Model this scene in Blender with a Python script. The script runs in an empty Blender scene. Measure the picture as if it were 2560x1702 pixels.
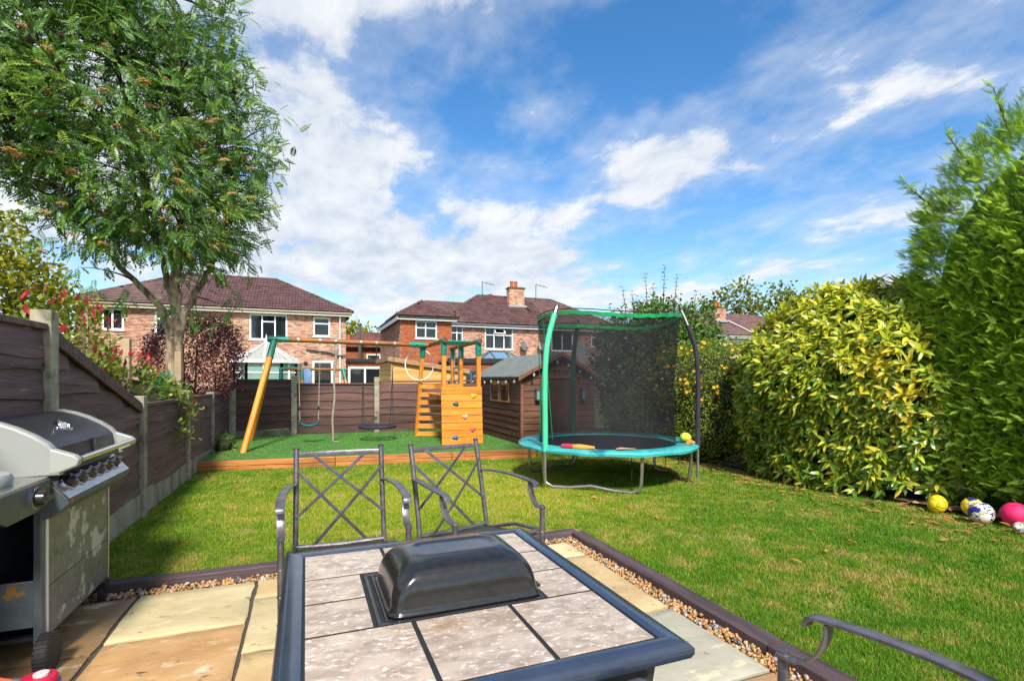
import bpy, math, random
import numpy as np
from mathutils import Vector, Matrix

RD = random.Random(11)
NR = np.random.default_rng(11)
PI = math.pi
SC = bpy.context.scene
COL = SC.collection

# ------------------------------------------------------------------ camera
EYE = 1.37
YAW = math.atan(515 / 1300)
cam_d = bpy.data.cameras.new('camera')
cam_d.sensor_width = 36.0
cam_d.lens = 36.0 * 1300 / 2560
cam_d.shift_y = 97 / 2560
cam_d.clip_start = 0.05
cam_d.clip_end = 2000
cam = bpy.data.objects.new('camera', cam_d)
COL.objects.link(cam)
cam.location = (0, 0, EYE)
cam.rotation_euler = (PI / 2, 0, -YAW)
SC.camera = cam

# ------------------------------------------------------------------ light and sky
SUN_AZ = math.radians(191)      # compass bearing of the sun, clockwise from +Y (behind the viewer, to the left)
SUN_EL = math.radians(44)
EXPOSURE = 1.72
sun_d = bpy.data.lights.new('sun', 'SUN')
sun_d.energy = 2.0
sun_d.angle = math.radians(8.0)
sun_d.color = (1.0, 0.93, 0.82)
sun = bpy.data.objects.new('sun', sun_d)
COL.objects.link(sun)
sdir = Vector((math.sin(SUN_AZ) * math.cos(SUN_EL), math.cos(SUN_AZ) * math.cos(SUN_EL), math.sin(SUN_EL)))
sun.rotation_euler = sdir.to_track_quat('Z', 'Y').to_euler()
sun.location = sdir * 40
SC.view_settings.view_transform = 'Standard'
SC.view_settings.look = 'None'
SC.view_settings.exposure = EXPOSURE
SC.view_settings.gamma = 1.0
SC.view_settings.use_curve_mapping = False
SC.cycles.use_denoising = True
SC.cycles.max_bounces = 7
SC.cycles.diffuse_bounces = 3
SC.cycles.glossy_bounces = 3
SC.cycles.transparent_max_bounces = 12
SC.cycles.caustics_reflective = False
SC.cycles.caustics_refractive = False


def nd(nt, typ, ins=None, **props):
    n = nt.nodes.new(typ)
    for k, v in props.items():
        setattr(n, k, v)
    for k, v in (ins or {}).items():
        if hasattr(v, 'links'):
            nt.links.new(v, n.inputs[k])
        else:
            n.inputs[k].default_value = v
    return n


def mth(nt, op, a, b=0.0, c=0.0, clamp=False):
    return nd(nt, 'ShaderNodeMath', {0: a, 1: b, 2: c}, operation=op, use_clamp=clamp).outputs[0]


def mixc(nt, f, a, b, blend='MIX'):
    n = nd(nt, 'ShaderNodeMix', data_type='RGBA', blend_type=blend)
    for i, v in ((0, f), (6, a), (7, b)):
        if hasattr(v, 'links'):
            nt.links.new(v, n.inputs[i])
        else:
            n.inputs[i].default_value = v if i == 0 or len(v) == 4 else (*v, 1)
    return n.outputs[2]


def build_world():
    w = bpy.data.worlds.new('World')
    SC.world = w
    w.use_nodes = True
    nt = w.node_tree
    nt.nodes.clear()
    sky = nd(nt, 'ShaderNodeTexSky', sky_type='NISHITA', sun_disc=False)
    sky.sun_elevation = SUN_EL
    sky.sun_rotation = SUN_AZ
    sky.air_density = 1.0
    sky.dust_density = 0.3
    sky.ozone_density = 2.2
    hs = nd(nt, 'ShaderNodeHueSaturation', {'Saturation': 1.30, 'Value': 0.43, 'Color': sky.outputs[0]})
    tc = nd(nt, 'ShaderNodeTexCoord')
    d = tc.outputs['Generated']
    sp = nd(nt, 'ShaderNodeSeparateXYZ', {0: d})
    x, y, z = sp.outputs
    zc = mth(nt, 'ADD', mth(nt, 'MAXIMUM', z, 0.0), 0.16)
    pv = nd(nt, 'ShaderNodeCombineXYZ', {0: mth(nt, 'DIVIDE', x, zc), 1: mth(nt, 'DIVIDE', y, zc), 2: 0.0}).outputs[0]
    n1 = nd(nt, 'ShaderNodeTexNoise', {'Vector': pv, 'Scale': 1.7, 'Detail': 9.0, 'Roughness': 0.6, 'Distortion': 0.15}).outputs[0]
    mp = nd(nt, 'ShaderNodeMapping', {'Vector': pv, 'Scale': (1.3, 0.75, 1), 'Rotation': (0, 0, 0.5)})
    n2 = nd(nt, 'ShaderNodeTexNoise', {'Vector': mp.outputs[0], 'Scale': 4.6, 'Detail': 9.0, 'Roughness': 0.62, 'Distortion': 0.25}).outputs[0]
    az = mth(nt, 'ARCTAN2', x, y)
    el = mth(nt, 'ARCSINE', z)
    # banks of cloud and the blue gaps between them: (bearing, height, half-width, half-height in degrees, tilt, weight)
    banks = [(1.5, 23, 10, 9, 0, .62), (4, 12, 15, 5, 0, .66), (21, 12.5, 15, 3.6, 0, .85), (1, 37, 9, 6, 0.2, .5),
             (17, 36, 6, 6, -.2, .62), (30, 37, 5, 2.8, -.3, .55), (37.5, 21.5, 8, 3.0, .12, 1.15), (18.5, 21.5, 2.8, 1.4, .2, .55),
             (26.0, 27.5, 3.5, 1.6, .2, .45), (57, 27, 13, 14, .4, -.10), (56, 12, 7, 6, -.5, .28), (-22, 22, 12, 16, 0, .65),
             (27, 22, 7, 5, 0, -.55), (14.5, 29, 6, 3.6, 0, -.45), (22, 30, 7, 5, 0, -.35), (41, 15.5, 9, 2.4, 0, -.40), (38, 31, 8, 5.5, 0, -.75), (50, 22, 4, 6, 0, -.35),
             (150, 35, 45, 22, 0, .65), (-110, 30, 40, 22, 0, .65), (100, 30, 20, 14, 0, .45)]  # out of view; clouds behind the viewer weighted up to add fill light
    tot = None
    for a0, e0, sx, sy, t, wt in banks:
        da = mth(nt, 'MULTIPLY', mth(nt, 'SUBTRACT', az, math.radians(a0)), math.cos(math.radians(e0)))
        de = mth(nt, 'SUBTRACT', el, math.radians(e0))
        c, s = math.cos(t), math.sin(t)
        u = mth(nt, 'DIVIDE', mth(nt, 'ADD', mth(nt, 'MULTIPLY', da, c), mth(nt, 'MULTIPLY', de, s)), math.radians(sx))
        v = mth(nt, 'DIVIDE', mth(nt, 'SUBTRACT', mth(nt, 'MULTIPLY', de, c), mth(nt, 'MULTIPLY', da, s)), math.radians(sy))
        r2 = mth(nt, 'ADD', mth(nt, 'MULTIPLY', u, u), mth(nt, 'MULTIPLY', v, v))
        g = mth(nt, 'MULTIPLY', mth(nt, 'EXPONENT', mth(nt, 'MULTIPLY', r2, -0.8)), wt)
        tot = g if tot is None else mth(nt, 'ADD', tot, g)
    nn = mth(nt, 'ADD', mth(nt, 'MULTIPLY', n1, 1.9), mth(nt, 'MULTIPLY', n2, 0.75))
    den = mth(nt, 'ADD', mth(nt, 'MULTIPLY', tot, 0.80), mth(nt, 'MULTIPLY', mth(nt, 'SUBTRACT', nn, 1.27), 1.7))
    cov = nd(nt, 'ShaderNodeMapRange', {0: den, 1: 0.06, 2: 0.66, 3: 0.0, 4: 1.0}, interpolation_type='SMOOTHSTEP').outputs[0]
    veil = nd(nt, 'ShaderNodeMapRange', {0: den, 1: -0.45, 2: 0.4, 3: 0.0, 4: 0.34}, interpolation_type='SMOOTHSTEP').outputs[0]
    lum = nd(nt, 'ShaderNodeMapRange', {0: mth(nt, 'ADD', mth(nt, 'MULTIPLY', n2, 0.9), mth(nt, 'MULTIPLY', n1, 0.6)), 1: 0.55, 2: 0.95, 3: 0.0, 4: 1.0}).outputs[0]
    grey = mixc(nt, lum, (1.22, 1.38, 1.62), (2.06, 2.09, 2.12))
    haze = mth(nt, 'MULTIPLY', mth(nt, 'EXPONENT', mth(nt, 'MULTIPLY', mth(nt, 'MAXIMUM', el, 0.0), -9.0)), 0.45)
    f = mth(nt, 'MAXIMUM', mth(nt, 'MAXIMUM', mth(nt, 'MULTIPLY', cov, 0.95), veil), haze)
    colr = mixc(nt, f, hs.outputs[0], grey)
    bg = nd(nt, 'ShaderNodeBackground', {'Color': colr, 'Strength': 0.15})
    out = nd(nt, 'ShaderNodeOutputWorld')
    nt.links.new(bg.outputs[0], out.inputs[0])


build_world()

# ------------------------------------------------------------------ materials
MATS = {}


def pmat(name, c1, c2=None, scale=6.0, stretch=(1, 1, 1), rough=.7, rvar=.1, bump=.15, bscale=None, metal=0.0, rnd=.12,
         spots=None, island=0.0, coat=0.0, lo=.35, hi=.65, spec=.5, world=False, hue=0.0):
    """procedural surface: two tones mixed by stretched noise, per-object (or per-piece) variation, fine relief"""
    if name in MATS:
        return MATS[name]
    m = bpy.data.materials.new(name)
    MATS[name] = m
    m.use_nodes = True
    nt = m.node_tree
    nt.nodes.clear()
    c2 = c2 or tuple(v * .7 for v in c1)
    oi = nd(nt, 'ShaderNodeObjectInfo')
    if world:
        vec = nd(nt, 'ShaderNodeNewGeometry').outputs['Position']
    else:
        tc = nd(nt, 'ShaderNodeTexCoord')
        off = mth(nt, 'MULTIPLY', oi.outputs['Random'], 37.0)
        vec = nd(nt, 'ShaderNodeVectorMath', {0: tc.outputs['Object'], 1: off}, operation='ADD').outputs[0]
    mp = nd(nt, 'ShaderNodeMapping', {'Vector': vec, 'Scale': stretch})
    n1 = nd(nt, 'ShaderNodeTexNoise', {'Vector': mp.outputs[0], 'Scale': scale, 'Detail': 7.0, 'Roughness': .62, 'Distortion': .3})
    f = nd(nt, 'ShaderNodeMapRange', {0: n1.outputs[0], 1: lo, 2: hi}).outputs[0]
    colr = mixc(nt, f, c1, c2)
    if spots:                                    # (colour, scale, threshold, softness): stains, lichen, wear
        for sc_, ss, th, so in spots:
            n3 = nd(nt, 'ShaderNodeTexNoise', {'Vector': mp.outputs[0], 'Scale': ss, 'Detail': 5.0, 'Roughness': .6})
            g = nd(nt, 'ShaderNodeMapRange', {0: n3.outputs[0], 1: th, 2: th + so}).outputs[0]
            colr = mixc(nt, g, colr, sc_)
    val = mth(nt, 'ADD', 1.0 - rnd, mth(nt, 'MULTIPLY', oi.outputs['Random'], 2 * rnd))
    hu = 0.5
    if island:
        isl = nd(nt, 'ShaderNodeNewGeometry').outputs['Random Per Island']
        val = mth(nt, 'MULTIPLY', val, mth(nt, 'ADD', 1.0 - island, mth(nt, 'MULTIPLY', isl, 2 * island)))
        if hue:
            r2 = mth(nt, 'FRACT', mth(nt, 'MULTIPLY', isl, 17.31))
            hu = mth(nt, 'ADD', 0.5 - hue, mth(nt, 'MULTIPLY', r2, 2 * hue))
    hsv = nd(nt, 'ShaderNodeHueSaturation', {'Hue': hu, 'Value': val, 'Color': colr})
    n2 = nd(nt, 'ShaderNodeTexNoise', {'Vector': mp.outputs[0], 'Scale': bscale or scale * 4, 'Detail': 6.0, 'Roughness': .65})
    ro = mth(nt, 'ADD', rough - rvar, mth(nt, 'MULTIPLY', n2.outputs[0], 2 * rvar), clamp=True)
    ins = {'Base Color': hsv.outputs[0], 'Roughness': ro, 'Metallic': metal, 'Specular IOR Level': spec, 'Coat Weight': coat, 'Coat Roughness': .12}
    if bump:
        bp = nd(nt, 'ShaderNodeBump', {'Strength': min(bump, 1.0), 'Distance': .01 if name != 'bark' else .05, 'Height': n2.outputs[0]})
        ins['Normal'] = bp.outputs[0]
    b = nd(nt, 'ShaderNodeBsdfPrincipled', ins)
    o = nd(nt, 'ShaderNodeOutputMaterial')
    nt.links.new(b.outputs[0], o.inputs[0])
    return m


def leafmat(name, c1, c2, c3=None, gloss=.35, trans=.35, var=.25, pos=1.3):
    """leaf: tone per leaf (random per island), tone patches through the crown, light passing through"""
    if name in MATS:
        return MATS[name]
    m = bpy.data.materials.new(name)
    MATS[name] = m
    m.use_nodes = True
    nt = m.node_tree
    nt.nodes.clear()
    geo = nd(nt, 'ShaderNodeNewGeometry')
    isl = geo.outputs['Random Per Island']
    n1 = nd(nt, 'ShaderNodeTexNoise', {'Vector': geo.outputs['Position'], 'Scale': pos, 'Detail': 3.0})
    f = mth(nt, 'ADD', mth(nt, 'MULTIPLY', isl, .6), mth(nt, 'MULTIPLY', mth(nt, 'SUBTRACT', n1.outputs[0], .3), 1.0), clamp=True)
    colr = mixc(nt, f, c1, c2)
    if c3:
        g = nd(nt, 'ShaderNodeMapRange', {0: mth(nt, 'FRACT', mth(nt, 'MULTIPLY', isl, 13.7)), 1: .8, 2: .9}).outputs[0]
        colr = mixc(nt, g, colr, c3)
    val = mth(nt, 'ADD', 1 - var, mth(nt, 'MULTIPLY', mth(nt, 'FRACT', mth(nt, 'MULTIPLY', isl, 7.13)), 2 * var))
    hsv = nd(nt, 'ShaderNodeHueSaturation', {'Value': val, 'Color': colr})
    b = nd(nt, 'ShaderNodeBsdfPrincipled', {'Base Color': hsv.outputs[0], 'Roughness': gloss, 'Specular IOR Level': .45})
    t = nd(nt, 'ShaderNodeBsdfTranslucent', {'Color': hsv.outputs[0]})
    mx = nd(nt, 'ShaderNodeMixShader', {0: trans, 1: b.outputs[0], 2: t.outputs[0]})
    o = nd(nt, 'ShaderNodeOutputMaterial')
    nt.links.new(mx.outputs[0], o.inputs[0])
    return m


def netmat(name, colr, alpha, thread=0.0):
    """woven net: a share of the surface is open"""
    m = bpy.data.materials.new(name)
    MATS[name] = m
    m.use_nodes = True
    nt = m.node_tree
    nt.nodes.clear()
    b = nd(nt, 'ShaderNodeBsdfPrincipled', {'Base Color': (*colr, 1), 'Roughness': .7, 'Specular IOR Level': .3})
    t = nd(nt, 'ShaderNodeBsdfTransparent')
    tc = nd(nt, 'ShaderNodeTexCoord')
    n = nd(nt, 'ShaderNodeTexNoise', {'Vector': tc.outputs['Object'], 'Scale': 2.2, 'Detail': 4.0})
    f = mth(nt, 'ADD', alpha - .12, mth(nt, 'MULTIPLY', n.outputs[0], .24))
    mx = nd(nt, 'ShaderNodeMixShader', {0: f, 1: t.outputs[0], 2: b.outputs[0]})
    o = nd(nt, 'ShaderNodeOutputMaterial')
    nt.links.new(mx.outputs[0], o.inputs[0])
    return m


def glassmat(name, tint, see=.55, rough=.03):
    m = bpy.data.materials.new(name)
    MATS[name] = m
    m.use_nodes = True
    nt = m.node_tree
    nt.nodes.clear()
    b = nd(nt, 'ShaderNodeBsdfPrincipled', {'Base Color': (*tint, 1), 'Roughness': rough, 'Specular IOR Level': .9})
    t = nd(nt, 'ShaderNodeBsdfTransparent', {'Color': (.8, .84, .84, 1)})
    mx = nd(nt, 'ShaderNodeMixShader', {0: 1 - see, 1: t.outputs[0], 2: b.outputs[0]})
    o = nd(nt, 'ShaderNodeOutputMaterial')
    nt.links.new(mx.outputs[0], o.inputs[0])
    return m


wood_l = dict(stretch=(1, 12, 12), scale=1.6)
pmat('fence_dark', (.150, .084, .082), (.056, .031, .034), scale=1.5, stretch=(1, 9, 14), rough=.62, bump=.5, bscale=5, rnd=.22,
     spots=[((.30, .25, .24), 2.6, .66, .04), ((.016, .010, .011), 2.0, .62, .08), ((.10, .11, .05), 1.1, .68, .08)])
pmat('fence_brown', (.150, .070, .055), (.072, .033, .028), scale=1.5, stretch=(1, 9, 14), rough=.66, bump=.45, bscale=5, rnd=.2,
     spots=[((.17, .10, .08), 2.4, .70, .06)])
pmat('concrete', (.40, .36, .27), (.24, .21, .15), scale=9, rough=.9, bump=.35, bscale=60, rnd=.08,
     spots=[((.10, .105, .06), 5, .56, .12), ((.48, .46, .42), 28, .66, .05)])
pmat('gravel_board', (.36, .34, .27), (.20, .20, .13), scale=6, stretch=(1, 1, .35), rough=.92, bump=.3, bscale=50, spots=[((.09, .11, .03), 3, .55, .14)])
pmat('sleeper_dark', (.105, .070, .075), (.045, .030, .034), scale=1.6, stretch=(1, 10, 10), rough=.66, bump=.5, bscale=6, rnd=.15)
pmat('sleeper_side', (.20, .10, .035), (.07, .035, .018), scale=2, stretch=(1, 8, 8), rough=.75, bump=.4, bscale=6)
pmat('sleeper_orange', (.56, .22, .055), (.26, .085, .02), scale=1.4, stretch=(1, 9, 9), rough=.62, bump=.5, bscale=5, rnd=.12)
pmat('play_wood', (.76, .295, .032), (.52, .165, .014), scale=1.3, stretch=(1, 10, 10), rough=.5, bump=.25, bscale=6, rnd=.10,
     spots=[((.30, .09, .012), 3.5, .68, .05)])
pmat('play_beam', (.40, .145, .028), (.19, .055, .012), scale=1.4, stretch=(1, 9, 9), rough=.5, bump=.3, bscale=6, rnd=.08)
pmat('end_grain', (.26, .10, .03), (.07, .028, .012), scale=9, rough=.8)
pmat('green_plastic', (.010, .235, .150), (.008, .17, .11), scale=4, rough=.42, bump=.05)
pmat('green_sleeve', (.060, .56, .30), (.045, .46, .24), scale=3, rough=.55, bump=.12, bscale=9)
pmat('green_band', (.012, .33, .11), (.006, .20, .06), scale=9, rough=.42, bump=.5, bscale=14)
pmat('dark_green_sleeve', (.012, .25, .13), (.008, .17, .09), scale=5, rough=.6, bump=.1)
pmat('black_foam', (.040, .030, .055), (.022, .018, .03), scale=8, rough=.85, bump=.4, bscale=60)
pmat('pad_teal', (.055, .42, .40), (.035, .31, .32), scale=3.2, rough=.45, bump=.25, bscale=7, spots=[((.012, .12, .20), 2.6, .56, .1)])
pmat('mat_black', (.016, .017, .02), (.010, .010, .012), scale=20, rough=.65, bump=.2, bscale=160)
pmat('galvanised', (.50, .50, .50), (.34, .33, .33), scale=9, rough=.36, metal=.85, bump=.08, spots=[((.28, .15, .07), 9, .66, .06)])
pmat('black_metal', (.020, .022, .026), (.013, .013, .016), scale=9, rough=.32, bump=.1, bscale=60, coat=.3)
pmat('chair_metal', (.20, .185, .205), (.10, .092, .105), scale=14, rough=.34, bump=.15, bscale=50, metal=.55,
     spots=[((.13, .09, .07), 10, .66, .06)])
pmat('table_frame', (.030, .042, .072), (.022, .030, .052), scale=8, rough=.20, rvar=.12, bump=.15, bscale=22, coat=.5)
pmat('lid_enamel', (.012, .012, .012), (.020, .019, .018), scale=60, rough=.17, rvar=.05, bump=.05, bscale=240, coat=.5,
     spots=[((.22, .21, .19), 260, .715, .03)])
pmat('table_tile', (.50, .405, .32), (.34, .265, .205), scale=13, stretch=(1, 1.7, 1), rough=.30, rvar=.14, bump=.12, bscale=30, rnd=.05, lo=.42, hi=.60,
     spots=[((.64, .57, .50), 42, .57, .05), ((.27, .21, .165), 24, .63, .04), ((.34, .21, .11), 3.0, .66, .1)])
pmat('seat_fabric', (.045, .048, .055), (.03, .03, .036), scale=80, rough=.8, bump=.3, bscale=200)
pmat('grey_cap', (.36, .385, .365), (.30, .32, .31), scale=3, rough=.42, bump=.05)
pmat('lid_steel', (.040, .040, .046), (.022, .022, .026), scale=3, stretch=(1, .3, 1), rough=.40, rvar=.10, metal=.1, bump=.06, spec=.35)
pmat('steel', (.56, .56, .55), (.42, .42, .42), scale=3, stretch=(1, .2, 1), rough=.27, rvar=.1, metal=.9, bump=.06, bscale=40)
pmat('chrome', (.75, .75, .76), (.68, .68, .70), scale=3, rough=.10, metal=1.0, bump=0)
pmat('door_steel', (.20, .205, .215), (.125, .125, .13), scale=26, rough=.42, metal=.25, bump=.10, bscale=90,
     spots=[((.46, .47, .50), 5.5, .56, .05), ((.07, .07, .07), 4.0, .64, .1)])
pmat('blue_grey_steel', (.105, .135, .155), (.07, .09, .105), scale=6, rough=.4, metal=.4, bump=.1, spots=[((.30, .15, .03), 7, .63, .06)])
pmat('black_plastic', (.014, .014, .016), (.02, .02, .024), scale=12, rough=.30, bump=.05)
pmat('rubber', (.012, .012, .013), (.02, .02, .021), scale=30, rough=.7, bump=.2)
pmat('blue_plastic', (.02, .05, .14), (.015, .035, .10), scale=5, rough=.35)
pmat('hose_orange', (.80, .13, .05), (.65, .09, .03), scale=6, rough=.4, bump=.05)
pmat('red_plastic', (.60, .01, .06), (.5, .01, .05), scale=6, rough=.3, bump=0)
pmat('gas_blue', (.03, .09, .30), (.02, .07, .24), scale=5, rough=.45)
for nm, a, b in (('stone_cream', (.66, .56, .32), (.50, .41, .22)), ('stone_orange', (.58, .36, .16), (.43, .24, .10)),
                 ('stone_buff', (.62, .46, .24), (.48, .33, .16)), ('stone_grey', (.44, .42, .33), (.34, .32, .24)), ('stone_brown', (.40, .24, .10), (.24, .15, .07))):
    pmat(nm, a, b, scale=2.6, stretch=(1, 1.7, 1), rough=.55, rvar=.2, bump=.45, bscale=16, rnd=.10,
         spots=[((.12, .095, .05), 9, .63, .07), ((.66, .55, .36), 5, .60, .1)])
pmat('joint', (.085, .075, .06), (.05, .045, .036), scale=40, rough=.95, bump=.3)
pmat('gravel_bed', (.22, .13, .06), (.12, .08, .04), scale=60, rough=.95)
pmat('gravel_stone', (.56, .30, .11), (.46, .27, .12), scale=30, rough=.62, island=.45, hue=.02, bump=.15,
     spots=[((.42, .40, .37), 16, .56, .02), ((.10, .11, .13), 13, .62, .02)])
pmat('soil', (.13, .085, .045), (.065, .043, .026), scale=9, rough=.95, bump=.6, bscale=40, world=True)
pmat('far_ground', (.09, .12, .035), (.13, .11, .06), scale=.35, rough=.95, world=True)
pmat('turf', (.088, .22, .036), (.058, .16, .028), scale=1.2, rough=.8, bump=.7, bscale=120, world=True,
     spots=[((.17, .11, .03), 1.3, .66, .08)])
pmat('turf_blade', (.10, .27, .04), (.065, .19, .03), scale=1.0, rough=.55, bump=0, island=.4, world=True)
pmat('shed_brown', (.155, .066, .036), (.075, .030, .018), scale=1.5, stretch=(1, 9, 12), rough=.6, bump=.4, bscale=5, rnd=.16)
pmat('shed_side', (.135, .056, .032), (.060, .025, .016), scale=1.5, stretch=(1, 9, 12), rough=.6, bump=.4, bscale=5, rnd=.2,
     spots=[((.028, .022, .012), 1.1, .60, .1)])
pmat('shed_trim', (.24, .105, .055), (.14, .055, .03), scale=2, stretch=(1, 8, 8), rough=.6)
pmat('frame_pine', (.48, .25, .12), (.33, .15, .07), scale=3, stretch=(1, 8, 8), rough=.6)
pmat('felt', (.20, .225, .205), (.14, .16, .15), scale=4, rough=.9, bump=.5, bscale=180, spots=[((.26, .26, .2), 3, .6, .1)])
pmat('cabin_wood', (.72, .42, .13), (.55, .28, .075), scale=1.4, stretch=(1, 8, 10), rough=.6, bump=.2, bscale=6, rnd=.09)
pmat('cabin_trim', (.46, .27, .13), (.33, .19, .10), scale=2, stretch=(1, 8, 8), rough=.7)
pmat('upvc', (.80, .81, .81), (.74, .75, .75), scale=2, rough=.35, bump=0, rnd=.03)
pmat('fascia_cream', (.74, .70, .60), (.66, .61, .5), scale=2, rough=.5, bump=0, rnd=.03)
pmat('brick_pale', (.64, .37, .255), (.50, .25, .17), scale=1.0, rough=.85, bump=.25, bscale=30, island=.42, hue=.018,
     spots=[((.62, .42, .29), 2.2, .55, .12)])
pmat('brick_orange', (.46, .125, .045), (.38, .095, .035), scale=1.0, rough=.85, bump=.2, bscale=30, island=.18, hue=.008)
pmat('mortar', (.66, .57, .47), (.56, .47, .38), scale=8, rough=.95)
pmat('mortar_red', (.46, .27, .18), (.38, .22, .15), scale=8, rough=.95)
pmat('roof_tile', (.145, .074, .070), (.085, .044, .045), scale=2.5, rough=.62, bump=.25, bscale=20, island=.25, rnd=.2, world=True,
     spots=[((.20, .12, .03), 1.0, .70, .05)])
pmat('roof_tile_red', (.20, .062, .050), (.12, .04, .036), scale=2.5, rough=.7, bump=.2, bscale=20, island=.25, rnd=.2, world=True)
pmat('roof_under', (.045, .026, .026), (.03, .018, .018), scale=3, rough=.9)
pmat('ridge_tile', (.115, .075, .055), (.07, .045, .035), scale=5, rough=.85, bump=.3, rnd=.2)
pmat('lead', (.40, .43, .47), (.30, .32, .36), scale=6, rough=.5, metal=.3)
pmat('chimney_pot', (.55, .11, .04), (.42, .08, .03), scale=6, rough=.8)
pmat('moss', (.14, .12, .02), (.07, .07, .015), scale=14, rough=.95, bump=.6)
pmat('gutter_black', (.016, .017, .02), (.022, .022, .026), scale=6, rough=.4)
pmat('curtain', (.60, .58, .55), (.42, .41, .40), scale=9, stretch=(6, 1, .2), rough=.9)
pmat('blind_mauve', (.30, .20, .235), (.26, .17, .2), scale=3, rough=.8)
pmat('room_dark', (.045, .045, .05), (.025, .025, .03), scale=2, rough=.9)
pmat('blue_paint', (.045, .115, .17), (.035, .09, .14), scale=4, rough=.45)
pmat('bark', (.46, .35, .23), (.13, .09, .06), lo=.42, hi=.60, scale=9, stretch=(1, 1, .28), rough=.85, bump=1.0, bscale=14, spots=[((.46, .38, .27), 7, .60, .08), ((.06, .045, .035), 4, .66, .06)])
pmat('bark_dark', (.085, .055, .036), (.045, .03, .02), scale=8, rough=.9, bump=.5)
pmat('twig', (.10, .075, .03), (.06, .045, .02), scale=9, rough=.9)
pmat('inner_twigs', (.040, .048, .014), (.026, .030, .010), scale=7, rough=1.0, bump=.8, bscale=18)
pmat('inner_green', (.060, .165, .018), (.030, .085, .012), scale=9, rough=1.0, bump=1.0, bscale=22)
pmat('weathered_post', (.42, .32, .19), (.28, .2, .12), scale=2, stretch=(1, 8, 1), rough=.85, bump=.4)
pmat('pole_wood', (.12, .09, .07), (.08, .06, .05), scale=2, rough=.9)
pmat('white_plastic', (.82, .83, .85), (.76, .77, .8), scale=3, rough=.35, bump=0)
pmat('rope', (.46, .40, .32), (.26, .22, .17), scale=30, stretch=(1, 1, 2), rough=.9, bump=.5)
pmat('rope_black', (.02, .02, .023), (.035, .035, .04), scale=40, rough=.85)
pmat('seat_blue_green', (.018, .135, .17), (.012, .10, .13), scale=5, rough=.4)
pmat('hold_yellow', (.80, .60, .06), (.7, .5, .05), scale=9, rough=.6)
pmat('hold_teal', (.01, .13, .17), (.01, .1, .13), scale=9, rough=.6)
pmat('hold_white', (.75, .62, .56), (.65, .3, .26), scale=7, rough=.6)
pmat('hold_red', (.62, .05, .09), (.7, .45, .42), scale=7, rough=.6)
pmat('hold_blue', (.02, .19, .55), (.02, .15, .45), scale=9, rough=.6)
pmat('lamp_metal', (.10, .14, .155), (.07, .1, .11), scale=6, rough=.4, metal=.4)
pmat('bulb', (.36, .39, .42), (.28, .31, .34), scale=3, rough=.08, bump=0)
pmat('bunting', (.70, .40, .08), (.55, .28, .06), scale=6, rough=.8)
pmat('dish_grey', (.17, .18, .20), (.13, .14, .16), scale=6, rough=.6)
pmat('dish_pale', (.48, .48, .47), (.42, .42, .41), scale=6, rough=.6)
pmat('dark_metal', (.05, .05, .055), (.03, .03, .034), scale=6, rough=.5, metal=.5)
pmat('cloth_blue', (.30, .45, .75), (.22, .36, .65), scale=4, rough=.9)
pmat('cloth_stripe', (.42, .42, .45), (.20, .20, .23), scale=9, stretch=(.2, .2, 6), rough=.9)
pmat('toy_orange', (.85, .30, .05), (.8, .24, .04), scale=8, rough=.8)
pmat('toy_red', (.70, .03, .08), (.6, .02, .07), scale=8, rough=.7)
pmat('toy_yellow', (.62, .66, .08), (.5, .55, .05), scale=20, rough=.9)
pmat('toy_tan', (.50, .27, .15), (.42, .22, .12), scale=8, rough=.8)
pmat('pink_rubber', (.75, .015, .13), (.62, .01, .10), scale=26, rough=.62, bump=.3, bscale=120)
pmat('flower_yellow', (.88, .52, .02), (.85, .40, .015), scale=12, rough=.6, bump=0, rnd=.15)
pmat('berry', (.55, .29, .11), (.42, .20, .07), scale=30, rough=.6, island=.3)
pmat('dead_leaf', (.46, .22, .05), (.28, .12, .035), scale=9, rough=.7, island=.4, hue=.03)
glassmat('pane', (.020, .026, .032), see=.42)
glassmat('pane_green', (.20, .36, .31), see=.12, rough=.15)
glassmat('pane_roof', (.40, .41, .37), see=.15, rough=.25)
glassmat('pane_sky', (.16, .30, .42), see=.15, rough=.08)
netmat('net_black', (.012, .012, .016), .60)

leafmat('leaf_rowan', (.060, .165, .032), (.17, .34, .05), (.23, .39, .15), gloss=.40, trans=.35)  # third tone paints pale grey-green leaf highlights into the colour
leafmat('leaf_rowan_light', (.14, .27, .03), (.27, .37, .035), gloss=.45, trans=.4)
leafmat('leaf_conifer', (.12, .29, .016), (.37, .56, .03), (.50, .62, .045), gloss=.6, trans=.22, pos=1.9)
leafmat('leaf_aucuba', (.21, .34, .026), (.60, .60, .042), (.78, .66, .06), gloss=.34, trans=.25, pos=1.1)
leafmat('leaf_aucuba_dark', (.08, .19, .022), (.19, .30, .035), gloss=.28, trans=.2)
leafmat('leaf_hyper', (.10, .19, .022), (.28, .35, .04), (.38, .4, .05), gloss=.5, trans=.3)
leafmat('leaf_shrub', (.05, .13, .022), (.13, .24, .036), (.2, .31, .05), gloss=.38, trans=.3)
leafmat('leaf_box', (.09, .16, .03), (.22, .30, .07), gloss=.5, trans=.3)
leafmat('leaf_photinia', (.075, .17, .018), (.27, .31, .03), (.30, .34, .07), gloss=.3, trans=.35)
leafmat('leaf_red', (.42, .025, .035), (.62, .06, .07), gloss=.3, trans=.4)
leafmat('leaf_maple', (.17, .030, .055), (.34, .085, .10), (.08, .10, .032), gloss=.5, trans=.4)
leafmat('leaf_lime', (.20, .24, .014), (.42, .40, .02), (.12, .16, .015), gloss=.5, trans=.4, pos=.5)
leafmat('leaf_far', (.10, .15, .018), (.25, .27, .03), (.15, .18, .025), gloss=.5, trans=.4, pos=.4)


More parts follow.
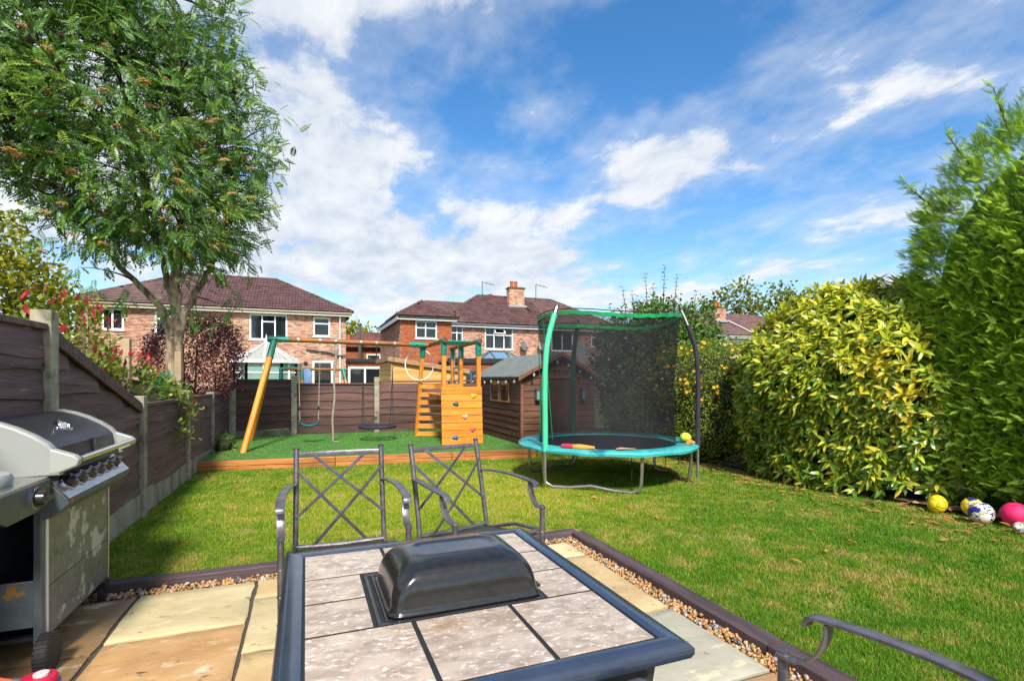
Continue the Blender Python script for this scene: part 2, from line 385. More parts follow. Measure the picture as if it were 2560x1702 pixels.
def grassmat():
    m = bpy.data.materials.new('grass_blade')
    MATS['grass_blade'] = m
    m.use_nodes = True
    nt = m.node_tree
    nt.nodes.clear()
    geo = nd(nt, 'ShaderNodeNewGeometry')
    isl = geo.outputs['Random Per Island']
    p = geo.outputs['Position']
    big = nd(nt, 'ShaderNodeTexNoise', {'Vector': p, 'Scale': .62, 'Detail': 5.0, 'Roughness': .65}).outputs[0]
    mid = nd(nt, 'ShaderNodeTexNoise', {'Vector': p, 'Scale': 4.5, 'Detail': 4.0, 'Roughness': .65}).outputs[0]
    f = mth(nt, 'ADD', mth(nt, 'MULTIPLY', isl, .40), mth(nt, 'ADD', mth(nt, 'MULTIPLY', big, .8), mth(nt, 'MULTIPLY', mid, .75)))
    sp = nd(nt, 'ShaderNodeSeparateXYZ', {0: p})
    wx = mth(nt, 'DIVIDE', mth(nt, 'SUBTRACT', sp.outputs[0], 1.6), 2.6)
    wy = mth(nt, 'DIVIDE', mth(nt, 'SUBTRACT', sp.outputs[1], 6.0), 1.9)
    sunlit_band = mth(nt, 'EXPONENT', mth(nt, 'MULTIPLY', mth(nt, 'ADD', mth(nt, 'MULTIPLY', wx, wx), mth(nt, 'MULTIPLY', wy, wy)), -1.0))  # yellower mid-lawn, greener near: sunlit band and foreground shade put into the colour
    f = mth(nt, 'ADD', f, mth(nt, 'MULTIPLY', mth(nt, 'SUBTRACT', sunlit_band, .45), .34))
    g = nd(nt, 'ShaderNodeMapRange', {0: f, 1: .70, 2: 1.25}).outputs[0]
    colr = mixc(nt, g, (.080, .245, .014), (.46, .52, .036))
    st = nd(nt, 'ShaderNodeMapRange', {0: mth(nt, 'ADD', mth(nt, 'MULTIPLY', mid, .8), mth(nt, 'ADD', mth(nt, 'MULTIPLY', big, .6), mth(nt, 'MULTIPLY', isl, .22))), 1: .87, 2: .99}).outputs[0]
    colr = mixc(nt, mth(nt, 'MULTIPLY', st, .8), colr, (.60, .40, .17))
    val = mth(nt, 'ADD', .7, mth(nt, 'MULTIPLY', mth(nt, 'FRACT', mth(nt, 'MULTIPLY', isl, 9.7)), .6))
    hsv = nd(nt, 'ShaderNodeHueSaturation', {'Value': val, 'Color': colr})
    b = nd(nt, 'ShaderNodeBsdfPrincipled', {'Base Color': hsv.outputs[0], 'Roughness': .55, 'Specular IOR Level': .3})
    t = nd(nt, 'ShaderNodeBsdfTranslucent', {'Color': hsv.outputs[0]})
    mx = nd(nt, 'ShaderNodeMixShader', {0: .35, 1: b.outputs[0], 2: t.outputs[0]})
    o = nd(nt, 'ShaderNodeOutputMaterial')
    nt.links.new(mx.outputs[0], o.inputs[0])


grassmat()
pmat('lawn_soil', (.20, .22, .03), (.36, .26, .10), scale=2.2, rough=.95, bump=.6, bscale=60, world=True, spots=[((.33, .2, .085), 1.9, .62, .07)])


def ballmat(name, base, cols, scale):
    """printed ball: cellular panels with coloured patches"""
    m = bpy.data.materials.new(name)
    MATS[name] = m
    m.use_nodes = True
    nt = m.node_tree
    nt.nodes.clear()
    tc = nd(nt, 'ShaderNodeTexCoord')
    vo = nd(nt, 'ShaderNodeTexVoronoi', {'Vector': tc.outputs['Object'], 'Scale': scale}, feature='F1')
    ve = nd(nt, 'ShaderNodeTexVoronoi', {'Vector': tc.outputs['Object'], 'Scale': scale}, feature='DISTANCE_TO_EDGE')
    sp = nd(nt, 'ShaderNodeSeparateColor', {0: vo.outputs['Color']})
    no = nd(nt, 'ShaderNodeTexNoise', {'Vector': tc.outputs['Object'], 'Scale': scale * 3, 'Detail': 5.0}).outputs[0]
    colr = (*base, 1)
    for i, c in enumerate(cols):
        h = nd(nt, 'ShaderNodeMath', {0: mth(nt, 'ADD', sp.outputs[i % 3], mth(nt, 'MULTIPLY', mth(nt, 'SUBTRACT', no, .5), .9)), 1: .66}, operation='GREATER_THAN').outputs[0]
        colr = mixc(nt, h, colr, c)
    e = nd(nt, 'ShaderNodeMath', {0: ve.outputs[0], 1: .035}, operation='LESS_THAN').outputs[0]
    colr = mixc(nt, mth(nt, 'MULTIPLY', e, .75), colr, (.06, .055, .03))
    b = nd(nt, 'ShaderNodeBsdfPrincipled', {'Base Color': colr, 'Roughness': .45})
    o = nd(nt, 'ShaderNodeOutputMaterial')
    nt.links.new(b.outputs[0], o.inputs[0])


ballmat('ball_yellow', (.80, .62, .01), [(.72, .50, .01)], 13)
ballmat('ball_white_yellow', (.72, .70, .62), [(.02, .035, .22), (.78, .62, .05)], 15)
ballmat('ball_white_blue', (.76, .74, .68), [(.010, .02, .30), (.012, .02, .28), (.66, .56, .25)], 12)
ballmat('ball_stripe', (.70, .66, .58), [(.55, .12, .06), (.04, .22, .26), (.7, .5, .08)], 26)

# ------------------------------------------------------------------ mesh helpers
OFF = {}


def vsub(a, b):
    return (a[0] - b[0], a[1] - b[1], a[2] - b[2])


class MB:
    def __init__(s):
        s.v = []
        s.f = []

    def add(s, vs, fs):
        n = len(s.v)
        s.v += [tuple(v) for v in vs]
        s.f += [tuple(i + n for i in f) for f in fs]
        return s

    def box(s, x0, x1, y0, y1, z0, z1):
        return s.add([(x0, y0, z0), (x1, y0, z0), (x1, y1, z0), (x0, y1, z0), (x0, y0, z1), (x1, y0, z1), (x1, y1, z1), (x0, y1, z1)],
                     [(0, 3, 2, 1), (4, 5, 6, 7), (0, 1, 5, 4), (1, 2, 6, 5), (2, 3, 7, 6), (3, 0, 4, 7)])

    def obox(s, c, sx, sy, sz, M):
        """box of size sx,sy,sz centred at c, turned by the 3x3 matrix M"""
        vs = []
        for k in (-.5, .5):
            for a, b in ((-.5, -.5), (.5, -.5), (.5, .5), (-.5, .5)):
                vs.append(Vector(c) + M @ Vector((a * sx, b * sy, k * sz)))
        return s.add(vs, [(0, 3, 2, 1), (4, 5, 6, 7), (0, 1, 5, 4), (1, 2, 6, 5), (2, 3, 7, 6), (3, 0, 4, 7)])

    def bar(s, a, b, w, t, up=(0, 0, 1)):
        """rectangular bar from a to b, w across (perpendicular to up), t along up"""
        a, b = Vector(a), Vector(b)
        y = (b - a).normalized()
        x = y.cross(Vector(up))
        if x.length < 1e-4:
            x = Vector((1, 0, 0))
        x.normalize()
        z = x.cross(y)
        M = Matrix((x, y, z)).transposed()
        return s.obox((a + b) / 2, w, (b - a).length, t, M)

    def tube(s, pts, r, n=8, cap=True, closed=False, flat=1.0, up=None):
        pts = [Vector(p) for p in pts]
        m = len(pts)
        rs = r if isinstance(r, (list, tuple)) else [r] * m
        nrm = None
        base = len(s.v)
        for i, p in enumerate(pts):
            if closed:
                t = pts[(i + 1) % m] - pts[i - 1]
            else:
                t = pts[min(i + 1, m - 1)] - pts[max(i - 1, 0)]
            t.normalize()
            if nrm is None:
                u0 = Vector(up) if up else (Vector((0, 0, 1)) if abs(t.z) < .9 else Vector((1, 0, 0)))
                nrm = (u0 - t * u0.dot(t)).normalized()
            else:
                nrm = nrm - t * nrm.dot(t)
                nrm.normalize()
            bi = t.cross(nrm)
            for k in range(n):
                a = 2 * PI * k / n + (PI / n if n == 4 else 0)
                s.v.append(tuple(p + (bi * math.cos(a) + nrm * math.sin(a) * flat) * rs[i]))
        for i in range(m if closed else m - 1):
            for k in range(n):
                a = base + i * n + k
                b = base + i * n + (k + 1) % n
                c = base + ((i + 1) % m) * n + (k + 1) % n
                d = base + ((i + 1) % m) * n + k
                s.f.append((a, b, c, d))
        if cap and not closed:
            s.f.append(tuple(base + k for k in reversed(range(n))))
            s.f.append(tuple(base + (m - 1) * n + k for k in range(n)))
        return s

    def lathe(s, prof, c=(0, 0, 0), n=20, axis='z'):
        base = len(s.v)
        for r, h in prof:
            for k in range(n):
                a = 2 * PI * k / n
                p = (r * math.cos(a), r * math.sin(a), h)
                if axis == 'x':
                    p = (h, r * math.cos(a), r * math.sin(a))
                elif axis == 'y':
                    p = (r * math.sin(a), h, r * math.cos(a))
                s.v.append((p[0] + c[0], p[1] + c[1], p[2] + c[2]))
        for i in range(len(prof) - 1):
            for k in range(n):
                s.f.append((base + i * n + k, base + i * n + (k + 1) % n, base + (i + 1) * n + (k + 1) % n, base + (i + 1) * n + k))
        if prof[0][0] > 1e-5:
            s.f.append(tuple(base + k for k in reversed(range(n))))
        if prof[-1][0] > 1e-5:
            s.f.append(tuple(base + (len(prof) - 1) * n + k for k in range(n)))
        return s

    def poly(s, pts):
        return s.add(pts, [tuple(range(len(pts)))])

    def extr(s, pts, vec):
        """extrude a planar outline along vec"""
        n = len(pts)
        q = [tuple(Vector(p) + Vector(vec)) for p in pts]
        return s.add(list(pts) + q, [tuple(reversed(range(n))), tuple(range(n, 2 * n))] + [(i, (i + 1) % n, n + (i + 1) % n, n + i) for i in range(n)])

    def ball(s, c, r, nu=16, nv=10, sc=(1, 1, 1)):
        pr = [(math.sin(PI * i / nv), -math.cos(PI * i / nv)) for i in range(nv + 1)]
        t = MB().lathe([(max(a, 1e-4), b) for a, b in pr], (0, 0, 0), nu)
        return s.add([(c[0] + v[0] * r * sc[0], c[1] + v[1] * r * sc[1], c[2] + v[2] * r * sc[2]) for v in t.v], t.f)

    def mesh(s, name):
        me = bpy.data.meshes.new(name)
        me.from_pydata(s.v, [], s.f)
        me.update()
        return me

    def build(s, name, mat, parent=None, smooth=False, bevel=0.0, seg=2, angle=.7):
        off = OFF.get(parent.name, (0, 0, 0)) if parent else (0, 0, 0)
        if off != (0, 0, 0):
            s.v = [vsub(v, off) for v in s.v]
        me = s.mesh(name)
        o = link(name, me, mat, parent)
        if parent:
            OFF[o.name] = off
        if smooth:
            smooth_mesh(me, angle)
        if bevel:
            b = o.modifiers.new('edge', 'BEVEL')
            b.width = bevel
            b.segments = seg
            b.limit_method = 'ANGLE'
            b.angle_limit = .6
        return o


def smooth_mesh(me, angle=.7):
    me.polygons.foreach_set('use_smooth', [True] * len(me.polygons))
    try:
        me.set_sharp_from_angle(angle=angle)
    except Exception:
        pass


def link(name, me, mat=None, parent=None):
    o = bpy.data.objects.new(name, me)
    COL.objects.link(o)
    if mat and not me.materials:
        me.materials.append(MATS[mat])
    if parent:
        o.parent = parent
    return o


def tag(o, label, cat, group=None):
    o['label'] = label
    o['category'] = cat
    if group:
        o['group'] = group
    return o


def thing(name, label, cat, loc=(0, 0, 0), group=None, rz=0.0, local=False):
    """an Empty at the base of a thing; parts are written in world space unless local"""
    o = bpy.data.objects.new(name, None)
    o.empty_display_size = .1
    COL.objects.link(o)
    o.location = loc
    o.rotation_euler = (0, 0, rz)
    OFF[o.name] = (0, 0, 0) if local else tuple(loc)
    return tag(o, label, cat, group)


def struct(o, kind='structure'):
    o['kind'] = kind
    return o


def piece(name, me, parent, loc, rot=(0, 0, 0), mat=None, scale=(1, 1, 1)):
    """one of many alike pieces sharing a mesh"""
    o = bpy.data.objects.new(name, me)
    COL.objects.link(o)
    if mat and not me.materials:
        me.materials.append(MATS[mat])
    o.parent = parent
    o.location = vsub(loc, OFF.get(parent.name, (0, 0, 0)))
    o.rotation_euler = rot
    o.scale = scale
    return o


def copy_tree(o, parent=None):
    c = o.copy()
    COL.objects.link(c)
    c.parent = parent
    for ch in list(o.children):
        copy_tree(ch, c)
    return c


def npmesh(name, V, F, mat, parent=None, kind=None, smooth=False):
    """V (n,3), F (m,k) -> one mesh object, written fast"""
    off = OFF.get(parent.name, (0, 0, 0)) if parent else (0, 0, 0)
    V = np.asarray(V, np.float32) - np.asarray(off, np.float32)
    F = np.asarray(F, np.int32)
    me = bpy.data.meshes.new(name)
    me.vertices.add(len(V))
    me.vertices.foreach_set('co', V.ravel())
    k = F.shape[1]
    me.loops.add(F.size)
    me.loops.foreach_set('vertex_index', F.ravel())
    me.polygons.add(len(F))
    me.polygons.foreach_set('loop_start', np.arange(0, F.size, k, dtype=np.int32))
    me.polygons.foreach_set('loop_total', np.full(len(F), k, np.int32))
    me.update(calc_edges=True)
    o = link(name, me, mat, parent)
    OFF[o.name] = off
    if kind:
        o['kind'] = kind
    if smooth:
        me.polygons.foreach_set('use_smooth', [True] * len(F))
    return o


def unit(a):
    return a / np.maximum(np.linalg.norm(a, axis=-1, keepdims=True), 1e-9)


def axes(ydir, up):
    y = unit(np.asarray(ydir, float))
    x = np.cross(y, up)
    bad = np.linalg.norm(x, axis=1) < 1e-3
    x[bad] = np.cross(y[bad], np.array([1.0, .3, 0]))
    x = unit(x)
    z = np.cross(x, y)
    return x, y, z


def scatter(tv, tf, pos, ydir, up, scale):
    """copies of a template (y = axis, z = face) -> V, F"""
    x, y, z = axes(ydir, up)
    tv = np.asarray(tv, float)
    tf = np.asarray(tf, int)
    n, k = len(pos), len(tv)
    sc = np.asarray(scale, float).reshape(n, 1, 1)
    V = (tv[None, :, 0, None] * x[:, None] + tv[None, :, 1, None] * y[:, None] + tv[None, :, 2, None] * z[:, None]) * sc + np.asarray(pos)[:, None]
    F = tf[None] + (np.arange(n) * k)[:, None, None]
    return V.reshape(-1, 3), F.reshape(-1, tf.shape[1])


def rdirs(n):
    return unit(NR.normal(size=(n, 3)))


def leaf_tpl(w=.4, fold=.06, droop=.12):
    v = [(0, 0, 0), (-w / 2, .42, fold), (0, .45, 0), (w / 2, .42, fold), (-w * .3, .78, fold * .5 - droop * .5), (w * .3, .78, fold * .5 - droop * .5), (0, 1, -droop)]
    f = [(0, 2, 1), (0, 3, 2), (1, 2, 4), (2, 3, 5), (2, 5, 4), (4, 5, 6)]
    return v, f


def small_leaf(w=.5):
    return [(0, 0, 0), (w / 2, .45, .05), (0, 1, -.08), (-w / 2, .45, .05)], [(0, 1, 2, 3)]


# ------------------------------------------------------------------ ground
PATIO_X1, PATIO_Y1 = 2.06, 3.93
g = struct(MB().poly([(-600, -600, -.12), (600, -600, -.12), (600, 900, -.12), (-600, 900, -.12)]).build('ground', 'far_ground'))
LAWN_Z = .03


def grid_sheet(name, mat, x0, x1, y0, y1, z, n, amp, keep=None, seed=3):
    rr = random.Random(seed)
    ph = [(rr.uniform(.5, 1.6), rr.uniform(.5, 1.6), rr.uniform(0, 6), rr.uniform(.4, 1)) for _ in range(6)]
    nx, ny = n
    m = MB()
    for j in range(ny + 1):
        for i in range(nx + 1):
            x = x0 + (x1 - x0) * i / nx
            y = y0 + (y1 - y0) * j / ny
            h = sum(w * math.sin(a * x + b * y + p) for a, b, p, w in ph) * amp / 4
            m.v.append((x, y, z + h))
    for j in range(ny):
        for i in range(nx):
            x = x0 + (x1 - x0) * (i + .5) / nx
            y = y0 + (y1 - y0) * (j + .5) / ny
            if keep and not keep(x, y):
                continue
            a = j * (nx + 1) + i
            m.f.append((a, a + 1, a + nx + 2, a + nx + 1))
    return m.build(name, mat, smooth=True)


lawn = struct(grid_sheet('lawn', 'lawn_soil', -1.56, 8.4, -3.0, 13.0, LAWN_Z, (90, 150), .004,
                         keep=lambda x, y: not (x < 2.22 and y < 4.10) and not (x < 3.55 and y > 8.8)))
soil = struct(grid_sheet('flower_bed', 'soil', 5.95, 8.4, 1.0, 12.0, LAWN_Z + .035, (20, 80), .05))


def turf_front(x):
    return 8.66 - (x + 1.45) * .10


# ------------------------------------------------------------------ grass
def grass(name, n, region, z, hmin, hmax, mat, w=.004, dens_near=None, label='', lean=.8):
    P = []
    got = 0
    while got < n:
        q = NR.uniform((region[0], region[2]), (region[1], region[3]), size=(n, 2))
        d = np.hypot(q[:, 0], q[:, 1])
        ok = NR.uniform(size=n) < np.clip((dens_near / np.maximum(d, .8)) ** 1.6, .05, 1) if dens_near else np.ones(n, bool)
        ok &= region_ok(q, name)
        P.append(q[ok])
        got += ok.sum()
    q = np.concatenate(P)[:n]
    d = np.hypot(q[:, 0], q[:, 1])
    h = NR.uniform(hmin, hmax, n)
    ww = w * np.clip(d / 2.6, 1, 4)
    a = NR.uniform(0, 2 * PI, n)
    la = NR.uniform(0, 2 * PI, n)
    le = NR.uniform(.1, lean, n) * h
    V = np.zeros((n, 3, 3))
    dx, dy = np.cos(a) * ww / 2, np.sin(a) * ww / 2
    V[:, 0] = np.stack([q[:, 0] - dx, q[:, 1] - dy, np.full(n, z - .004)], 1)
    V[:, 1] = np.stack([q[:, 0] + dx, q[:, 1] + dy, np.full(n, z - .004)], 1)
    V[:, 2] = np.stack([q[:, 0] + np.cos(la) * le, q[:, 1] + np.sin(la) * le, z + h], 1)
    F = np.arange(3 * n).reshape(n, 3)
    o = npmesh(name, V.reshape(-1, 3), F, mat, kind='stuff')
    return tag(o, label, 'grass')


def vnoise(x, y, s):
    return (np.sin(x * s + 1.3 * np.sin(y * s * .7 + 2)) + np.sin(y * s * 1.3 + 1.7 * np.sin(x * s * .6)) + np.sin((x + y) * s * .8 + 4)) / 3


def region_ok(q, name):
    x, y = q[:, 0], q[:, 1]
    if name == 'lawn_grass':
        ok = ((x > 2.26) | (y > 4.17)) & (y < turf_front(np.minimum(x, 3.5)) - .01 + np.where(x > 3.5, .9, 0))
        bare = vnoise(x, y, 4.3) + .7 * vnoise(x + 3, y, 11.0) + .4 * vnoise(x, y + 1, 23.0)
        edge = np.clip((x - 5.35) / .6, 0, 1)
        under = np.exp(-(((x - 4.7) / .7) ** 2 + ((y - 5.5) / .55) ** 2)) * .8
        p = np.clip(1.1 - np.clip(bare - .6, 0, .5) * 1.5 - edge * .9 - under, .05, 1)
        return ok & (NR.uniform(size=len(x)) < p)
    return (y > turf_front(x) + .02)


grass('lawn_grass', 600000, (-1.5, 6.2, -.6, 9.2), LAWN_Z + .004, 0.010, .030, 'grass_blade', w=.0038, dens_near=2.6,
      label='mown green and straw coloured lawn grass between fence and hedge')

# ------------------------------------------------------------------ patio
patio = struct(MB().box(-1.56, 2.06, -2.2, 3.95, -.10, -.016).build('patio', 'joint'))
gb = struct(MB().poly([(-1.55, 3.9, -.03), (2.16, 3.9, -.03), (2.16, 4.05, -.03), (-1.55, 4.05, -.03)])
            .poly([(2.03, -2.2, -.03), (2.16, -2.2, -.03), (2.16, 3.9, -.03), (2.03, 3.9, -.03)]).build('gravel_bed', 'gravel_bed'))


def slab(x0, x1, y0, y1, mat, dz=0.0):
    gp = .011
    x0, x1, y0, y1 = x0 + gp, x1 - gp, y0 + gp, y1 - gp
    pts = []
    nseg = 7
    for (ax, ay), (bx, by) in (((x0, y0), (x1, y0)), ((x1, y0), (x1, y1)), ((x1, y1), (x0, y1)), ((x0, y1), (x0, y0))):
        for i in range(nseg):
            t = i / nseg
            j = .006
            pts.append((ax + (bx - ax) * t + RD.uniform(-j, j), ay + (by - ay) * t + RD.uniform(-j, j)))
    n = len(pts)
    cx, cy = (x0 + x1) / 2, (y0 + y1) / 2
    m = MB()
    rings = [(0, -.03), (0, -.006), (.010, 0.0), (.10, .002)]
    for ins, z in rings:
        for x, y in pts:
            dx, dy = cx - x, cy - y
            L = math.hypot(dx, dy)
            m.v.append((x + dx / L * ins, y + dy / L * ins, z + dz + (RD.uniform(-.0016, .0016) if ins else 0)))
    for r in range(3):
        for k in range(n):
            m.f.append((r * n + k, r * n + (k + 1) % n, (r + 1) * n + (k + 1) % n, (r + 1) * n + k))
    m.v.append((cx, cy, dz + .002))
    for k in range(n):
        m.f.append((3 * n + k, 3 * n + (k + 1) % n, 4 * n))
    return m.build('flagstone', mat, patio, smooth=True)


cols_ = [(-1.56, -.99, [3.93, 3.18, 2.3, 1.5, .6, -.4, -1.3, -2.2], ['stone_brown', 'stone_brown', 'stone_buff', 'stone_orange', 'stone_cream', 'stone_buff', 'stone_grey']),
         (-.99, -.31, [3.95, 3.285, 2.42, 1.75, .9, .0, -.9, -2.2], ['stone_cream', 'stone_orange', 'stone_cream', 'stone_buff', 'stone_grey', 'stone_orange', 'stone_buff']),
         (-.31, .30, [3.95, 3.63, 2.93, 2.1, 1.2, .4, -.6, -2.2], ['stone_buff', 'stone_cream', 'stone_buff', 'stone_grey', 'stone_cream', 'stone_orange', 'stone_cream']),
         (.30, .88, [3.94, 3.2, 2.5, 1.8, 1.0, .1, -.9, -2.2], ['stone_grey', 'stone_orange', 'stone_cream', 'stone_buff', 'stone_cream', 'stone_buff', 'stone_grey']),
         (.88, 1.42, [3.94, 3.4, 2.62, 2.1, 1.2, .3, -.8, -2.2], ['stone_buff', 'stone_cream', 'stone_orange', 'stone_grey', 'stone_buff', 'stone_cream', 'stone_buff']),
         (1.42, 2.05, [3.92, 3.58, 2.56, 1.83, 1.0, .1, -1.0, -2.2], ['stone_cream', 'stone_buff', 'stone_grey', 'stone_orange', 'stone_buff', 'stone_grey', 'stone_cream'])]
for x0, x1, ys, ms in cols_:
    for i in range(len(ys) - 1):
        slab(x0, x1, ys[i + 1], ys[i], ms[i], RD.uniform(-.003, .003))


def gravel():
    tv = []
    base = MB().ball((0, 0, 0), 1, 6, 4)
    tv = np.array(base.v)
    F4 = [f for f in base.f if len(f) == 4]
    n = 4600
    far = NR.uniform(size=n) < .42
    x = np.where(far, NR.uniform(-1.5, 2.12, n), NR.uniform(2.045, 2.145, n))
    y = np.where(far, NR.uniform(3.945, 4.04, n), NR.uniform(-.3, 4.03, n))
    z = NR.uniform(-.028, .006, n)
    s = NR.uniform(.006, .0135, n)
    # each stone gets its own lumpy, flattened form
    k = len(tv)
    J = 1 + NR.normal(0, .22, size=(n, k, 1))
    sq = NR.uniform(.55, 1.25, size=(n, 1, 3))
    ang = NR.uniform(0, 2 * PI, n)
    B = tv[None] * J * sq * s[:, None, None]
    c, sn = np.cos(ang)[:, None], np.sin(ang)[:, None]
    V = np.stack([B[..., 0] * c - B[..., 1] * sn, B[..., 0] * sn + B[..., 1] * c, B[..., 2]], -1) + np.stack([x, y, z], 1)[:, None]
    F = np.array(F4)[None] + (np.arange(n) * k)[:, None, None]
    o = npmesh('gravel', V.reshape(-1, 3), F.reshape(-1, 4), 'gravel_stone', kind='stuff')
    tag(o, 'orange and grey gravel strip between flagstones and dark sleepers', 'gravel')


gravel()


def sleeper(pts, label, mat_top='sleeper_dark'):
    """timber edging with slightly waney top edges, from a to b"""
    (ax, ay), (bx, by), w, z0, z1 = pts
    a, b = Vector((ax, ay, 0)), Vector((bx, by, 0))
    t = (b - a).normalized()
    nrm = Vector((-t.y, t.x, 0))
    L = (b - a).length
    root = thing('sleeper', label, 'sleeper', (ax, ay, z0), 'dark timber sleepers edging the patio')
    top, sid = MB(), MB()
    n = max(4, int(L / .12))
    rows = []
    for i in range(n + 1):
        p = a + t * (L * i / n)
        j = [RD.uniform(-.003, .003) for _ in range(4)]
        rows.append([p + nrm * (-w / 2 + j[0]) + Vector((0, 0, z0)), p + nrm * (-w / 2 + j[0]) + Vector((0, 0, z1 - .008)),
                     p + nrm * (-w / 2 + .008 + j[1]) + Vector((0, 0, z1 + j[2])), p + nrm * (w / 2 - .008 + j[1]) + Vector((0, 0, z1 + j[3])),
                     p + nrm * (w / 2 + j[3]) + Vector((0, 0, z1 - .008)), p + nrm * (w / 2 + j[3]) + Vector((0, 0, z0))])
    for rw in rows:
        top.v += [tuple(v) for v in rw]
    for i in range(n):
        for k in range(5):
            q = i * 6 + k
            top.f.append((q, q + 1, q + 7, q + 6))
    top.f.append((0, 5, 4, 3, 2, 1))
    e = n * 6
    top.f.append((e, e + 1, e + 2, e + 3, e + 4, e + 5))
    o = top.build('timber', mat_top, root)
    # texture grain runs along local x: rotate the timber's own axis
    o.data.transform(Matrix.Rotation(-math.atan2(t.y, t.x), 4, 'Z'))
    o.rotation_euler = (0, 0, math.atan2(t.y, t.x))
    return root


sleeper(((-1.56, 4.115), (.42, 4.105), .10, -.1, .050), 'dark sleeper at the patio end beside the barbecue')
sleeper(((.43, 4.105), (2.20, 4.045), .10, -.1, .050), 'dark sleeper at the patio end behind the two chairs')
sleeper(((2.195, 3.985), (2.20, 1.95), .115, -.1, .050), 'dark sleeper edging the gravel right of the table')
sleeper(((2.20, 1.94), (2.21, -1.2), .115, -.1, .052), 'dark sleeper edging the gravel beside the nearest armrest')

# ------------------------------------------------------------------ artificial turf platform
tp = struct(MB().extr([(-1.5, turf_front(-1.5), .0), (3.62, turf_front(3.62), .0), (3.62, 8.75, .0), (3.6, 12.3, .0), (-1.5, 12.3, .0)], (0, 0, .185)).build('artificial_turf', 'turf'))
o = grass('turf_pile', 60000, (-1.45, 3.6, 8.1, 12.05), .183, .008, .02, 'turf_blade', w=.003, label='short green artificial grass pile on the raised play area')
edge = thing('turf_edging', 'orange timber boards facing the raised artificial turf', 'timber edging', (1, 8.4, 0))
ang = math.atan(-.10)
xs = [-1.5, .42, 2.22, 3.66]
for lay, (z0, z1) in enumerate(((.0, .095), (.10, .182))):
    for i in range(3):
        a, b = xs[i] + .004, xs[i + 1] - .004
        L = (b - a) / math.cos(ang)
        m = MB().box(-L / 2, L / 2, -.02, .02, 0, z1 - z0)
        me = m.mesh('board')
        cx = (a + b) / 2
        p = piece('board', me, edge, (cx, turf_front(cx) - .022 + lay * .002, z0), (0, 0, ang), 'sleeper_orange')
        bv = p.modifiers.new('edge', 'BEVEL')
        bv.width = .006

# ------------------------------------------------------------------ fences
def wany_board(L, h, t, seed):
    rr = random.Random(seed)
    n = 14
    m = MB()
    p1, p2 = rr.uniform(0, 6), rr.uniform(0, 6)
    w1, w2 = rr.uniform(1.5, 3.2), rr.uniform(4, 7)
    for i in range(n + 1):
        x = -L / 2 + L * i / n
        wv = .015 * math.sin(w1 * x + p1) + .008 * math.sin(w2 * x + p2) + rr.uniform(-.0025, .0025)
        m.v += [(x, 0, h / 2 + .02), (x, -t * .35, h / 2 + .02), (x, -t * 1.9, -h / 2 + wv), (x, -.004, -h / 2 + wv)]
    for i in range(n):
        for k in range(4):
            a = i * 4 + k
            b = i * 4 + (k + 1) % 4
            m.f.append((a, b, b + 4, a + 4))
    m.f += [(3, 2, 1, 0), (n * 4, n * 4 + 1, n * 4 + 2, n * 4 + 3)]
    return m.mesh('board')


BOARDS = {}


def get_board(L, h, mat, k):
    key = (round(L, 2), round(h, 3), mat, k % 9)
    if key not in BOARDS:
        BOARDS[key] = wany_board(L, h, .014, hash(key[:2]) % 1000 + k % 9)
        BOARDS[key].materials.append(MATS[mat])
    return BOARDS[key]


def fence_panel(root, a, b, z0, z1a, z1b, mat, pitch=.17):
    """lap panel between two posts a -> b (seen from the left of a->b turned to the garden); top may slope"""
    A, B = Vector((*a, 0)), Vector((*b, 0))
    t = (B - A).normalized()
    L = (B - A).length
    nz = math.atan2(t.y, t.x)
    nrm = Vector((t.y, -t.x, 0))          # towards the garden
    fr = MB()
    up = Vector((0, 0, 1))
    fr.bar(A + t * .02 + up * z0, A + t * .02 + up * (z1a - .02), .03, .035, t)
    fr.bar(B - t * .02 + up * z0, B - t * .02 + up * (z1b - .02), .03, .035, t)
    fr.bar(A + up * (z1a - .005) + nrm * .012, B + up * (z1b - .005) + nrm * .012, .055, .036)
    if abs(z1a - z1b) > .1:
        fr.bar(A + up * (z1a - .05) + nrm * .03, B + up * (z1b - .05) + nrm * .03, .022, .055)
    pan = fr.build('fence_panel', mat, root, bevel=.004)
    z = z0 + pitch / 2
    k = RD.randrange(9)
    last = False
    while z < max(z1a, z1b) - .03:
        # a board ends where the slope cuts it
        l0, l1 = 0.0, 1.0
        top = z + pitch * .55
        if abs(z1a - z1b) > .1:
            cut = (z1a - top) / (z1a - z1b)
            l1 = min(1.0, cut)
            if l1 < .08:
                break
        elif top > z1a + .02:
            if last:
                break
            last = True
            z = z1a - pitch * .5 - .012
        LL = (l1 - l0) * L - .02
        mid = A + t * (L * (l0 + l1) / 2) + up * z + nrm * RD.uniform(-.002, .002)
        if abs(z1a - z1b) > .1 and l1 < 1:
            me = wany_board(LL, pitch, .014, k)
            me.materials.append(MATS[mat])
            # cut the upper corner along the slope
            sl = (z1a - z1b) / L
            for v in me.vertices:
                lim = z1a - sl * (v.co.x + LL / 2 + .01) - .03 - z
                if v.co.z > lim:
                    v.co.z = max(lim, -pitch / 2)
        else:
            me = get_board(LL, pitch, mat, k)
        piece('board', me, pan, mid, (RD.uniform(-.004, .004), RD.uniform(-.002, .002), nz))
        if last:
            break
        z += pitch * RD.uniform(.96, 1.0)
        k += 1
    # corner fill under a sloping top
    if abs(z1a - z1b) > .1:
        fl = MB()
        pts = [A + up * (z0 + .05), B + up * (z0 + .05), B + up * (z1b - .03), A + up * (z1a - .03)]
        fl.extr([tuple(p - nrm * .004) for p in pts], tuple(-nrm * .008))
        fl.build('backing_board', mat, pan)
    return pan


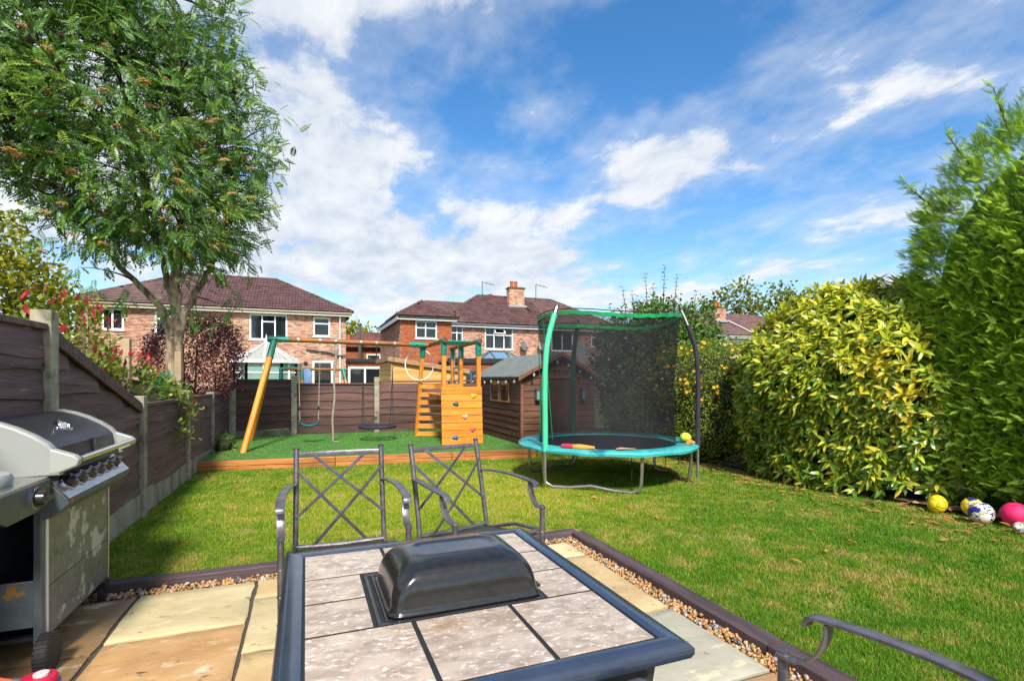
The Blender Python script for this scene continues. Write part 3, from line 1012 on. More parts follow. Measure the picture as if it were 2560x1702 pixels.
def fence_post(root, x, y, z0, z1, s=.055):
    m = MB()
    m.extr([(x - s, y - s, z0), (x + s, y - s, z0), (x + s, y + s, z0), (x - s, y + s, z0)], (0, 0, z1 - z0))
    return m.build('post', 'concrete', root, bevel=.008)


lf = thing('garden_fence', 'dark stained lap fence with concrete posts along the left side', 'fence', (-1.5, 4.1, 0))
LP = [(-1.53, .3, 1.80), (-1.53, 2.2, 1.80), (-1.52, 4.1, 1.80), (-1.50, 6.0, 1.21), (-1.485, 7.97, 1.22), (-1.465, 9.8, 1.16), (-1.45, 11.85, 1.22)]
for x, y, z in LP:
    fence_post(lf, x, y, -.1, z)
TOPS = [(1.70, 1.70), (1.70, 1.70), (1.67, 1.13), (1.12, 1.12), (1.12, 1.12), (1.11, 1.11)]
for i in range(6):
    (x0, y0, _), (x1, y1, _) = LP[i], LP[i + 1]
    fence_panel(lf, (x0, y0 + .055), (x1, y1 - .055), .27, TOPS[i][0], TOPS[i][1], 'fence_dark', .168)
    m = MB().bar((x0, y0 + .055, .115), (x1, y1 - .055, .115), .045, .30)
    m.build('gravel_board', 'gravel_board', lf, bevel=.006)

bf = thing('boundary_fence', 'brown lap fence across the bottom of the garden behind the swings', 'fence', (1.5, 12.15, 0))
BP = [(-1.40, 12.1, 1.30), (-.24, 12.1, 1.45), (1.49, 12.1, 1.42), (3.25, 12.1, 1.38), (5.05, 12.1, 1.38), (6.85, 12.1, 1.38)]
for x, y, z in BP:
    fence_post(bf, x, y, 0, z)
BT = [1.345, 1.275, 1.325, 1.34, 1.33]
for i in range(5):
    fence_panel(bf, (BP[i][0] + .055, 12.12), (BP[i + 1][0] - .055, 12.12), .30 if i == 0 else .20, BT[i], BT[i], 'fence_brown', .178)
    if i == 0:
        MB().bar((BP[i][0] + .055, 12.12, .2), (BP[i + 1][0] - .055, 12.12, .2), .045, .2).build('gravel_board', 'gravel_board', bf, bevel=.006)

# ------------------------------------------------------------------ house helpers
def bricks(root, name, A, B, z0, z1, out, mat, holes=(), mortar='mortar', top=None):
    """stretcher-bond brick face from A to B (plan), real bricks proud of the mortar; holes in (distance, z)"""
    A, B = np.array(A, float), np.array(B, float)
    L = np.linalg.norm(B - A)
    t = (B - A) / L
    o2 = np.array(out, float)
    bl, bh, j = .215, .065, .010
    rows = int((z1 - z0) / (bh + j))
    C = []
    for r in range(rows):
        z = z0 + r * (bh + j)
        s = -(bl + j) / 2 if r % 2 else 0.0
        while s < L:
            a, b = max(s, 0), min(s + bl, L)
            s += bl + j
            if b - a < .03:
                continue
            segs = [(a, b)]
            for h0, h1, hz0, hz1 in holes:
                if z + bh > hz0 and z < hz1:
                    ns = []
                    for p, q in segs:
                        if q <= h0 or p >= h1:
                            ns.append((p, q))
                        else:
                            if p < h0:
                                ns.append((p, h0))
                            if q > h1:
                                ns.append((h1, q))
                    segs = ns
            for p, q in segs:
                if q - p > .02 and not (top and z + bh > top((p + q) / 2)):
                    C.append((p, q, z, z + bh))
    C = np.array(C)
    n = len(C)
    pr = NR.uniform(.007, .011, n)[:, None]
    def P(s, z, d):
        return np.concatenate([A[None] + t[None] * s[:, None] + o2[None] * d, z[:, None]], 1)
    f = [P(C[:, 0], C[:, 2], pr), P(C[:, 1], C[:, 2], pr), P(C[:, 1], C[:, 3], pr), P(C[:, 0], C[:, 3], pr)]
    k = [P(C[:, 0], C[:, 2], 0), P(C[:, 1], C[:, 2], 0), P(C[:, 1], C[:, 3], 0), P(C[:, 0], C[:, 3], 0)]
    V = np.stack(f + k, 1).reshape(-1, 3)
    F0 = np.array([(0, 1, 2, 3), (4, 5, 1, 0), (5, 6, 2, 1), (6, 7, 3, 2), (7, 4, 0, 3)])
    F = (F0[None] + (np.arange(n) * 8)[:, None, None]).reshape(-1, 4)
    ob = npmesh(name, V, F, mat, root, kind='stuff')
    # mortar sheet with the openings left out, and reveals
    ss = sorted({0.0, L, *[h[0] for h in holes], *[h[1] for h in holes]})
    zs = sorted({z0, z1, *[h[2] for h in holes], *[h[3] for h in holes]})
    m = MB()
    def Q(s, z, d=0.0):
        p = A + t * s + o2 * d
        return (p[0], p[1], z)
    for i in range(len(ss) - 1):
        for jx in range(len(zs) - 1):
            cs, cz = (ss[i] + ss[i + 1]) / 2, (zs[jx] + zs[jx + 1]) / 2
            if any(h[0] < cs < h[1] and h[2] < cz < h[3] for h in holes):
                continue
            m.poly([Q(ss[i], zs[jx]), Q(ss[i + 1], zs[jx]), Q(ss[i + 1], zs[jx + 1]), Q(ss[i], zs[jx + 1])])
    for h0, h1, a, b in holes:
        for (s0, za), (s1, zb) in (((h0, a), (h1, a)), ((h1, a), (h1, b)), ((h1, b), (h0, b)), ((h0, b), (h0, a))):
            m.poly([Q(s0, za), Q(s1, zb), Q(s1, zb, -.12), Q(s0, za, -.12)])
    m.build('mortar', mortar, ob)
    return ob


def window(root, x0, x1, z0, z1, y, cols=((1, (1,)),), fw=.06, pane='pane', frame='upvc', sill=True, room=True, curtain=None, opened=None):
    """window in a wall facing -Y: frame with mullions, one pane per light, sill, and what stands behind the glass"""
    m = MB()
    yo, yi = y - .012, y + .06
    m.box(x0, x1, yo, yi, z0, z0 + fw)
    m.box(x0, x1, yo, yi, z1 - fw, z1)
    m.box(x0, x0 + fw, yo + .002, yi, z0 + fw, z1 - fw)
    m.box(x1 - fw, x1, yo + .002, yi, z0 + fw, z1 - fw)
    tw = sum(c[0] for c in cols)
    cells = []
    x = x0 + fw
    W = x1 - x0 - 2 * fw
    for ci, (cw, rows) in enumerate(cols):
        xa, xb = x, x + W * cw / tw
        if ci:
            m.box(xa - fw * .45, xa + fw * .45, yo + .003, yi, z0 + fw, z1 - fw)
        th = sum(rows)
        z = z0 + fw
        Hh = z1 - z0 - 2 * fw
        for ri, rh in enumerate(rows):
            za, zb = z, z + Hh * rh / th
            if ri:
                m.box(xa, xb, yo + .004, yi, za - fw * .4, za + fw * .4)
            cells.append((xa, xb, za, zb))
            z = zb
        x = xb
    w = m.build('window', frame, root)
    for i, (xa, xb, za, zb) in enumerate(cells):
        if opened == i:
            t = MB()
            A = Vector((xa, y - .02, zb)); ln = zb - za
            for px0, px1, q0, q1 in ((xa - .02, xb + .02, 0, .06), (xa - .02, xb + .02, ln - .06, ln), (xa - .02, xa + .05, .06, ln - .06), (xb - .05, xb + .02, .06, ln - .06)):
                pts = []
                for pxx, qq in ((px0, q0), (px1, q0), (px1, q1), (px0, q1)):
                    pts.append((pxx, y - .03 - qq * .55, zb - qq * .83))
                t.extr(pts, (0, -.03, .02))
            t.build('open_light', frame, w)
            continue
        MB().box(xa, xb, y + .015, y + .03, za, zb).build('pane', pane, w)
    if sill:
        MB().box(x0 - .06, x1 + .06, y - .07, y + .05, z0 - .055, z0 - .003).build('sill', frame, w)
    if room:
        MB().box(x0, x1, y + .55, y + .6, z0, z1).build('room_wall', 'room_dark', w)
        if curtain:
            for c0, c1, kind in curtain:
                cm = MB()
                n = 10
                for i in range(n + 1):
                    xx = x0 + (x1 - x0) * (c0 + (c1 - c0) * i / n)
                    yy = y + .12 + .02 * math.sin(i * 2.1)
                    cm.v += [(xx, yy, z0 + .05 if kind != 'blind_mauve' else z1 - (z1 - z0) * .27), (xx, yy, z1 - .03)]
                for i in range(n):
                    cm.f.append((2 * i, 2 * i + 2, 2 * i + 3, 2 * i + 1))
                cm.build('curtain', kind, w)
    return w


def tile_tpl(w, l):
    """interlocking tile with two rolls; x across, y up the slope, z out"""
    prof = [(0, .014), (.08, .052), (.17, .014), (.5, .010), (.58, .052), (.67, .014), (1, .010)]
    top = [(x * w, 0, z + .040) for x, z in prof] + [(x * w, l, z) for x, z in prof]
    n = len(prof)
    f = [(i, i + 1, n + i + 1, n + i) for i in range(n - 1)]
    v = top + [(x * w, 0, -.006) for x, z in prof]
    f += [(2 * n + i, 2 * n + i + 1, i + 1, i) for i in range(n - 1)]
    return v, f


def roof_plane(root, pts, mat, n_obj=0, prefer=None, w=.33, l=.345, under='roof_under'):
    """tiled slope: pts[0]->pts[1] is the eave; tiles are real pieces, nearest ones objects"""
    P = [Vector(p) for p in pts]
    u = (P[1] - P[0]).normalized()
    nrm = None
    for k in range(2, len(P)):
        c = u.cross(P[k] - P[0])
        if c.length > 1e-3:
            nrm = c.normalized()
            break
    if nrm.z < 0:
        nrm = -nrm
    v = nrm.cross(u)
    if v.z < 0:
        v = -v
    poly = [((p - P[0]).dot(u), (p - P[0]).dot(v)) for p in P]

    def inside(a, b):
        c = False
        for i in range(len(poly)):
            (x1, y1), (x2, y2) = poly[i], poly[i - 1]
            if (y1 > b) != (y2 > b) and a < (x2 - x1) * (b - y1) / (y2 - y1) + x1:
                c = not c
        return c

    deck = MB().poly([tuple(p) for p in P]).build('roof', under, root)
    hi = max(p[1] for p in poly)
    lo_x, hi_x = min(p[0] for p in poly), max(p[0] for p in poly)
    T = []
    r = 0
    while r * (l - .03) < hi:
        b = r * (l - .03)
        a = lo_x - (w / 2 if False else 0)
        while a < hi_x:
            if inside(a + w / 2, min(b + l * .5, hi - .02)) and (inside(a + .05, b + .12) or inside(a + w - .05, b + .12)):
                T.append((a, b))
            a += w - .005
        r += 1
    tv, tf = tile_tpl(w, l)
    Mt = Matrix((u, v, nrm)).transposed()
    pos = [P[0] + u * a + v * b + nrm * .02 for a, b in T]
    order = list(range(len(T)))
    objs = set()
    if n_obj:
        key = prefer or (lambda p: (p - Vector((0, 0, EYE))).length)
        order.sort(key=lambda i: key(pos[i]))
        objs = set(order[:n_obj])
        me = MB().add(tv, tf).mesh('roof_tile')
        me.materials.append(MATS[mat])
        eul = Mt.to_euler()
        off = OFF.get(root.name, (0, 0, 0))
        for i in objs:
            ob = bpy.data.objects.new('roof_tile', me)
            COL.objects.link(ob)
            ob.parent = deck
            ob.location = vsub(pos[i] + nrm * RD.uniform(-.003, .004), off)
            ob.rotation_euler = eul
    rest = [i for i in range(len(T)) if i not in objs]
    if rest:
        tvn = np.array(tv) @ np.array(Mt).T
        pp = np.array([pos[i] for i in rest])
        V = tvn[None] + pp[:, None]
        F = np.array(tf)[None] + (np.arange(len(rest)) * len(tv))[:, None, None]
        npmesh('tiles', V.reshape(-1, 3), F.reshape(-1, 4), mat, deck, kind='stuff')
    return deck


def ridge(root, a, b, mat='ridge_tile', r=.10):
    a, b = Vector(a), Vector(b)
    L = (b - a).length
    n = max(1, int(L / .42))
    t = (b - a) / L
    m = MB()
    for i in range(n):
        p, q = a + t * (L * i / n), a + t * (L * (i + 1) / n + .02)
        m.tube([p, q], [r + .012, r], 7, flat=.8)
    return m.build('ridge_tiles', mat, root)


def gutter(root, x0, x1, y, z, mat, fas='upvc'):
    m = MB().box(x0, x1, y, y + .03, z - .22, z - .01)
    m.build('fascia', fas, root)
    g_ = MB()
    n = 8
    pts = [(y - .07 + .055 * math.cos(PI + PI * k / n), z - .04 + .05 * math.sin(PI + PI * k / n)) for k in range(n + 1)]
    g_.extr([(x0, a, b) for a, b in pts], (x1 - x0, 0, 0))
    g_.build('gutter', mat, root)


def hipped(root, x0, x1, y0, y1, ze, rx0, rx1, ry, zr, mat, n_front=0, prefer=None):
    ov = roof_plane
    ov(root, [(x0, y0, ze), (x1, y0, ze), (rx1, ry, zr), (rx0, ry, zr)], mat, n_front, prefer)
    ov(root, [(x1, y0, ze), (x1, y1, ze), (rx1, ry, zr)], mat)
    ov(root, [(x0, y1, ze), (x0, y0, ze), (rx0, ry, zr)], mat)
    MB().poly([(x1, y1, ze), (x0, y1, ze), (rx0, ry, zr), (rx1, ry, zr)]).build('roof', mat, root)
    for a, b in (((rx0, ry, zr), (rx1, ry, zr)), ((x0, y0, ze), (rx0, ry, zr)), ((x1, y0, ze), (rx1, ry, zr))):
        ridge(root, (a[0], a[1], a[2] + .02), (b[0], b[1], b[2] + .02))


def chimney(root, x, y, z0, z1, w=.95, d=.55, pots=2, moss=True):
    ch = bricks(root, 'chimney', (x - w / 2, y - d / 2), (x + w / 2, y - d / 2), z0, z1, (0, -1), 'brick_pale')
    bricks(root, 'chimney_side', (x - w / 2, y + d / 2), (x - w / 2, y - d / 2), z0, z1, (-1, 0), 'brick_pale')
    MB().box(x - w / 2 + .003, x + w / 2, y - d / 2 + .003, y + d / 2, z0, z1).build('chimney_core', 'mortar', root)
    MB().box(x - w / 2 - .07, x + w / 2 + .07, y - d / 2 - .07, y + d / 2 + .07, z1, z1 + .13).build('chimney_cap', 'moss' if moss else 'mortar', root, bevel=.02)
    for k in range(pots):
        px = x - w / 2 + .28 + k * .32
        MB().lathe([(.13, 0), (.12, .35), (.14, .37), (.14, .44), (.11, .45), (.10, .2)], (px, y, z1 + .13), 12).build('chimney_pot', 'chimney_pot', root, smooth=True)
    fl = MB()
    fl.box(x - w / 2 - .14, x + w / 2 + .14, y - d / 2 - .16, y - d / 2 - .012, z0 + .0, z0 + .2)
    fl.build('flashing', 'lead', root)


# ------------------------------------------------------------------ pale brick semi, left
Y1 = 31.5
h1 = thing('brick_house', 'pale brick semi with white conservatory and hipped tiled roof behind the rowan', 'house', (-4, Y1, -.1))
HX0, HX1 = -10.5, 2.15
W1 = [(-9.43, -8.51, 3.84, 4.92), (-7.2, -6.45, 3.55, 4.85), (-2.85, -.97, 3.53, 4.93), (.38, 1.28, 3.80, 4.88), (.34, 1.43, .35, 2.41)]
bricks(h1, 'wall', (HX0, Y1), (HX1, Y1), -.1, 5.12, (0, -1), 'brick_pale', [(a - HX0, b - HX0, c, d) for a, b, c, d in W1])
MB().box(HX1 - .05, HX1 - .002, Y1 + .005, Y1 + 7.4, -.1, 5.12).build('side_wall', 'brick_pale', h1)
MB().box(HX0 + .002, HX0 + .05, Y1 + .005, Y1 + 7.4, -.1, 5.12).build('side_wall', 'brick_pale', h1)
window(h1, *W1[0], Y1, ((1, (1,)), (1.1, (1,))), fw=.09, curtain=((0, 1, 'curtain'),))
window(h1, *W1[1], Y1, ((1, (3, 1)),), fw=.09)
window(h1, *W1[2], Y1, ((1, (1,)), (1.2, (2.6, .9)), (1, (1,))), fw=.08, curtain=((.03, .16, 'curtain'), (.84, .97, 'curtain'), (.0, .33, 'blind_mauve'), (.67, 1, 'blind_mauve')))
window(h1, *W1[3], Y1, ((1, (2.4, 1)),), fw=.085)
window(h1, *W1[4], Y1, ((1, (3.6, 1)),), fw=.10, sill=False)
gutter(h1, HX0 - .35, HX1 + .3, Y1 - .34, 5.18, 'fascia_cream', 'fascia_cream')
MB().box(HX0 - .3, HX1 + .28, Y1 - .31, Y1 - .002, 4.98, 5.02).build('soffit', 'fascia_cream', h1)
MB().tube([(1.82, Y1 - .06, 0), (1.82, Y1 - .06, 4.7), (1.82, Y1 - .35, 5.08)], .05, 8).build('downpipe', 'upvc', h1, smooth=True)
MB().tube([(-10.0, Y1 - .06, 0), (-10.0, Y1 - .06, 4.7), (-10.0, Y1 - .35, 5.08)], .05, 8).build('downpipe', 'upvc', h1, smooth=True)
MB().tube([(.0, Y1 - .1, 3.05), (1.2, Y1 - .12, 2.9), (1.8, Y1 - .12, 2.72), (2.15, Y1 - .12, 2.78)], .045, 8).build('waste_pipe', 'gutter_black', h1, smooth=True)
MB().lathe([(.11, 0), (.11, -.06), (.06, -.07)], (-.02, Y1, 2.28), 12, 'y').build('vent', 'gutter_black', h1)
hipped(h1, HX0 - .35, HX1 + .35, Y1 - .38, Y1 + 7.7, 5.2, -6.45, -1.7, Y1 + 3.7, 7.5, 'roof_tile', 300, prefer=lambda p: abs(p.x + .3) * .5 + p.y * .3)

cons = []
FP = [(-3.35, Y1), (-3.35, 29.5), (-2.75, 28.75), (-1.15, 28.75), (-.5, 29.5), (-.5, Y1)]
cv = MB()
for i in range(5):
    a, b = FP[i], FP[i + 1]
    cv.bar((*a, .25), (*b, .25), .12, .7)
cv.build('conservatory_base', 'mortar_red', h1)
fr = MB()
for i in range(5):
    a, b = Vector((*FP[i], 0)), Vector((*FP[i + 1], 0))
    n = 2 if (b - a).length > .8 else 1
    for z in (.64, 1.72, 2.24):
        fr.bar(a + Vector((0, 0, z)), b + Vector((0, 0, z)), .09, .11 if z != 1.72 else .07)
    for k in range(n + 1):
        p = a.lerp(b, k / n)
        fr.bar(p + Vector((0, 0, .6)), p + Vector((0, 0, 2.25)), .12, .12, (1, 0, 0))
co = fr.build('conservatory', 'upvc', h1)
for i in range(5):
    a, b = Vector((*FP[i], 0)), Vector((*FP[i + 1], 0))
    n = 2 if (b - a).length > .8 else 1
    for k in range(n):
        p, q = a.lerp(b, k / n), a.lerp(b, (k + 1) / n)
        for z0_, z1_ in ((.7, 1.69), (1.76, 2.18)):
            MB().bar(p.lerp(q, .04) + Vector((0, 0, (z0_ + z1_) / 2)), q.lerp(p, .04) + Vector((0, 0, (z0_ + z1_) / 2)), .02, z1_ - z0_).build('pane', 'pane_green', co)
apex = Vector((-1.93, 29.95, 3.3))
rp = [(-3.5, Y1 - .05), (-3.5, 29.45), (-2.85, 28.6), (-1.05, 28.6), (-.35, 29.45), (-.35, Y1 - .05)]
back = Vector((-1.93, Y1 - .05, 3.3))
rb = MB()
for i in range(5):
    a, b = Vector((*rp[i], 2.33)), Vector((*rp[i + 1], 2.33))
    quad = [a, b, apex] if 0 < i < 4 else ([a, b, apex, back] if i == 0 else [a, b, back, apex])
    MB().poly([tuple(p) for p in quad]).build('roof_pane', 'pane_roof', co)
    rb.bar(a - Vector((0, 0, .05)), b - Vector((0, 0, .05)), .12, .16)
    for k in (0, .5, 1):
        p = a.lerp(b, k)
        e = apex if 0 < i < 4 else apex.lerp(back, (1 - k) if i == 0 else k)
        rb.bar(p + Vector((0, 0, .02)), e + Vector((0, 0, .02)), .07, .05)
rb.bar(apex, back, .12, .12)
rb.lathe([(.10, 0), (.06, .1), (.09, .16), (.03, .24), (.012, .42)], (apex.x, apex.y, apex.z), 10)
rb.build('roof_bars', 'upvc', co)

# ------------------------------------------------------------------ extended brick semi, middle
Y2, YE = 33.0, 30.8
h2 = thing('brick_house', 'brick semi with orange brick extension and chimney behind the climbing tower', 'house', (12, Y2, -.1))
we = (6.04, 7.33, 3.80, 4.86)
bricks(h2, 'extension_wall', (5.18, YE), (8.25, YE), -.1, 5.0, (0, -1), 'brick_orange', [(we[0] - 5.18, we[1] - 5.18, we[2], we[3])], 'mortar_red')
bricks(h2, 'side_wall', (5.18, 39.8), (5.18, YE), -.1, 5.0, (-1, 0), 'brick_pale')
MB().box(8.2, 8.247, YE + .01, Y2, -.1, 5.0).build('extension_side', 'brick_orange', h2)
W2 = [(8.78, 9.59, 3.70, 4.86), (11.12, 13.13, 3.39, 4.86), (16.04, 17.75, 3.37, 4.80), (19.26, 20.5, 3.72, 4.80)]
bricks(h2, 'wall', (8.25, Y2), (21.6, Y2), -.1, 4.98, (0, -1), 'brick_pale', [(a - 8.25, b - 8.25, c, d) for a, b, c, d in W2])
window(h2, *we, YE, ((1, (1.6, 1)), (1.15, (1.6, 1))), fw=.075)
window(h2, *W2[0], Y2, ((1, (1.7, 1)), (1, (1.7, 1))), fw=.07)
window(h2, *W2[1], Y2, ((1, (2, 1)), (1.25, (2, 1)), (1, (2, 1))), fw=.075, opened=3)
window(h2, *W2[2], Y2, ((1, (1,)), (1, (1,))), fw=.075, curtain=((.45, .98, 'curtain'),))
window(h2, *W2[3], Y2, ((1, (2, 1)),), fw=.075)
gutter(h2, 8.25, 21.8, Y2 - .32, 5.02, 'gutter_black')
gutter(h2, 4.95, 8.5, YE - .3, 5.08, 'gutter_black')
MB().box(4.93, 4.96, YE - .3, 39.8, 4.86, 5.06).build('fascia', 'upvc', h2)
hipped(h2, 8.0, 21.9, Y2 - .36, 40.2, 5.06, 11.7, 17.6, 36.4, 7.5, 'roof_tile', 240, prefer=lambda p: abs(p.x - 12.5))
roof_plane(h2, [(4.9, Y2 - .36, 5.08), (11.2, Y2 - .36, 5.06), (11.2, 36.4, 6.85), (7.85, 36.4, 6.85)], 'roof_tile')
roof_plane(h2, [(4.9, 40.0, 5.06), (4.9, YE - .3, 5.06), (4.9, Y2 - .3, 5.06), (7.85, 36.4, 6.85)], 'roof_tile')
ridge(h2, (7.85, 36.4, 6.87), (11.1, 36.4, 6.87))
ridge(h2, (5.6, 33.5, 5.5), (7.85, 36.4, 6.87))
roof_plane(h2, [(4.88, YE - .36, 5.10), (8.6, YE - .36, 5.10), (6.74, 32.35, 6.22)], 'roof_tile', 60)
roof_plane(h2, [(8.6, YE - .36, 5.10), (8.6, 34.6, 5.10), (6.74, 35.4, 6.22), (6.74, 32.35, 6.22)], 'roof_tile')
roof_plane(h2, [(4.88, 35.2, 5.10), (4.88, YE - .36, 5.10), (6.74, 32.35, 6.22), (6.74, 35.4, 6.22)], 'roof_tile')
ridge(h2, (4.88, YE - .36, 5.12), (6.74, 32.35, 6.24), r=.12)
ridge(h2, (8.6, YE - .36, 5.12), (6.74, 32.35, 6.24), r=.12)
ridge(h2, (6.74, 32.35, 6.24), (6.74, 35.3, 6.24), r=.12)
chimney(h2, 14.3, 35.4, 6.55, 7.95, 1.15, .6)
mo = MB()
for k in range(46):
    s = RD.random()
    mo.ball((14.9 + s * .95 + RD.gauss(0, .12), 34.9 - s * 2.1 + RD.gauss(0, .12), 6.62 - s * 1.40 + .03), RD.uniform(.05, .13), 6, 4, (1, 1, .35))
mo.build('moss', 'moss', h2)
for x, c in ((13.84, 'dish_grey'), (15.15, 'dish_pale')):
    d_ = MB()
    pr = [(.02, .06), (.14, .05), (.26, .02), (.33, -.03), (.335, -.015)]
    d_.lathe(pr, (0, 0, 0), 20, 'y')
    Mr = Matrix.Rotation(.5, 3, 'Z') @ Matrix.Rotation(-.35, 3, 'X')
    d_.v = [tuple(Mr @ Vector(v) + Vector((x, Y2 - .28, 3.62))) for v in d_.v]
    dd = d_.build('satellite_dish', c, h2, smooth=True)
    MB().tube([(x, Y2 - .02, 3.3), (x, Y2 - .25, 3.35), (x, Y2 - .24, 3.6)], .022, 6).tube([(x, Y2 - .3, 3.32), (x + .12, Y2 - .62, 3.5)], .014, 6).box(x + .07, x + .17, Y2 - .68, Y2 - .6, 3.47, 3.56).build('dish_arm', 'dark_metal', dd)
for px, hh in ((12.0, 8.5), (16.3, 8.6)):
    MB().tube([(px, 36.2, 7.0), (px, 36.2, hh)], .025, 6).tube([(px - .05, 36.2, hh), (px + .9, 36.0, hh - .22)], .02, 6).tube([(px + .3, 36.0, hh - .02), (px + .3, 36.25, hh - .15)], .012, 5).tube([(px + .6, 35.9, hh - .1), (px + .6, 36.2, hh - .2)], .012, 5).build('aerial', 'dark_metal', h2)
MB().lathe([(.16, 0), (.16, .3), (.24, .32), (.24, .38), (.05, .46)], (13.1, 37.6, 7.45), 12).build('flue', 'chimney_pot', h2)
# single-storey flat roofed extension with a roof lantern
YX = 28.6
wb = (8.1, 9.25, .9, 1.92)
bricks(h2, 'flat_extension_wall', (7.5, YX), (12.6, YX), -.1, 2.3, (0, -1), 'brick_orange', [(wb[0] - 7.5, wb[1] - 7.5, wb[2], wb[3])], 'mortar_red')
MB().box(7.5, 12.6, YX + .006, Y2 - .02, 1.96, 2.3).build('flat_roof_core', 'roof_under', h2)
window(h2, *wb, YX, ((1.2, (1,)), (.7, (1,))), fw=.09, frame='blue_paint')
MB().box(7.4, 12.75, YX - .16, YX - .1, 2.3, 2.56).build('fascia', 'gutter_black', h2)
MB().box(7.4, 12.75, YX - .1, Y2 - .05, 2.40, 2.52).build('flat_roof', 'lead', h2)
ln = MB()
L0 = [(9.7, 29.4, 2.56), (12.5, 29.4, 2.56), (12.5, 31.6, 2.56), (9.7, 31.6, 2.56)]
R0, R1 = (10.6, 30.5, 3.08), (11.6, 30.5, 3.08)
for a, b in ((0, 1), (1, 2), (2, 3), (3, 0)):
    ln.bar(L0[a], L0[b], .12, .14)
for a, b in ((L0[0], R0), (L0[3], R0), (L0[1], R1), (L0[2], R1), (R0, R1), ((10.6, 29.4, 2.56), R0), ((11.6, 29.4, 2.56), R1)):
    ln.bar(a, b, .08, .08)
lo_ = ln.build('roof_lantern', 'lamp_metal', h2)
for q in ([L0[0], L0[1], R1, R0], [L0[1], L0[2], R1], [L0[2], L0[3], R0, R1], [L0[3], L0[0], R0]):
    MB().poly(q).build('pane', 'pane_sky', lo_)

# ------------------------------------------------------------------ house beyond the hedge, right
h3 = thing('brick_house', 'brown tiled house roof with chimney seen over the yellow flowering bush', 'house', (36, 35, -.1))
MB().box(29.5, 44.5, 35, 35.05, -.1, 5.1).build('wall', 'fascia_cream', h3)
MB().box(29.5, 29.55, 35.06, 42, -.1, 5.1).build('side_wall', 'brick_pale', h3)
window(h3, 33.6, 35.6, 3.6, 4.7, 34.98, ((1, (1,)), (1, (1,))), fw=.08, room=False)
gutter(h3, 29.2, 44.8, 34.66, 5.16, 'upvc')
hipped(h3, 29.1, 44.9, 34.6, 42.3, 5.2, 32.5, 41.0, 38.4, 7.55, 'roof_tile')
chimney(h3, 34.6, 36.8, 6.5, 7.75, 1.2, .6)
MB().tube([(35.3, 36.3, 6.62), (36.9, 34.7, 5.32)], .06, 6).build('lead_valley', 'lead', h3)
for k in range(3):
    MB().lathe([(.13, 0), (.12, .4), (.15, .42), (.15, .5)], (32.4 + k * .42, 39, 7.5), 10).build('chimney_pot', 'chimney_pot', h3)

# ------------------------------------------------------------------ low buildings in the gap between the houses
h4 = thing('brick_house', 'small red roofed house far off in the gap between the two semis', 'house', (5, 43, -.1))
bricks(h4, 'wall', (2.2, 43), (8.5, 43), -.1, 3.85, (0, -1), 'brick_orange', [(2.3, 3.4, 2.85, 3.4)], 'mortar_red')
window(h4, 4.5, 5.6, 2.85, 3.4, 43, ((1, (1,)),), fw=.1, room=False)
hipped(h4, 1.9, 8.8, 42.6, 49, 3.9, 4.3, 6.4, 45.8, 5.3, 'roof_tile_red')
MB().lathe([(.14, 0), (.12, .45), (.15, .5)], (3.2, 44, 4.5), 10).build('chimney_pot', 'chimney_pot', h4)
h5 = thing('flat_roof_extension', 'low brick extension with white patio doors beside the left semi', 'building', (3.4, 32, -.1))
bricks(h5, 'wall', (2.2, 32.2), (5.1, 32.2), -.1, 2.4, (0, -1), 'brick_orange', [(.12, 2.05, .0, 2.12)], 'mortar_red')
window(h5, 2.32, 4.25, .0, 2.12, 32.2, ((1, (1,)), (1, (1,))), fw=.12, sill=False, curtain=((.08, .4, 'curtain'),))
MB().box(2.17, 5.15, 32.0, 36, 2.41, 2.60).build('flat_roof', 'gutter_black', h5)
tpole = thing('telegraph_pole', 'dark wooden telegraph pole rising between the two semis', 'pole', (3.85, 45, -.1))
MB().tube([(3.85, 41.5, -.1), (3.85, 41.5, 5.6)], [.13, .10], 8).build('pole', 'pole_wood', tpole, smooth=True)
MB().box(3.55, 4.15, 41.45, 41.55, 5.2, 5.3).build('crossarm', 'pole_wood', tpole)
wr = MB()
for k in range(4):
    pts = [(3.8 + k * .1 + (9 - 3.8) * t, 41.5 - t * 4, 5.25 - t * .9 - .6 * math.sin(PI * t) * .6 - k * .1) for t in [i / 8 for i in range(9)]]
    wr.tube(pts, .008, 4)
wr.build('wires', 'gutter_black', tpole)

# ------------------------------------------------------------------ neighbour's timber cabin
cab = thing('garden_cabin', 'honey coloured timber cabin with sloping flat roof behind the bottom fence', 'cabin', (3.5, 17, 0))
CX0, CX1, CY0, CY1 = 2.42, 4.75, 16.0, 18.7
zl, zr = 2.02, 1.66
z = .3
bme = MB().box(-(CX1 - CX0) / 2, (CX1 - CX0) / 2, -.02, .004, -.069, .069).mesh('board')
bme.materials.append(MATS['cabin_wood'])
bms = MB().box(-(CY1 - CY0) / 2, (CY1 - CY0) / 2, -.02, .004, -.069, .069).mesh('board')
bms.materials.append(MATS['cabin_wood'])
while z < 1.97:
    piece('board', bms, cab, (CX0, (CY0 + CY1) / 2, z), (-.06, 0, -PI / 2))
    if z < 1.62:
        piece('board', bme, cab, ((CX0 + CX1) / 2, CY0, z), (.06, 0, 0))
    z += .143
MB().extr([(CX0 + .01, CY0 + .012, 0), (CX1, CY0 + .012, 0), (CX1, CY0 + .012, zr - .05), (CX0 + .01, CY0 + .012, zl - .04)], (0, CY1 - CY0, 0)).build('wall', 'cabin_wood', cab)
MB().box(CX0 - .035, CX0 + .02, CY0 - .035, CY0 + .02, 0, zl - .03).build('corner_trim', 'cabin_trim', cab)
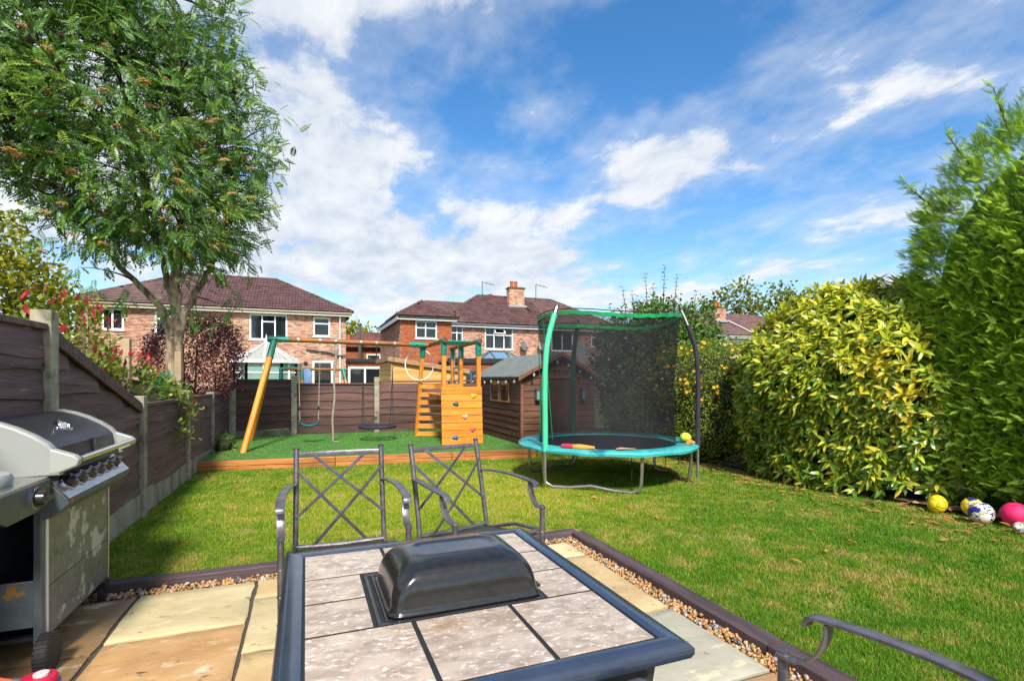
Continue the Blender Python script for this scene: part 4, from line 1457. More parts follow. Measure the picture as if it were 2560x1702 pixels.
MB().extr([(CX0 - .14, CY0 - .12, zl - .10), (CX1 + .1, CY0 - .12, zr - .12), (CX1 + .1, CY0 - .12, zr + .02), (CX0 - .14, CY0 - .12, zl + .04)], (0, CY1 - CY0 + .2, 0)).build('roof', 'cabin_trim', cab, bevel=.01)

# ------------------------------------------------------------------ shed
shed = thing('garden_shed', 'brown stained timber shed with grey felt roof beside the trampoline', 'shed', (4.4, 9.9, .1))
SX0, SX1, SY0, SY1, SZ0, SZE, SZA = 3.64, 5.16, 8.72, 11.32, .06, 1.46, 1.84
SXA = (SX0 + SX1) / 2
MB().extr([(SX0 + .012, SY0 + .012, SZ0), (SX1, SY0 + .012, SZ0), (SX1, SY0 + .012, SZE), (SXA, SY0 + .012, SZA), (SX0 + .012, SY0 + .012, SZE)], (0, SY1 - SY0, 0)).build('shell', 'shed_side', shed)
ph = .121
lme = {}


def shed_board(L, mat):
    k = (round(L, 2), mat)
    if k not in lme:
        m = MB()
        m.add([(-L / 2, -.006, ph / 2), (L / 2, -.006, ph / 2), (L / 2, -.020, -ph / 2 + .012), (L / 2, -.006, -ph / 2), (-L / 2, -.020, -ph / 2 + .012), (-L / 2, -.006, -ph / 2)],
              [(0, 4, 2, 1), (4, 5, 3, 2), (0, 5, 4), (1, 2, 3)])
        lme[k] = m.mesh('board')
        lme[k].materials.append(MATS[mat])
    return lme[k]


z = SZ0 + ph / 2
wy0, wy1, wz0, wz1 = 9.30, 10.36, .92, 1.33
while z < SZA - .05:
    if z < SZE - .03:
        if z + ph / 2 > wz0 and z - ph / 2 < wz1:
            piece('board', shed_board(wy0 - SY0, 'shed_side'), shed, (SX0 + .006, (SY0 + wy0) / 2, z), (0, 0, -PI / 2))
            piece('board', shed_board(SY1 - wy1, 'shed_side'), shed, (SX0 + .006, (wy1 + SY1) / 2, z), (0, 0, -PI / 2))
        else:
            piece('board', shed_board(SY1 - SY0, 'shed_side'), shed, (SX0 + .006, (SY0 + SY1) / 2, z), (0, 0, -PI / 2))
    # gable end: boards either side of the door
    half = (SX1 - SX0) / 2 if z < SZE else (SX1 - SX0) / 2 * (SZA - z - .03) / (SZA - SZE)
    if z < 1.40:
        for a, b in ((SXA - half, SXA - .34), (SXA + .34, SXA + half)):
            piece('board', shed_board(b - a, 'shed_brown'), shed, ((a + b) / 2, SY0 + .006, z), (0, 0, 0))
    elif half > .08:
        piece('board', shed_board(2 * half - .02, 'shed_brown'), shed, (SXA, SY0 + .006, z), (0, 0, 0))
    z += ph
dr = MB().box(SXA - .33, SXA + .33, SY0 - .016, SY0 + .01, SZ0 + .04, 1.36).build('door', 'shed_brown', shed)
dt = MB()
for k in range(5):
    dt.box(SXA - .33 + k * .132 + .004, SXA - .33 + (k + 1) * .132 - .004, SY0 - .024, SY0 - .017, SZ0 + .045, 1.355)
dt.build('door_boards', 'shed_brown', dr)
MB().box(SXA - .25, SXA - .2, SY0 - .05, SY0 - .025, .72, .84).build('handle', 'dark_metal', dr)
tr = MB()
tr.box(SX0 - .022, SX0 + .03, SY0 - .028, SY0 + .03, SZ0, SZE - .02)
tr.box(SXA - .38, SXA - .335, SY0 - .03, SY0 + .005, SZ0, 1.42)
tr.box(SXA + .335, SXA + .38, SY0 - .03, SY0 + .005, SZ0, 1.42)
tr.box(SXA - .38, SXA + .38, SY0 - .031, SY0 + .004, 1.385, 1.425)
tr.build('trim', 'shed_trim', shed, bevel=.003)
for s in (-1, 1):
    x0, x1 = SXA, (SX0 - .11 if s < 0 else SX1 + .11)
    zz = SZE - .055
    m = MB().extr([(x0, SY0 - .13, SZA + .02), (x1, SY0 - .13, zz), (x1, SY0 - .13, zz + .022), (x0, SY0 - .13, SZA + .045)], (0, SY1 - SY0 + .22, 0))
    m.build('roof', 'felt', shed)
    MB().extr([(x0, SY0 - .145, SZA - .035), (x1, SY0 - .145, zz - .06), (x1, SY0 - .145, zz + .012), (x0, SY0 - .145, SZA + .035)], (0, .022, 0)).build('barge_board', 'shed_trim', shed)
wn = MB()
for a, b in ((wy0, wy0 + .5), (wy1 - .5, wy1)):
    wn.box(SX0 - .03, SX0 + .01, a, a + .035, wz0, wz1)
    wn.box(SX0 - .03, SX0 + .01, b - .035, b, wz0, wz1)
    wn.box(SX0 - .028, SX0 + .01, a + .035, b - .035, wz0, wz0 + .035)
    wn.box(SX0 - .028, SX0 + .01, a + .035, b - .035, wz1 - .035, wz1)
wo = wn.build('window', 'frame_pine', shed, bevel=.003)
for a, b in ((wy0, wy0 + .5), (wy1 - .5, wy1)):
    MB().box(SX0 - .016, SX0 - .010, a + .035, b - .035, wz0 + .035, wz1 - .035).build('pane', 'pane', wo)
    MB().box(SX0 - .006, SX0 + .004, a + .035, b - .035, wz0 + .035, wz1 - .035).build('dark_inside', 'room_dark', wo)
    MB().add([(SX0 - .034, a + .03, wz1 + .01), (SX0 - .034, b - .03, wz1 + .01), (SX0 - .034, b - .06, wz1 - .05), (SX0 - .034, (a + b) / 2, wz1 - .075), (SX0 - .034, a + .05, wz1 - .06)], [(0, 1, 2, 3, 4)]).build('bunting', 'bunting', wo)
for px in (SX0 + .30, SX1 - .28):
    w = MB().box(px - .045, px + .045, SY0 - .10, SY0 - .03, 1.17, 1.19).box(px - .045, px + .045, SY0 - .10, SY0 - .03, .985, 1.005)
    for a in (-.04, .04):
        for b in (-.096, -.036):
            w.box(px + a - .005, px + a + .005, SY0 + b - .004, SY0 + b + .004, 1.005, 1.17)
    w.box(px - .05, px + .05, SY0 - .032, SY0 - .022, .96, 1.21)
    wl = w.build('wall_lamp', 'lamp_metal', shed)
    MB().box(px - .03, px + .03, SY0 - .085, SY0 - .045, 1.006, 1.165).build('lamp_glass', 'pane_green', wl)
fest = thing('string_lights', 'string of clear bulbs strung along the shed eaves and gable', 'string lights', (SX0, SY0, SZE))
path = [(SX0 - .12, 11.3 - i * .21, SZE - .085 - .012 * math.sin(i * 1.9)) for i in range(13)] + [(SX0 - .06 + i * .118, SY0 - .16, SZE - .07 + i * .057 - .012 * (i % 2)) for i in range(1, 8)] + [(SXA + i * .118, SY0 - .16, SZA - .09 - i * .057 - .012 * (i % 2)) for i in range(1, 8)]
MB().tube(path, .005, 5).build('wire', 'gutter_black', fest)
for i, p in enumerate(path[::2]):
    b = MB().lathe([(.014, 0), (.014, -.028), (.012, -.03)], p, 8).build('bulb_holder', 'gutter_black', fest)
    MB().lathe([(.011, -.028), (.024, -.055), (.022, -.075), (.004, -.092)], p, 10).build('bulb', 'bulb', b, smooth=True)

# ------------------------------------------------------------------ climbing frame with swing beam
TZ = .185
pf = thing('play_tower', 'orange timber climbing frame with swing beam and green corner brackets', 'climbing frame', (1.2, 10, TZ))
BA, BB = Vector((-.62, 10.35, 2.10)), Vector((2.30, 10.35, 2.055))


def grain_tube(a, b, r, name, mat, parent, n=12, r2=None):
    """round timber whose grain runs along its own x axis"""
    a, b = Vector(a), Vector(b)
    L = (b - a).length
    m = MB().tube([(0, 0, 0), (L, 0, 0)], [r, r2 or r], n)
    me = m.mesh(name)
    smooth_mesh(me)
    x = (b - a).normalized()
    y = Vector((0, 0, 1)).cross(x)
    if y.length < 1e-3:
        y = Vector((0, 1, 0))
    y.normalize()
    M = Matrix((x, y, x.cross(y))).transposed()
    return piece(name, me, parent, tuple(a), M.to_euler(), mat)


def grain_box(a, b, w, t, name, mat, parent, up=(0, 0, 1), bevel=.006):
    a, b = Vector(a), Vector(b)
    L = (b - a).length
    m = MB().box(0, L, -w / 2, w / 2, -t / 2, t / 2)
    me = m.mesh(name)
    x = (b - a).normalized()
    y = Vector(up).cross(x).normalized()
    M = Matrix((x, y, x.cross(y))).transposed()
    o = piece(name, me, parent, tuple(a), M.to_euler(), mat)
    if bevel:
        bv = o.modifiers.new('edge', 'BEVEL')
        bv.width = bevel
        bv.segments = 2
    return o


def sleeve(a, b, r, parent, mat='green_plastic', name='bracket'):
    return MB().tube([a, b], r, 14).build(name, mat, parent, smooth=True)


grain_tube(BA, BB, .046, 'swing_beam', 'play_beam', pf)
for x, y in ((-.95, 9.42), (-1.0, 11.25)):
    foot = Vector((x, y, TZ - .02))
    top = Vector((-.54, 10.35 + (y - 10.35) * .04, 2.06))
    grain_tube(foot, top, .048, 'leg', 'play_wood', pf)
    sleeve(foot.lerp(top, .84), top, .054, pf)
sleeve(BA + Vector((-.03, 0, 0)), BA.lerp(BB, .115), .054, pf)
sleeve(BA.lerp(BB, .86), BA.lerp(BB, .97), .054, pf)
hang = [-.13, .245, .52, .98, 1.27, 1.62]
for hx in hang:
    z = BA.lerp(BB, (hx - BA.x) / (BB.x - BA.x)).z
    MB().tube([(hx - .018, 10.35, z), (hx + .018, 10.35, z)], .051, 14).build('hanger_band', 'galvanised', pf, smooth=True)
    if hx == 1.27:
        MB().tube([(hx, 10.35, z - .05), (hx, 10.35, z - .3)], .01, 6).build('hook', 'dark_metal', pf)
# tower
FXL, FXR, FY, RY = 2.33, 2.99, 9.25, 10.42
tops = 2.05
for nm, (x, y, xb, yb, z1) in {'fl': (FXL, FY, FXL, FY, tops), 'fr': (FXR, FY, FXR, FY, tops), 'rl': (2.20, RY, 2.12, 10.75, tops), 'rr': (FXR, RY, FXR, RY, tops), 'far': (FXR + .02, 11.15, FXR + .02, 11.15, tops)}.items():
    a, b = Vector((xb, yb, TZ - .02)), Vector((x, y, z1))
    grain_box(a, b, .075, .075, 'post', 'play_wood', pf, up=(0, 1, 0))
    sleeve(a.lerp(b, .875), b, .056, pf)
for x in (FXL, FXR):
    a, b = Vector((x, FY - .10, tops + .03)), Vector((x, 11.2, tops + .01))
    grain_tube(a, b, .048, 'rail', 'play_beam', pf)
    MB().lathe([(.0475, 0), (.046, -.006), (.001, -.007)], (x, FY - .10, tops + .03), 14, 'y').build('rail_end', 'end_grain', pf)
    sleeve((x, FY - .085, tops + .03), (x, FY + .16, tops + .03), .055, pf)
for k in range(5):
    y = FY + .25 + k * .2
    MB().tube([(FXL, y, tops + .035), (FXR, y, tops + .035)], .018, 8).build('monkey_bar', 'green_plastic', pf, smooth=True)
grain_box((FXL, FY + .4, 1.03), (FXL, RY, 1.03), .03, .09, 'platform_beam', 'play_wood', pf)
for k in range(7):
    y = FY + .1 + k * .165
    grain_box((FXL - .04, y, 1.08), (FXR + .04, y, 1.08), .15, .03, 'platform_board', 'play_wood', pf)
# climbing wall: eight boards leaning slightly out at the foot
wall_n = 8
wz0, wz1 = TZ + .005, 1.235
for k in range(wall_n):
    a = wz0 + (wz1 - wz0) * k / wall_n
    b = wz0 + (wz1 - wz0) * (k + 1) / wall_n - .005
    yy = FY - .05 - .09 * (1 - (a + b) / 2 / wz1)
    me = MB().box(-.385, .385, -.016, .016, -(b - a) / 2, (b - a) / 2).mesh('board')
    p = piece('wall_board', me, pf, ((FXL + FXR) / 2 - .01, yy - (.012 if k == wall_n - 1 else 0), (a + b) / 2), (-.075, 0, 0), 'play_wood')
    bv = p.modifiers.new('edge', 'BEVEL')
    bv.width = .004


def hold(x, z, mat, lab):
    yy = FY - .05 - .09 * (1 - z / wz1) - .022
    m = MB().ball((0, 0, 0), 1, 12, 8)
    vs = []
    for v in m.v:
        a = math.atan2(v[2], v[0])
        r = 1 + .18 * math.sin(3 * a + x * 9) - (.35 * max(0, math.cos((a - PI / 2) * 1.6)) if abs(a - PI / 2) < .8 else 0)
        vs.append((x + v[0] * .055 * r, yy + v[1] * .030, z + v[2] * .045 * r))
    m.v = vs
    o = m.build('climbing_hold', mat, pf, smooth=True)
    o['label'] = lab
    MB().lathe([(.012, 0), (.012, -.006), (.004, -.007)], (x, yy - .024, z - .004), 8, 'y').build('bolt', 'galvanised', o)


hold(2.87, 1.07, 'hold_yellow', 'yellow heart shaped hold')
hold(2.53, .93, 'hold_teal', 'dark teal hold')
hold(2.70, .69, 'hold_white', 'pink and white hold')
hold(2.84, .46, 'hold_red', 'red and white hold')
hold(2.51, .325, 'hold_blue', 'blue hold')
# ladder of flat rungs on the left side of the tower
for k in range(7):
    z = TZ + .06 + k * .163
    t = (z - TZ) / (tops - TZ)
    grain_box((2.10 + .08 * t, 10.73 - .33 * t, z), (FXR, RY - .05, z), .028, .095, 'rung', 'play_wood', pf)


def strand(m, a, b, r=.006, n=6, chain=0.0):
    """rope from a to b; the first share of it (chain) a string of links"""
    a, b = Vector(a), Vector(b)
    if chain:
        c = a.lerp(b, chain)
        k = int((c - a).length / .035)
        for i in range(k):
            p, q = a.lerp(c, i / k), a.lerp(c, (i + 1) / k)
            d = Vector((.009, 0, 0)) if i % 2 else Vector((0, .009, 0))
            m.tube([p - d, (p + q) / 2 - d * 1.2, q - d], .0045, 4)
            m.tube([p + d, (p + q) / 2 + d * 1.2, q + d], .0045, 4)
        a = c
    m.tube([a, b], r, n)


sw = thing('swing', 'swing with curved blue green plastic seat on two pale ropes', 'swing', (.06, 10.35, .55))
for hx, bx in ((-.13, -.105), (.245, .215)):
    c = MB()
    strand(c, (hx, 10.35, 2.04), (bx, 10.35, .62), .007, 6, .42)
    c.build('rope', 'rope', sw)
    MB().lathe([(.012, 0), (.018, .02), (.018, .05), (.01, .07)], (bx, 10.35, .80), 8).build('adjuster', 'gutter_black', sw)
st = MB()
n = 14
for i in range(n + 1):
    t = i / n
    x = -.135 + .38 * t
    z = .50 + .075 * (2 * t - 1) ** 2 + (.02 if i in (0, 1, n - 1, n) else 0)
    for yy, zz in ((-.08, .01), (-.06, .028), (.06, .028), (.08, .01), (.06, -.008), (-.06, -.008)):
        st.v.append((x, 10.35 + yy, z + zz))
for i in range(n):
    for k in range(6):
        st.f.append((i * 6 + k, i * 6 + (k + 1) % 6, i * 6 + 6 + (k + 1) % 6, i * 6 + 6 + k))
st.f += [(5, 4, 3, 2, 1, 0), tuple(n * 6 + k for k in range(6))]
st.build('seat', 'seat_blue_green', sw, smooth=True)

cr = thing('climbing_rope', 'knotted grey climbing rope hanging from the swing beam to the turf', 'rope', (.52, 10.35, .2))
pts, rs = [], []
for i in range(60):
    t = i / 59
    pts.append((.52 - .055 * t + .012 * math.sin(t * 14), 10.35, 2.03 - t * 1.79))
    rs.append(.016 + (.004 if i % 2 else 0) + (.016 if i in (3, 4, 5) else 0))
pts += [(.472, 10.34, .215), (.50, 10.33, .20), (.56, 10.32, .20)]
rs += [.014, .013, .012]
MB().tube(pts, rs, 8).build('rope_body', 'rope', cr, smooth=True)

ns = thing('nest_swing', 'round black ring nest swing hanging on black ropes', 'swing', (1.30, 10.35, .45))
c0 = Vector((1.29, 10.35, .46))
RR = .335
MB().tube([(c0.x + RR * math.cos(a), c0.y + RR * math.sin(a), c0.z) for a in [2 * PI * k / 32 for k in range(32)]], .032, 8, closed=True).build('ring', 'black_foam', ns, smooth=True)
web = MB()
for k in range(8):
    a = PI * k / 8
    web.tube([(c0.x + RR * math.cos(a), c0.y + RR * math.sin(a), c0.z), (c0.x, c0.y, c0.z - .03), (c0.x - RR * math.cos(a), c0.y - RR * math.sin(a), c0.z)], .007, 4)
for rr in (.12, .22):
    web.tube([(c0.x + rr * math.cos(a), c0.y + rr * math.sin(a), c0.z - .03 * (1 - rr / RR)) for a in [2 * PI * k / 20 for k in range(20)]], .006, 4, closed=True)
web.build('web', 'rope_black', ns)
for hx, angs in ((.98, (2.5, 3.8)), (1.62, (.65, -.65))):
    mid = Vector((hx + (c0.x - hx) * .12, 10.35, 1.52))
    c = MB()
    strand(c, (hx, 10.35, 2.03), mid, .009, 6, .95)
    for a in angs:
        strand(c, mid, (c0.x + RR * math.cos(a), c0.y + RR * math.sin(a), c0.z + .02), .008, 5)
    c.build('rope', 'rope_black', ns)

hoop = thing('hula_hoop', 'white plastic hoop hanging on the ladder post of the tower', 'hoop', (2.17, 10.2, 1.4))
hc = Vector((2.13, 10.46, 1.665))
ux = Vector((math.cos(YAW), -math.sin(YAW), 0))
MB().tube([tuple(hc + ux * (.285 * math.cos(a)) + Vector((0, 0, .31 * math.sin(a)))) for a in [2 * PI * k / 40 for k in range(40)]], .011, 8, closed=True).build('ring', 'white_plastic', hoop, smooth=True)

rl = thing('rope_ladder', 'rope ladder with round wooden rungs hanging at the back of the tower', 'rope ladder', (3, 10.8, 1))
for yy in (10.62, 10.95):
    c = MB()
    strand(c, (3.0, yy, 2.05), (2.97, yy, .75), .012, 6)
    c.build('rope', 'rope', rl)
for z in (1.62, 1.34, 1.08, .82):
    MB().tube([(2.99, 10.55, z), (2.99, 11.02, z)], .018, 8).build('rung', 'weathered_post', rl, smooth=True)

# ------------------------------------------------------------------ trampoline
tr_ = thing('trampoline', 'round trampoline with teal pad, black safety net and green foam poles', 'trampoline', (3.78, 6.08, .03))
TC = Vector((3.78, 6.08, 0))
RIM, RZ = 1.12, .515


def pol(a, r, z):
    a = math.radians(a)
    return (TC.x + r * math.cos(a), TC.y + r * math.sin(a), z)


MB().tube([pol(k * 9, RIM, RZ) for k in range(40)], .024, 8, closed=True).build('rim', 'galvanised', tr_, smooth=True)
for a0, a1 in ((194, 260), (319, 377), (84, 140)):
    A, B = Vector(pol(a0, RIM - .02, RZ)), Vector(pol(a1, RIM - .02, RZ))
    f0, f1 = Vector(pol(a0, RIM - .05, .055)), Vector(pol(a1, RIM - .05, .055))
    mid = (f0 + f1) / 2 + Vector((0, 0, .012))
    pts = [A, A.lerp(f0, .5), f0 + Vector((0, 0, .10)), f0 + (f1 - f0) * .02 + Vector((0, 0, .035)), f0 + (f1 - f0) * .09, f0.lerp(mid, .55), mid + Vector((0, 0, .03)), f1.lerp(mid, .55), f1 + (f0 - f1) * .09, f1 + (f0 - f1) * .02 + Vector((0, 0, .035)), f1 + Vector((0, 0, .10)), B.lerp(f1, .5), B]
    MB().tube(pts, .021, 10).build('leg', 'galvanised', tr_, smooth=True)
pad = MB()
nn_ = 72
prof = [(1.185, RZ - .022), (1.19, RZ + .005), (1.17, RZ + .026), (1.05, RZ + .04), (.93, RZ + .03), (.90, RZ + .008)]
for r, z in prof:
    for k in range(nn_):
        wv = .004 * math.sin(k * 1.1 + r * 9) + RD.uniform(-.003, .003)
        pad.v.append(pol(360 * k / nn_, r + wv * .5, z + wv * (1.1 if r > 1.18 else .5)))
for i in range(len(prof) - 1):
    for k in range(nn_):
        pad.f.append((i * nn_ + k, i * nn_ + (k + 1) % nn_, (i + 1) * nn_ + (k + 1) % nn_, (i + 1) * nn_ + k))
pad.build('pad', 'pad_teal', tr_, smooth=True)
MB().lathe([(.001, -.02), (.5, -.012), (.91, .0), (.915, .004)], (TC.x, TC.y, RZ + .006), 48).build('jumping_mat', 'mat_black', tr_)
sp_ = MB()
for k in range(48):
    sp_.tube([pol(k * 7.5, .92, RZ + .0), pol(k * 7.5, 1.11, RZ)], .009, 5)
sp_.build('springs', 'galvanised', tr_)
NZ = 2.16
NRAD = .93


def ring_pt(a, dz=0.0, r=NRAD):
    return pol(a, r + .03 * math.cos(math.radians(3 * (a - 194))), NZ + .03 * math.cos(math.radians(3 * (a - 200))) + dz)


POLES = ((200, 'green_sleeve', 'light green foam sleeve'), (318, 'black_foam', 'bare black foam sleeve'), (84, 'dark_green_sleeve', 'dark green sleeve'))
for a, mt, lab in POLES:
    top = Vector(ring_pt(a, .02))
    r0 = RIM + .05
    pts = [Vector(pol(a, r0, .12)), Vector(pol(a, r0, .50)), Vector(pol(a, r0, .9)), Vector(pol(a, r0 + .01, 1.3)), Vector(pol(a, r0 - .01, 1.7)), Vector(pol(a, r0 - .07, 1.95)), top + Vector((0, 0, .07))]
    q = []
    for i in range(len(pts) - 1):
        for t in (0, .33, .66):
            q.append(pts[i].lerp(pts[i + 1], t))
    q.append(pts[-1])
    for _ in range(3):
        q = [q[0]] + [(q[i - 1] + q[i] * 2 + q[i + 1]) / 4 for i in range(1, len(q) - 1)] + [q[-1]]
    pole = MB().tube(q, .017, 8).build('pole', 'galvanised', tr_, smooth=True)
    lo_i = 3 if mt != 'black_foam' else 3
    hi_i = len(q) - (1 if mt != 'black_foam' else 2)
    rad = .034 if mt == 'green_sleeve' else (.030 if mt == 'black_foam' else .036)
    sl = MB().tube(q[lo_i:hi_i], rad, 12).build('foam_sleeve', mt, pole, smooth=True)
    sl['label'] = lab
    MB().ball(tuple(q[-1]), .026, 8, 6).build('pole_cap', 'black_plastic', pole)
# net: ring at the top, drawn in a little at mid height, tied round the mat
nt_ = MB()
na, nz_ = 72, 14
for j in range(nz_ + 1):
    t = j / nz_
    for k in range(na):
        a = 360 * k / na
        rt = ring_pt(a)
        bt = pol(a, .90, RZ + .03)
        p = Vector(bt).lerp(Vector(rt), t)
        pull = 1 - .055 * math.sin(PI * t)
        w = .014 * math.sin(k * 1.3) * math.sin(PI * t) + .008 * math.sin(k * 3.7 + j)
        d = Vector((p.x - TC.x, p.y - TC.y, 0))
        p = Vector((TC.x, TC.y, p.z)) + d * (pull + w)
        nt_.v.append(tuple(p))
open_cells = range(int(198 / 5), int(198 / 5))
for j in range(nz_):
    for k in range(na):
        if k in open_cells:
            continue
        nt_.f.append((j * na + k, j * na + (k + 1) % na, (j + 1) * na + (k + 1) % na, (j + 1) * na + k))
nt_.build('safety_net', 'net_black', tr_, smooth=True)
bd = MB()
for k in range(na):
    a = 360 * k / na
    s = .030 + .006 * math.sin(k * 2.3)
    for r, dz in ((.018, .014), (-.02, .014), (.012, -s), (-.016, -s)):
        bd.v.append(ring_pt(a, dz + .003 * math.sin(k * 4.1), NRAD + r))
for k in range(na):
    a, b = k * 4, ((k + 1) % na) * 4
    bd.f += [(a, b, b + 1, a + 1), (a, a + 2, b + 2, b), (a + 1, b + 1, b + 3, a + 3), (a + 2, a + 3, b + 3, b + 2)]
bd.build('top_band', 'green_band', tr_, smooth=True, angle=1.2)
MB().tube([ring_pt(k * 5, .04, NRAD + .01) for k in range(72)], .007, 6, closed=True).build('top_ring', 'gutter_black', tr_)
for k in (0, 1):
    q = [Vector(ring_pt(168 + k * 14, -.05)).lerp(Vector(pol(176 + k * 26 - 12, .89, RZ + .05)), t) + Vector((0, 0, 0)) for t in [i / 8 for i in range(9)]]
    MB().tube(q, .012, 5, flat=.4).build('door_tape', 'dark_green_sleeve', tr_)
for k, (a, l) in enumerate(((255, .32), (282, .24), (300, .2))):
    MB().tube([pol(a, 1.0, RZ - .01), pol(a + .4, 1.0, RZ - l * .6), pol(a, 1.0, RZ - l)], .004, 4).build('loose_tie', 'rope_black', tr_)

toy = thing('toy_bat', 'red and orange foam toy bat on the trampoline pad near the pale green pole', 'toy', pol(222, 1.06, RZ + .045))
p0, p1, p2 = Vector(pol(209, 1.07, RZ + .062)), Vector(pol(217, 1.06, RZ + .062)), Vector(pol(231, 1.07, RZ + .062))
MB().tube([p0, p0.lerp(p1, .3), p1], [.022, .03, .032], 10).build('red_end', 'toy_red', toy, smooth=True)
MB().tube([p1, p1.lerp(p2, .3), p1.lerp(p2, .6), p2], [.026, .034, .028, .018], 10).build('orange_end', 'toy_orange', toy, smooth=True)
toy2 = thing('wooden_paddle', 'small tan toy paddle lying on the front of the trampoline pad', 'toy', pol(250, 1.06, RZ + .045))
MB().tube([pol(244, 1.08, RZ + .055), pol(247, 1.07, RZ + .06), pol(250, 1.07, RZ + .06), pol(256, 1.07, RZ + .055)], [.018, .032, .020, .012], 8, flat=.5).build('paddle', 'toy_tan', toy2, smooth=True)
toy3 = thing('toy_ball', 'yellow green soft ball on the right of the trampoline pad', 'ball', pol(318, .98, RZ + .04))
MB().ball(pol(322, 1.02, RZ + .10), .075, 14, 10, (1, 1, .85)).build('ball', 'toy_yellow', toy3, smooth=True)
toy4 = thing('water_pistol', 'small orange toy pistol beside the yellow green ball', 'toy', pol(312, 1.06, RZ + .04))
MB().tube([pol(309, 1.07, RZ + .062), pol(316, 1.09, RZ + .062)], .026, 8).tube([pol(315, 1.09, RZ + .06), pol(316, 1.13, RZ + .05)], .018, 6).build('pistol', 'toy_orange', toy4, smooth=True)

# ------------------------------------------------------------------ table
tb = thing('patio_table', 'square patio table with stone tile top and dark blue metal rim', 'table', (.405, 1.55, 0))
TX0, TX1, TY0, TY1, TZ1 = -.065, .875, 1.02, 2.095, .72
fw = .056


def rim_bar(a, b, inn):
    """rounded rim profile swept along one side (mitred at the corners)"""
    m = MB()
    prof = [(-.0, -.030), (-.006, -.018), (-.006, -.004), (.004, .006), (.018, .0095), (.040, .0095), (fw - .002, .006), (fw, .001), (fw, -.030)]
    a, b = Vector(a), Vector(b)
    t = (b - a).normalized()
    i = Vector(inn)
    for e, sg in ((a, 1), (b, -1)):
        for d, h in prof:
            p = e + i * d + t * sg * d
            m.v.append((p.x, p.y, TZ1 + h))
    n = len(prof)
    for k in range(n - 1):
        m.f.append((k, k + 1, n + k + 1, n + k))
    m.f.append((n - 1, 0, n, 2 * n - 1))
    return m.build('rim', 'table_frame', tb, smooth=True, angle=.9)


rim_bar((TX0, TY0, 0), (TX1, TY0, 0), (0, 1, 0))
rim_bar((TX1, TY1, 0), (TX0, TY1, 0), (0, -1, 0))
rim_bar((TX0, TY1, 0), (TX0, TY0, 0), (1, 0, 0))
rim_bar((TX1, TY0, 0), (TX1, TY1, 0), (-1, 0, 0))
MB().box(TX0 + .03, TX1 - .03, TY0 + .03, TY1 - .03, TZ1 - .032, TZ1 + .0008).build('tray', 'rubber', tb)
ix0, ix1, iy0, iy1 = TX0 + fw, TX1 - fw, TY0 + fw, TY1 - fw
cw = (ix1 - ix0) / 3
rows_y = [iy1, 1.80, 1.605, 1.41, iy0]
gx0, gx1, gy0, gy1 = .175, .66, 1.395, 1.775
gp = .0065


def ttile(x0, x1, y0, y1):
    m = MB().box(x0 + gp, x1 - gp, y0 + gp, y1 - gp, TZ1 + .001, TZ1 + .0042)
    return m.build('tile', 'table_tile', tb, bevel=.001)


for r in (0, 3):
    for c in range(3):
        y1_, y0_ = rows_y[r], rows_y[r + 1]
        if r == 0:
            y0_ = 1.795
        ttile(ix0 + cw * c, ix0 + cw * (c + 1), y0_ if r == 0 else iy0, y1_ if r == 0 else 1.395)
for y0_, y1_ in ((1.60, 1.795), (1.395, 1.60)):
    ttile(ix0, gx0 - .004, y0_, y1_)
    ttile(gx1 + .004, ix1, y0_, y1_)
m = MB()
m.box(gx0, gx1, gy0, gy0 + .012, TZ1 - .009, TZ1 + .006)
m.box(gx0, gx1, gy1 - .012, gy1, TZ1 - .009, TZ1 + .006)
m.box(gx0, gx0 + .012, gy0 + .012, gy1 - .012, TZ1 - .009, TZ1 + .006)
m.box(gx1 - .012, gx1, gy0 + .012, gy1 - .012, TZ1 - .009, TZ1 + .006)
m.box(gx0 + .022, gx0 + .030, gy0 + .02, gy1 - .02, TZ1 - .009, TZ1 + .008)
m.build('grill_frame', 'black_metal', tb, bevel=.002)
for x, y in ((TX0 + .07, TY0 + .07), (TX1 - .07, TY0 + .07), (TX0 + .07, TY1 - .07), (TX1 - .07, TY1 - .07)):
    sx, sy = (1 if x > .4 else -1), (1 if y > 1.55 else -1)
    pts = [(x, y, TZ1 - .03), (x - sx * .02, y - sy * .02, .5), (x - sx * .01, y - sy * .01, .2), (x + sx * .03, y + sy * .03, .0)]
    MB().tube(pts, .019, 8).build('leg', 'black_metal', tb, smooth=True)
ap = MB()
ap.box(TX0 + .08, TX1 - .08, TY0 + .06, TY0 + .08, TZ1 - .09, TZ1 - .03).box(TX0 + .08, TX1 - .08, TY1 - .08, TY1 - .06, TZ1 - .09, TZ1 - .03)
ap.box(TX0 + .06, TX0 + .08, TY0 + .08, TY1 - .08, TZ1 - .09, TZ1 - .03).box(TX1 - .08, TX1 - .06, TY0 + .08, TY1 - .08, TZ1 - .09, TZ1 - .03)
ap.build('apron', 'black_metal', tb)

lid = thing('grill_lid', 'domed speckled black enamel grill lid on the middle of the table', 'lid', (.42, 1.57, TZ1 + .006))
lx0, lx1, ly0, ly1 = .212, .652, 1.415, 1.735
lc = ((lx0 + lx1) / 2, (ly0 + ly1) / 2)
hw, hd = (lx1 - lx0) / 2, (ly1 - ly0) / 2
m = MB()
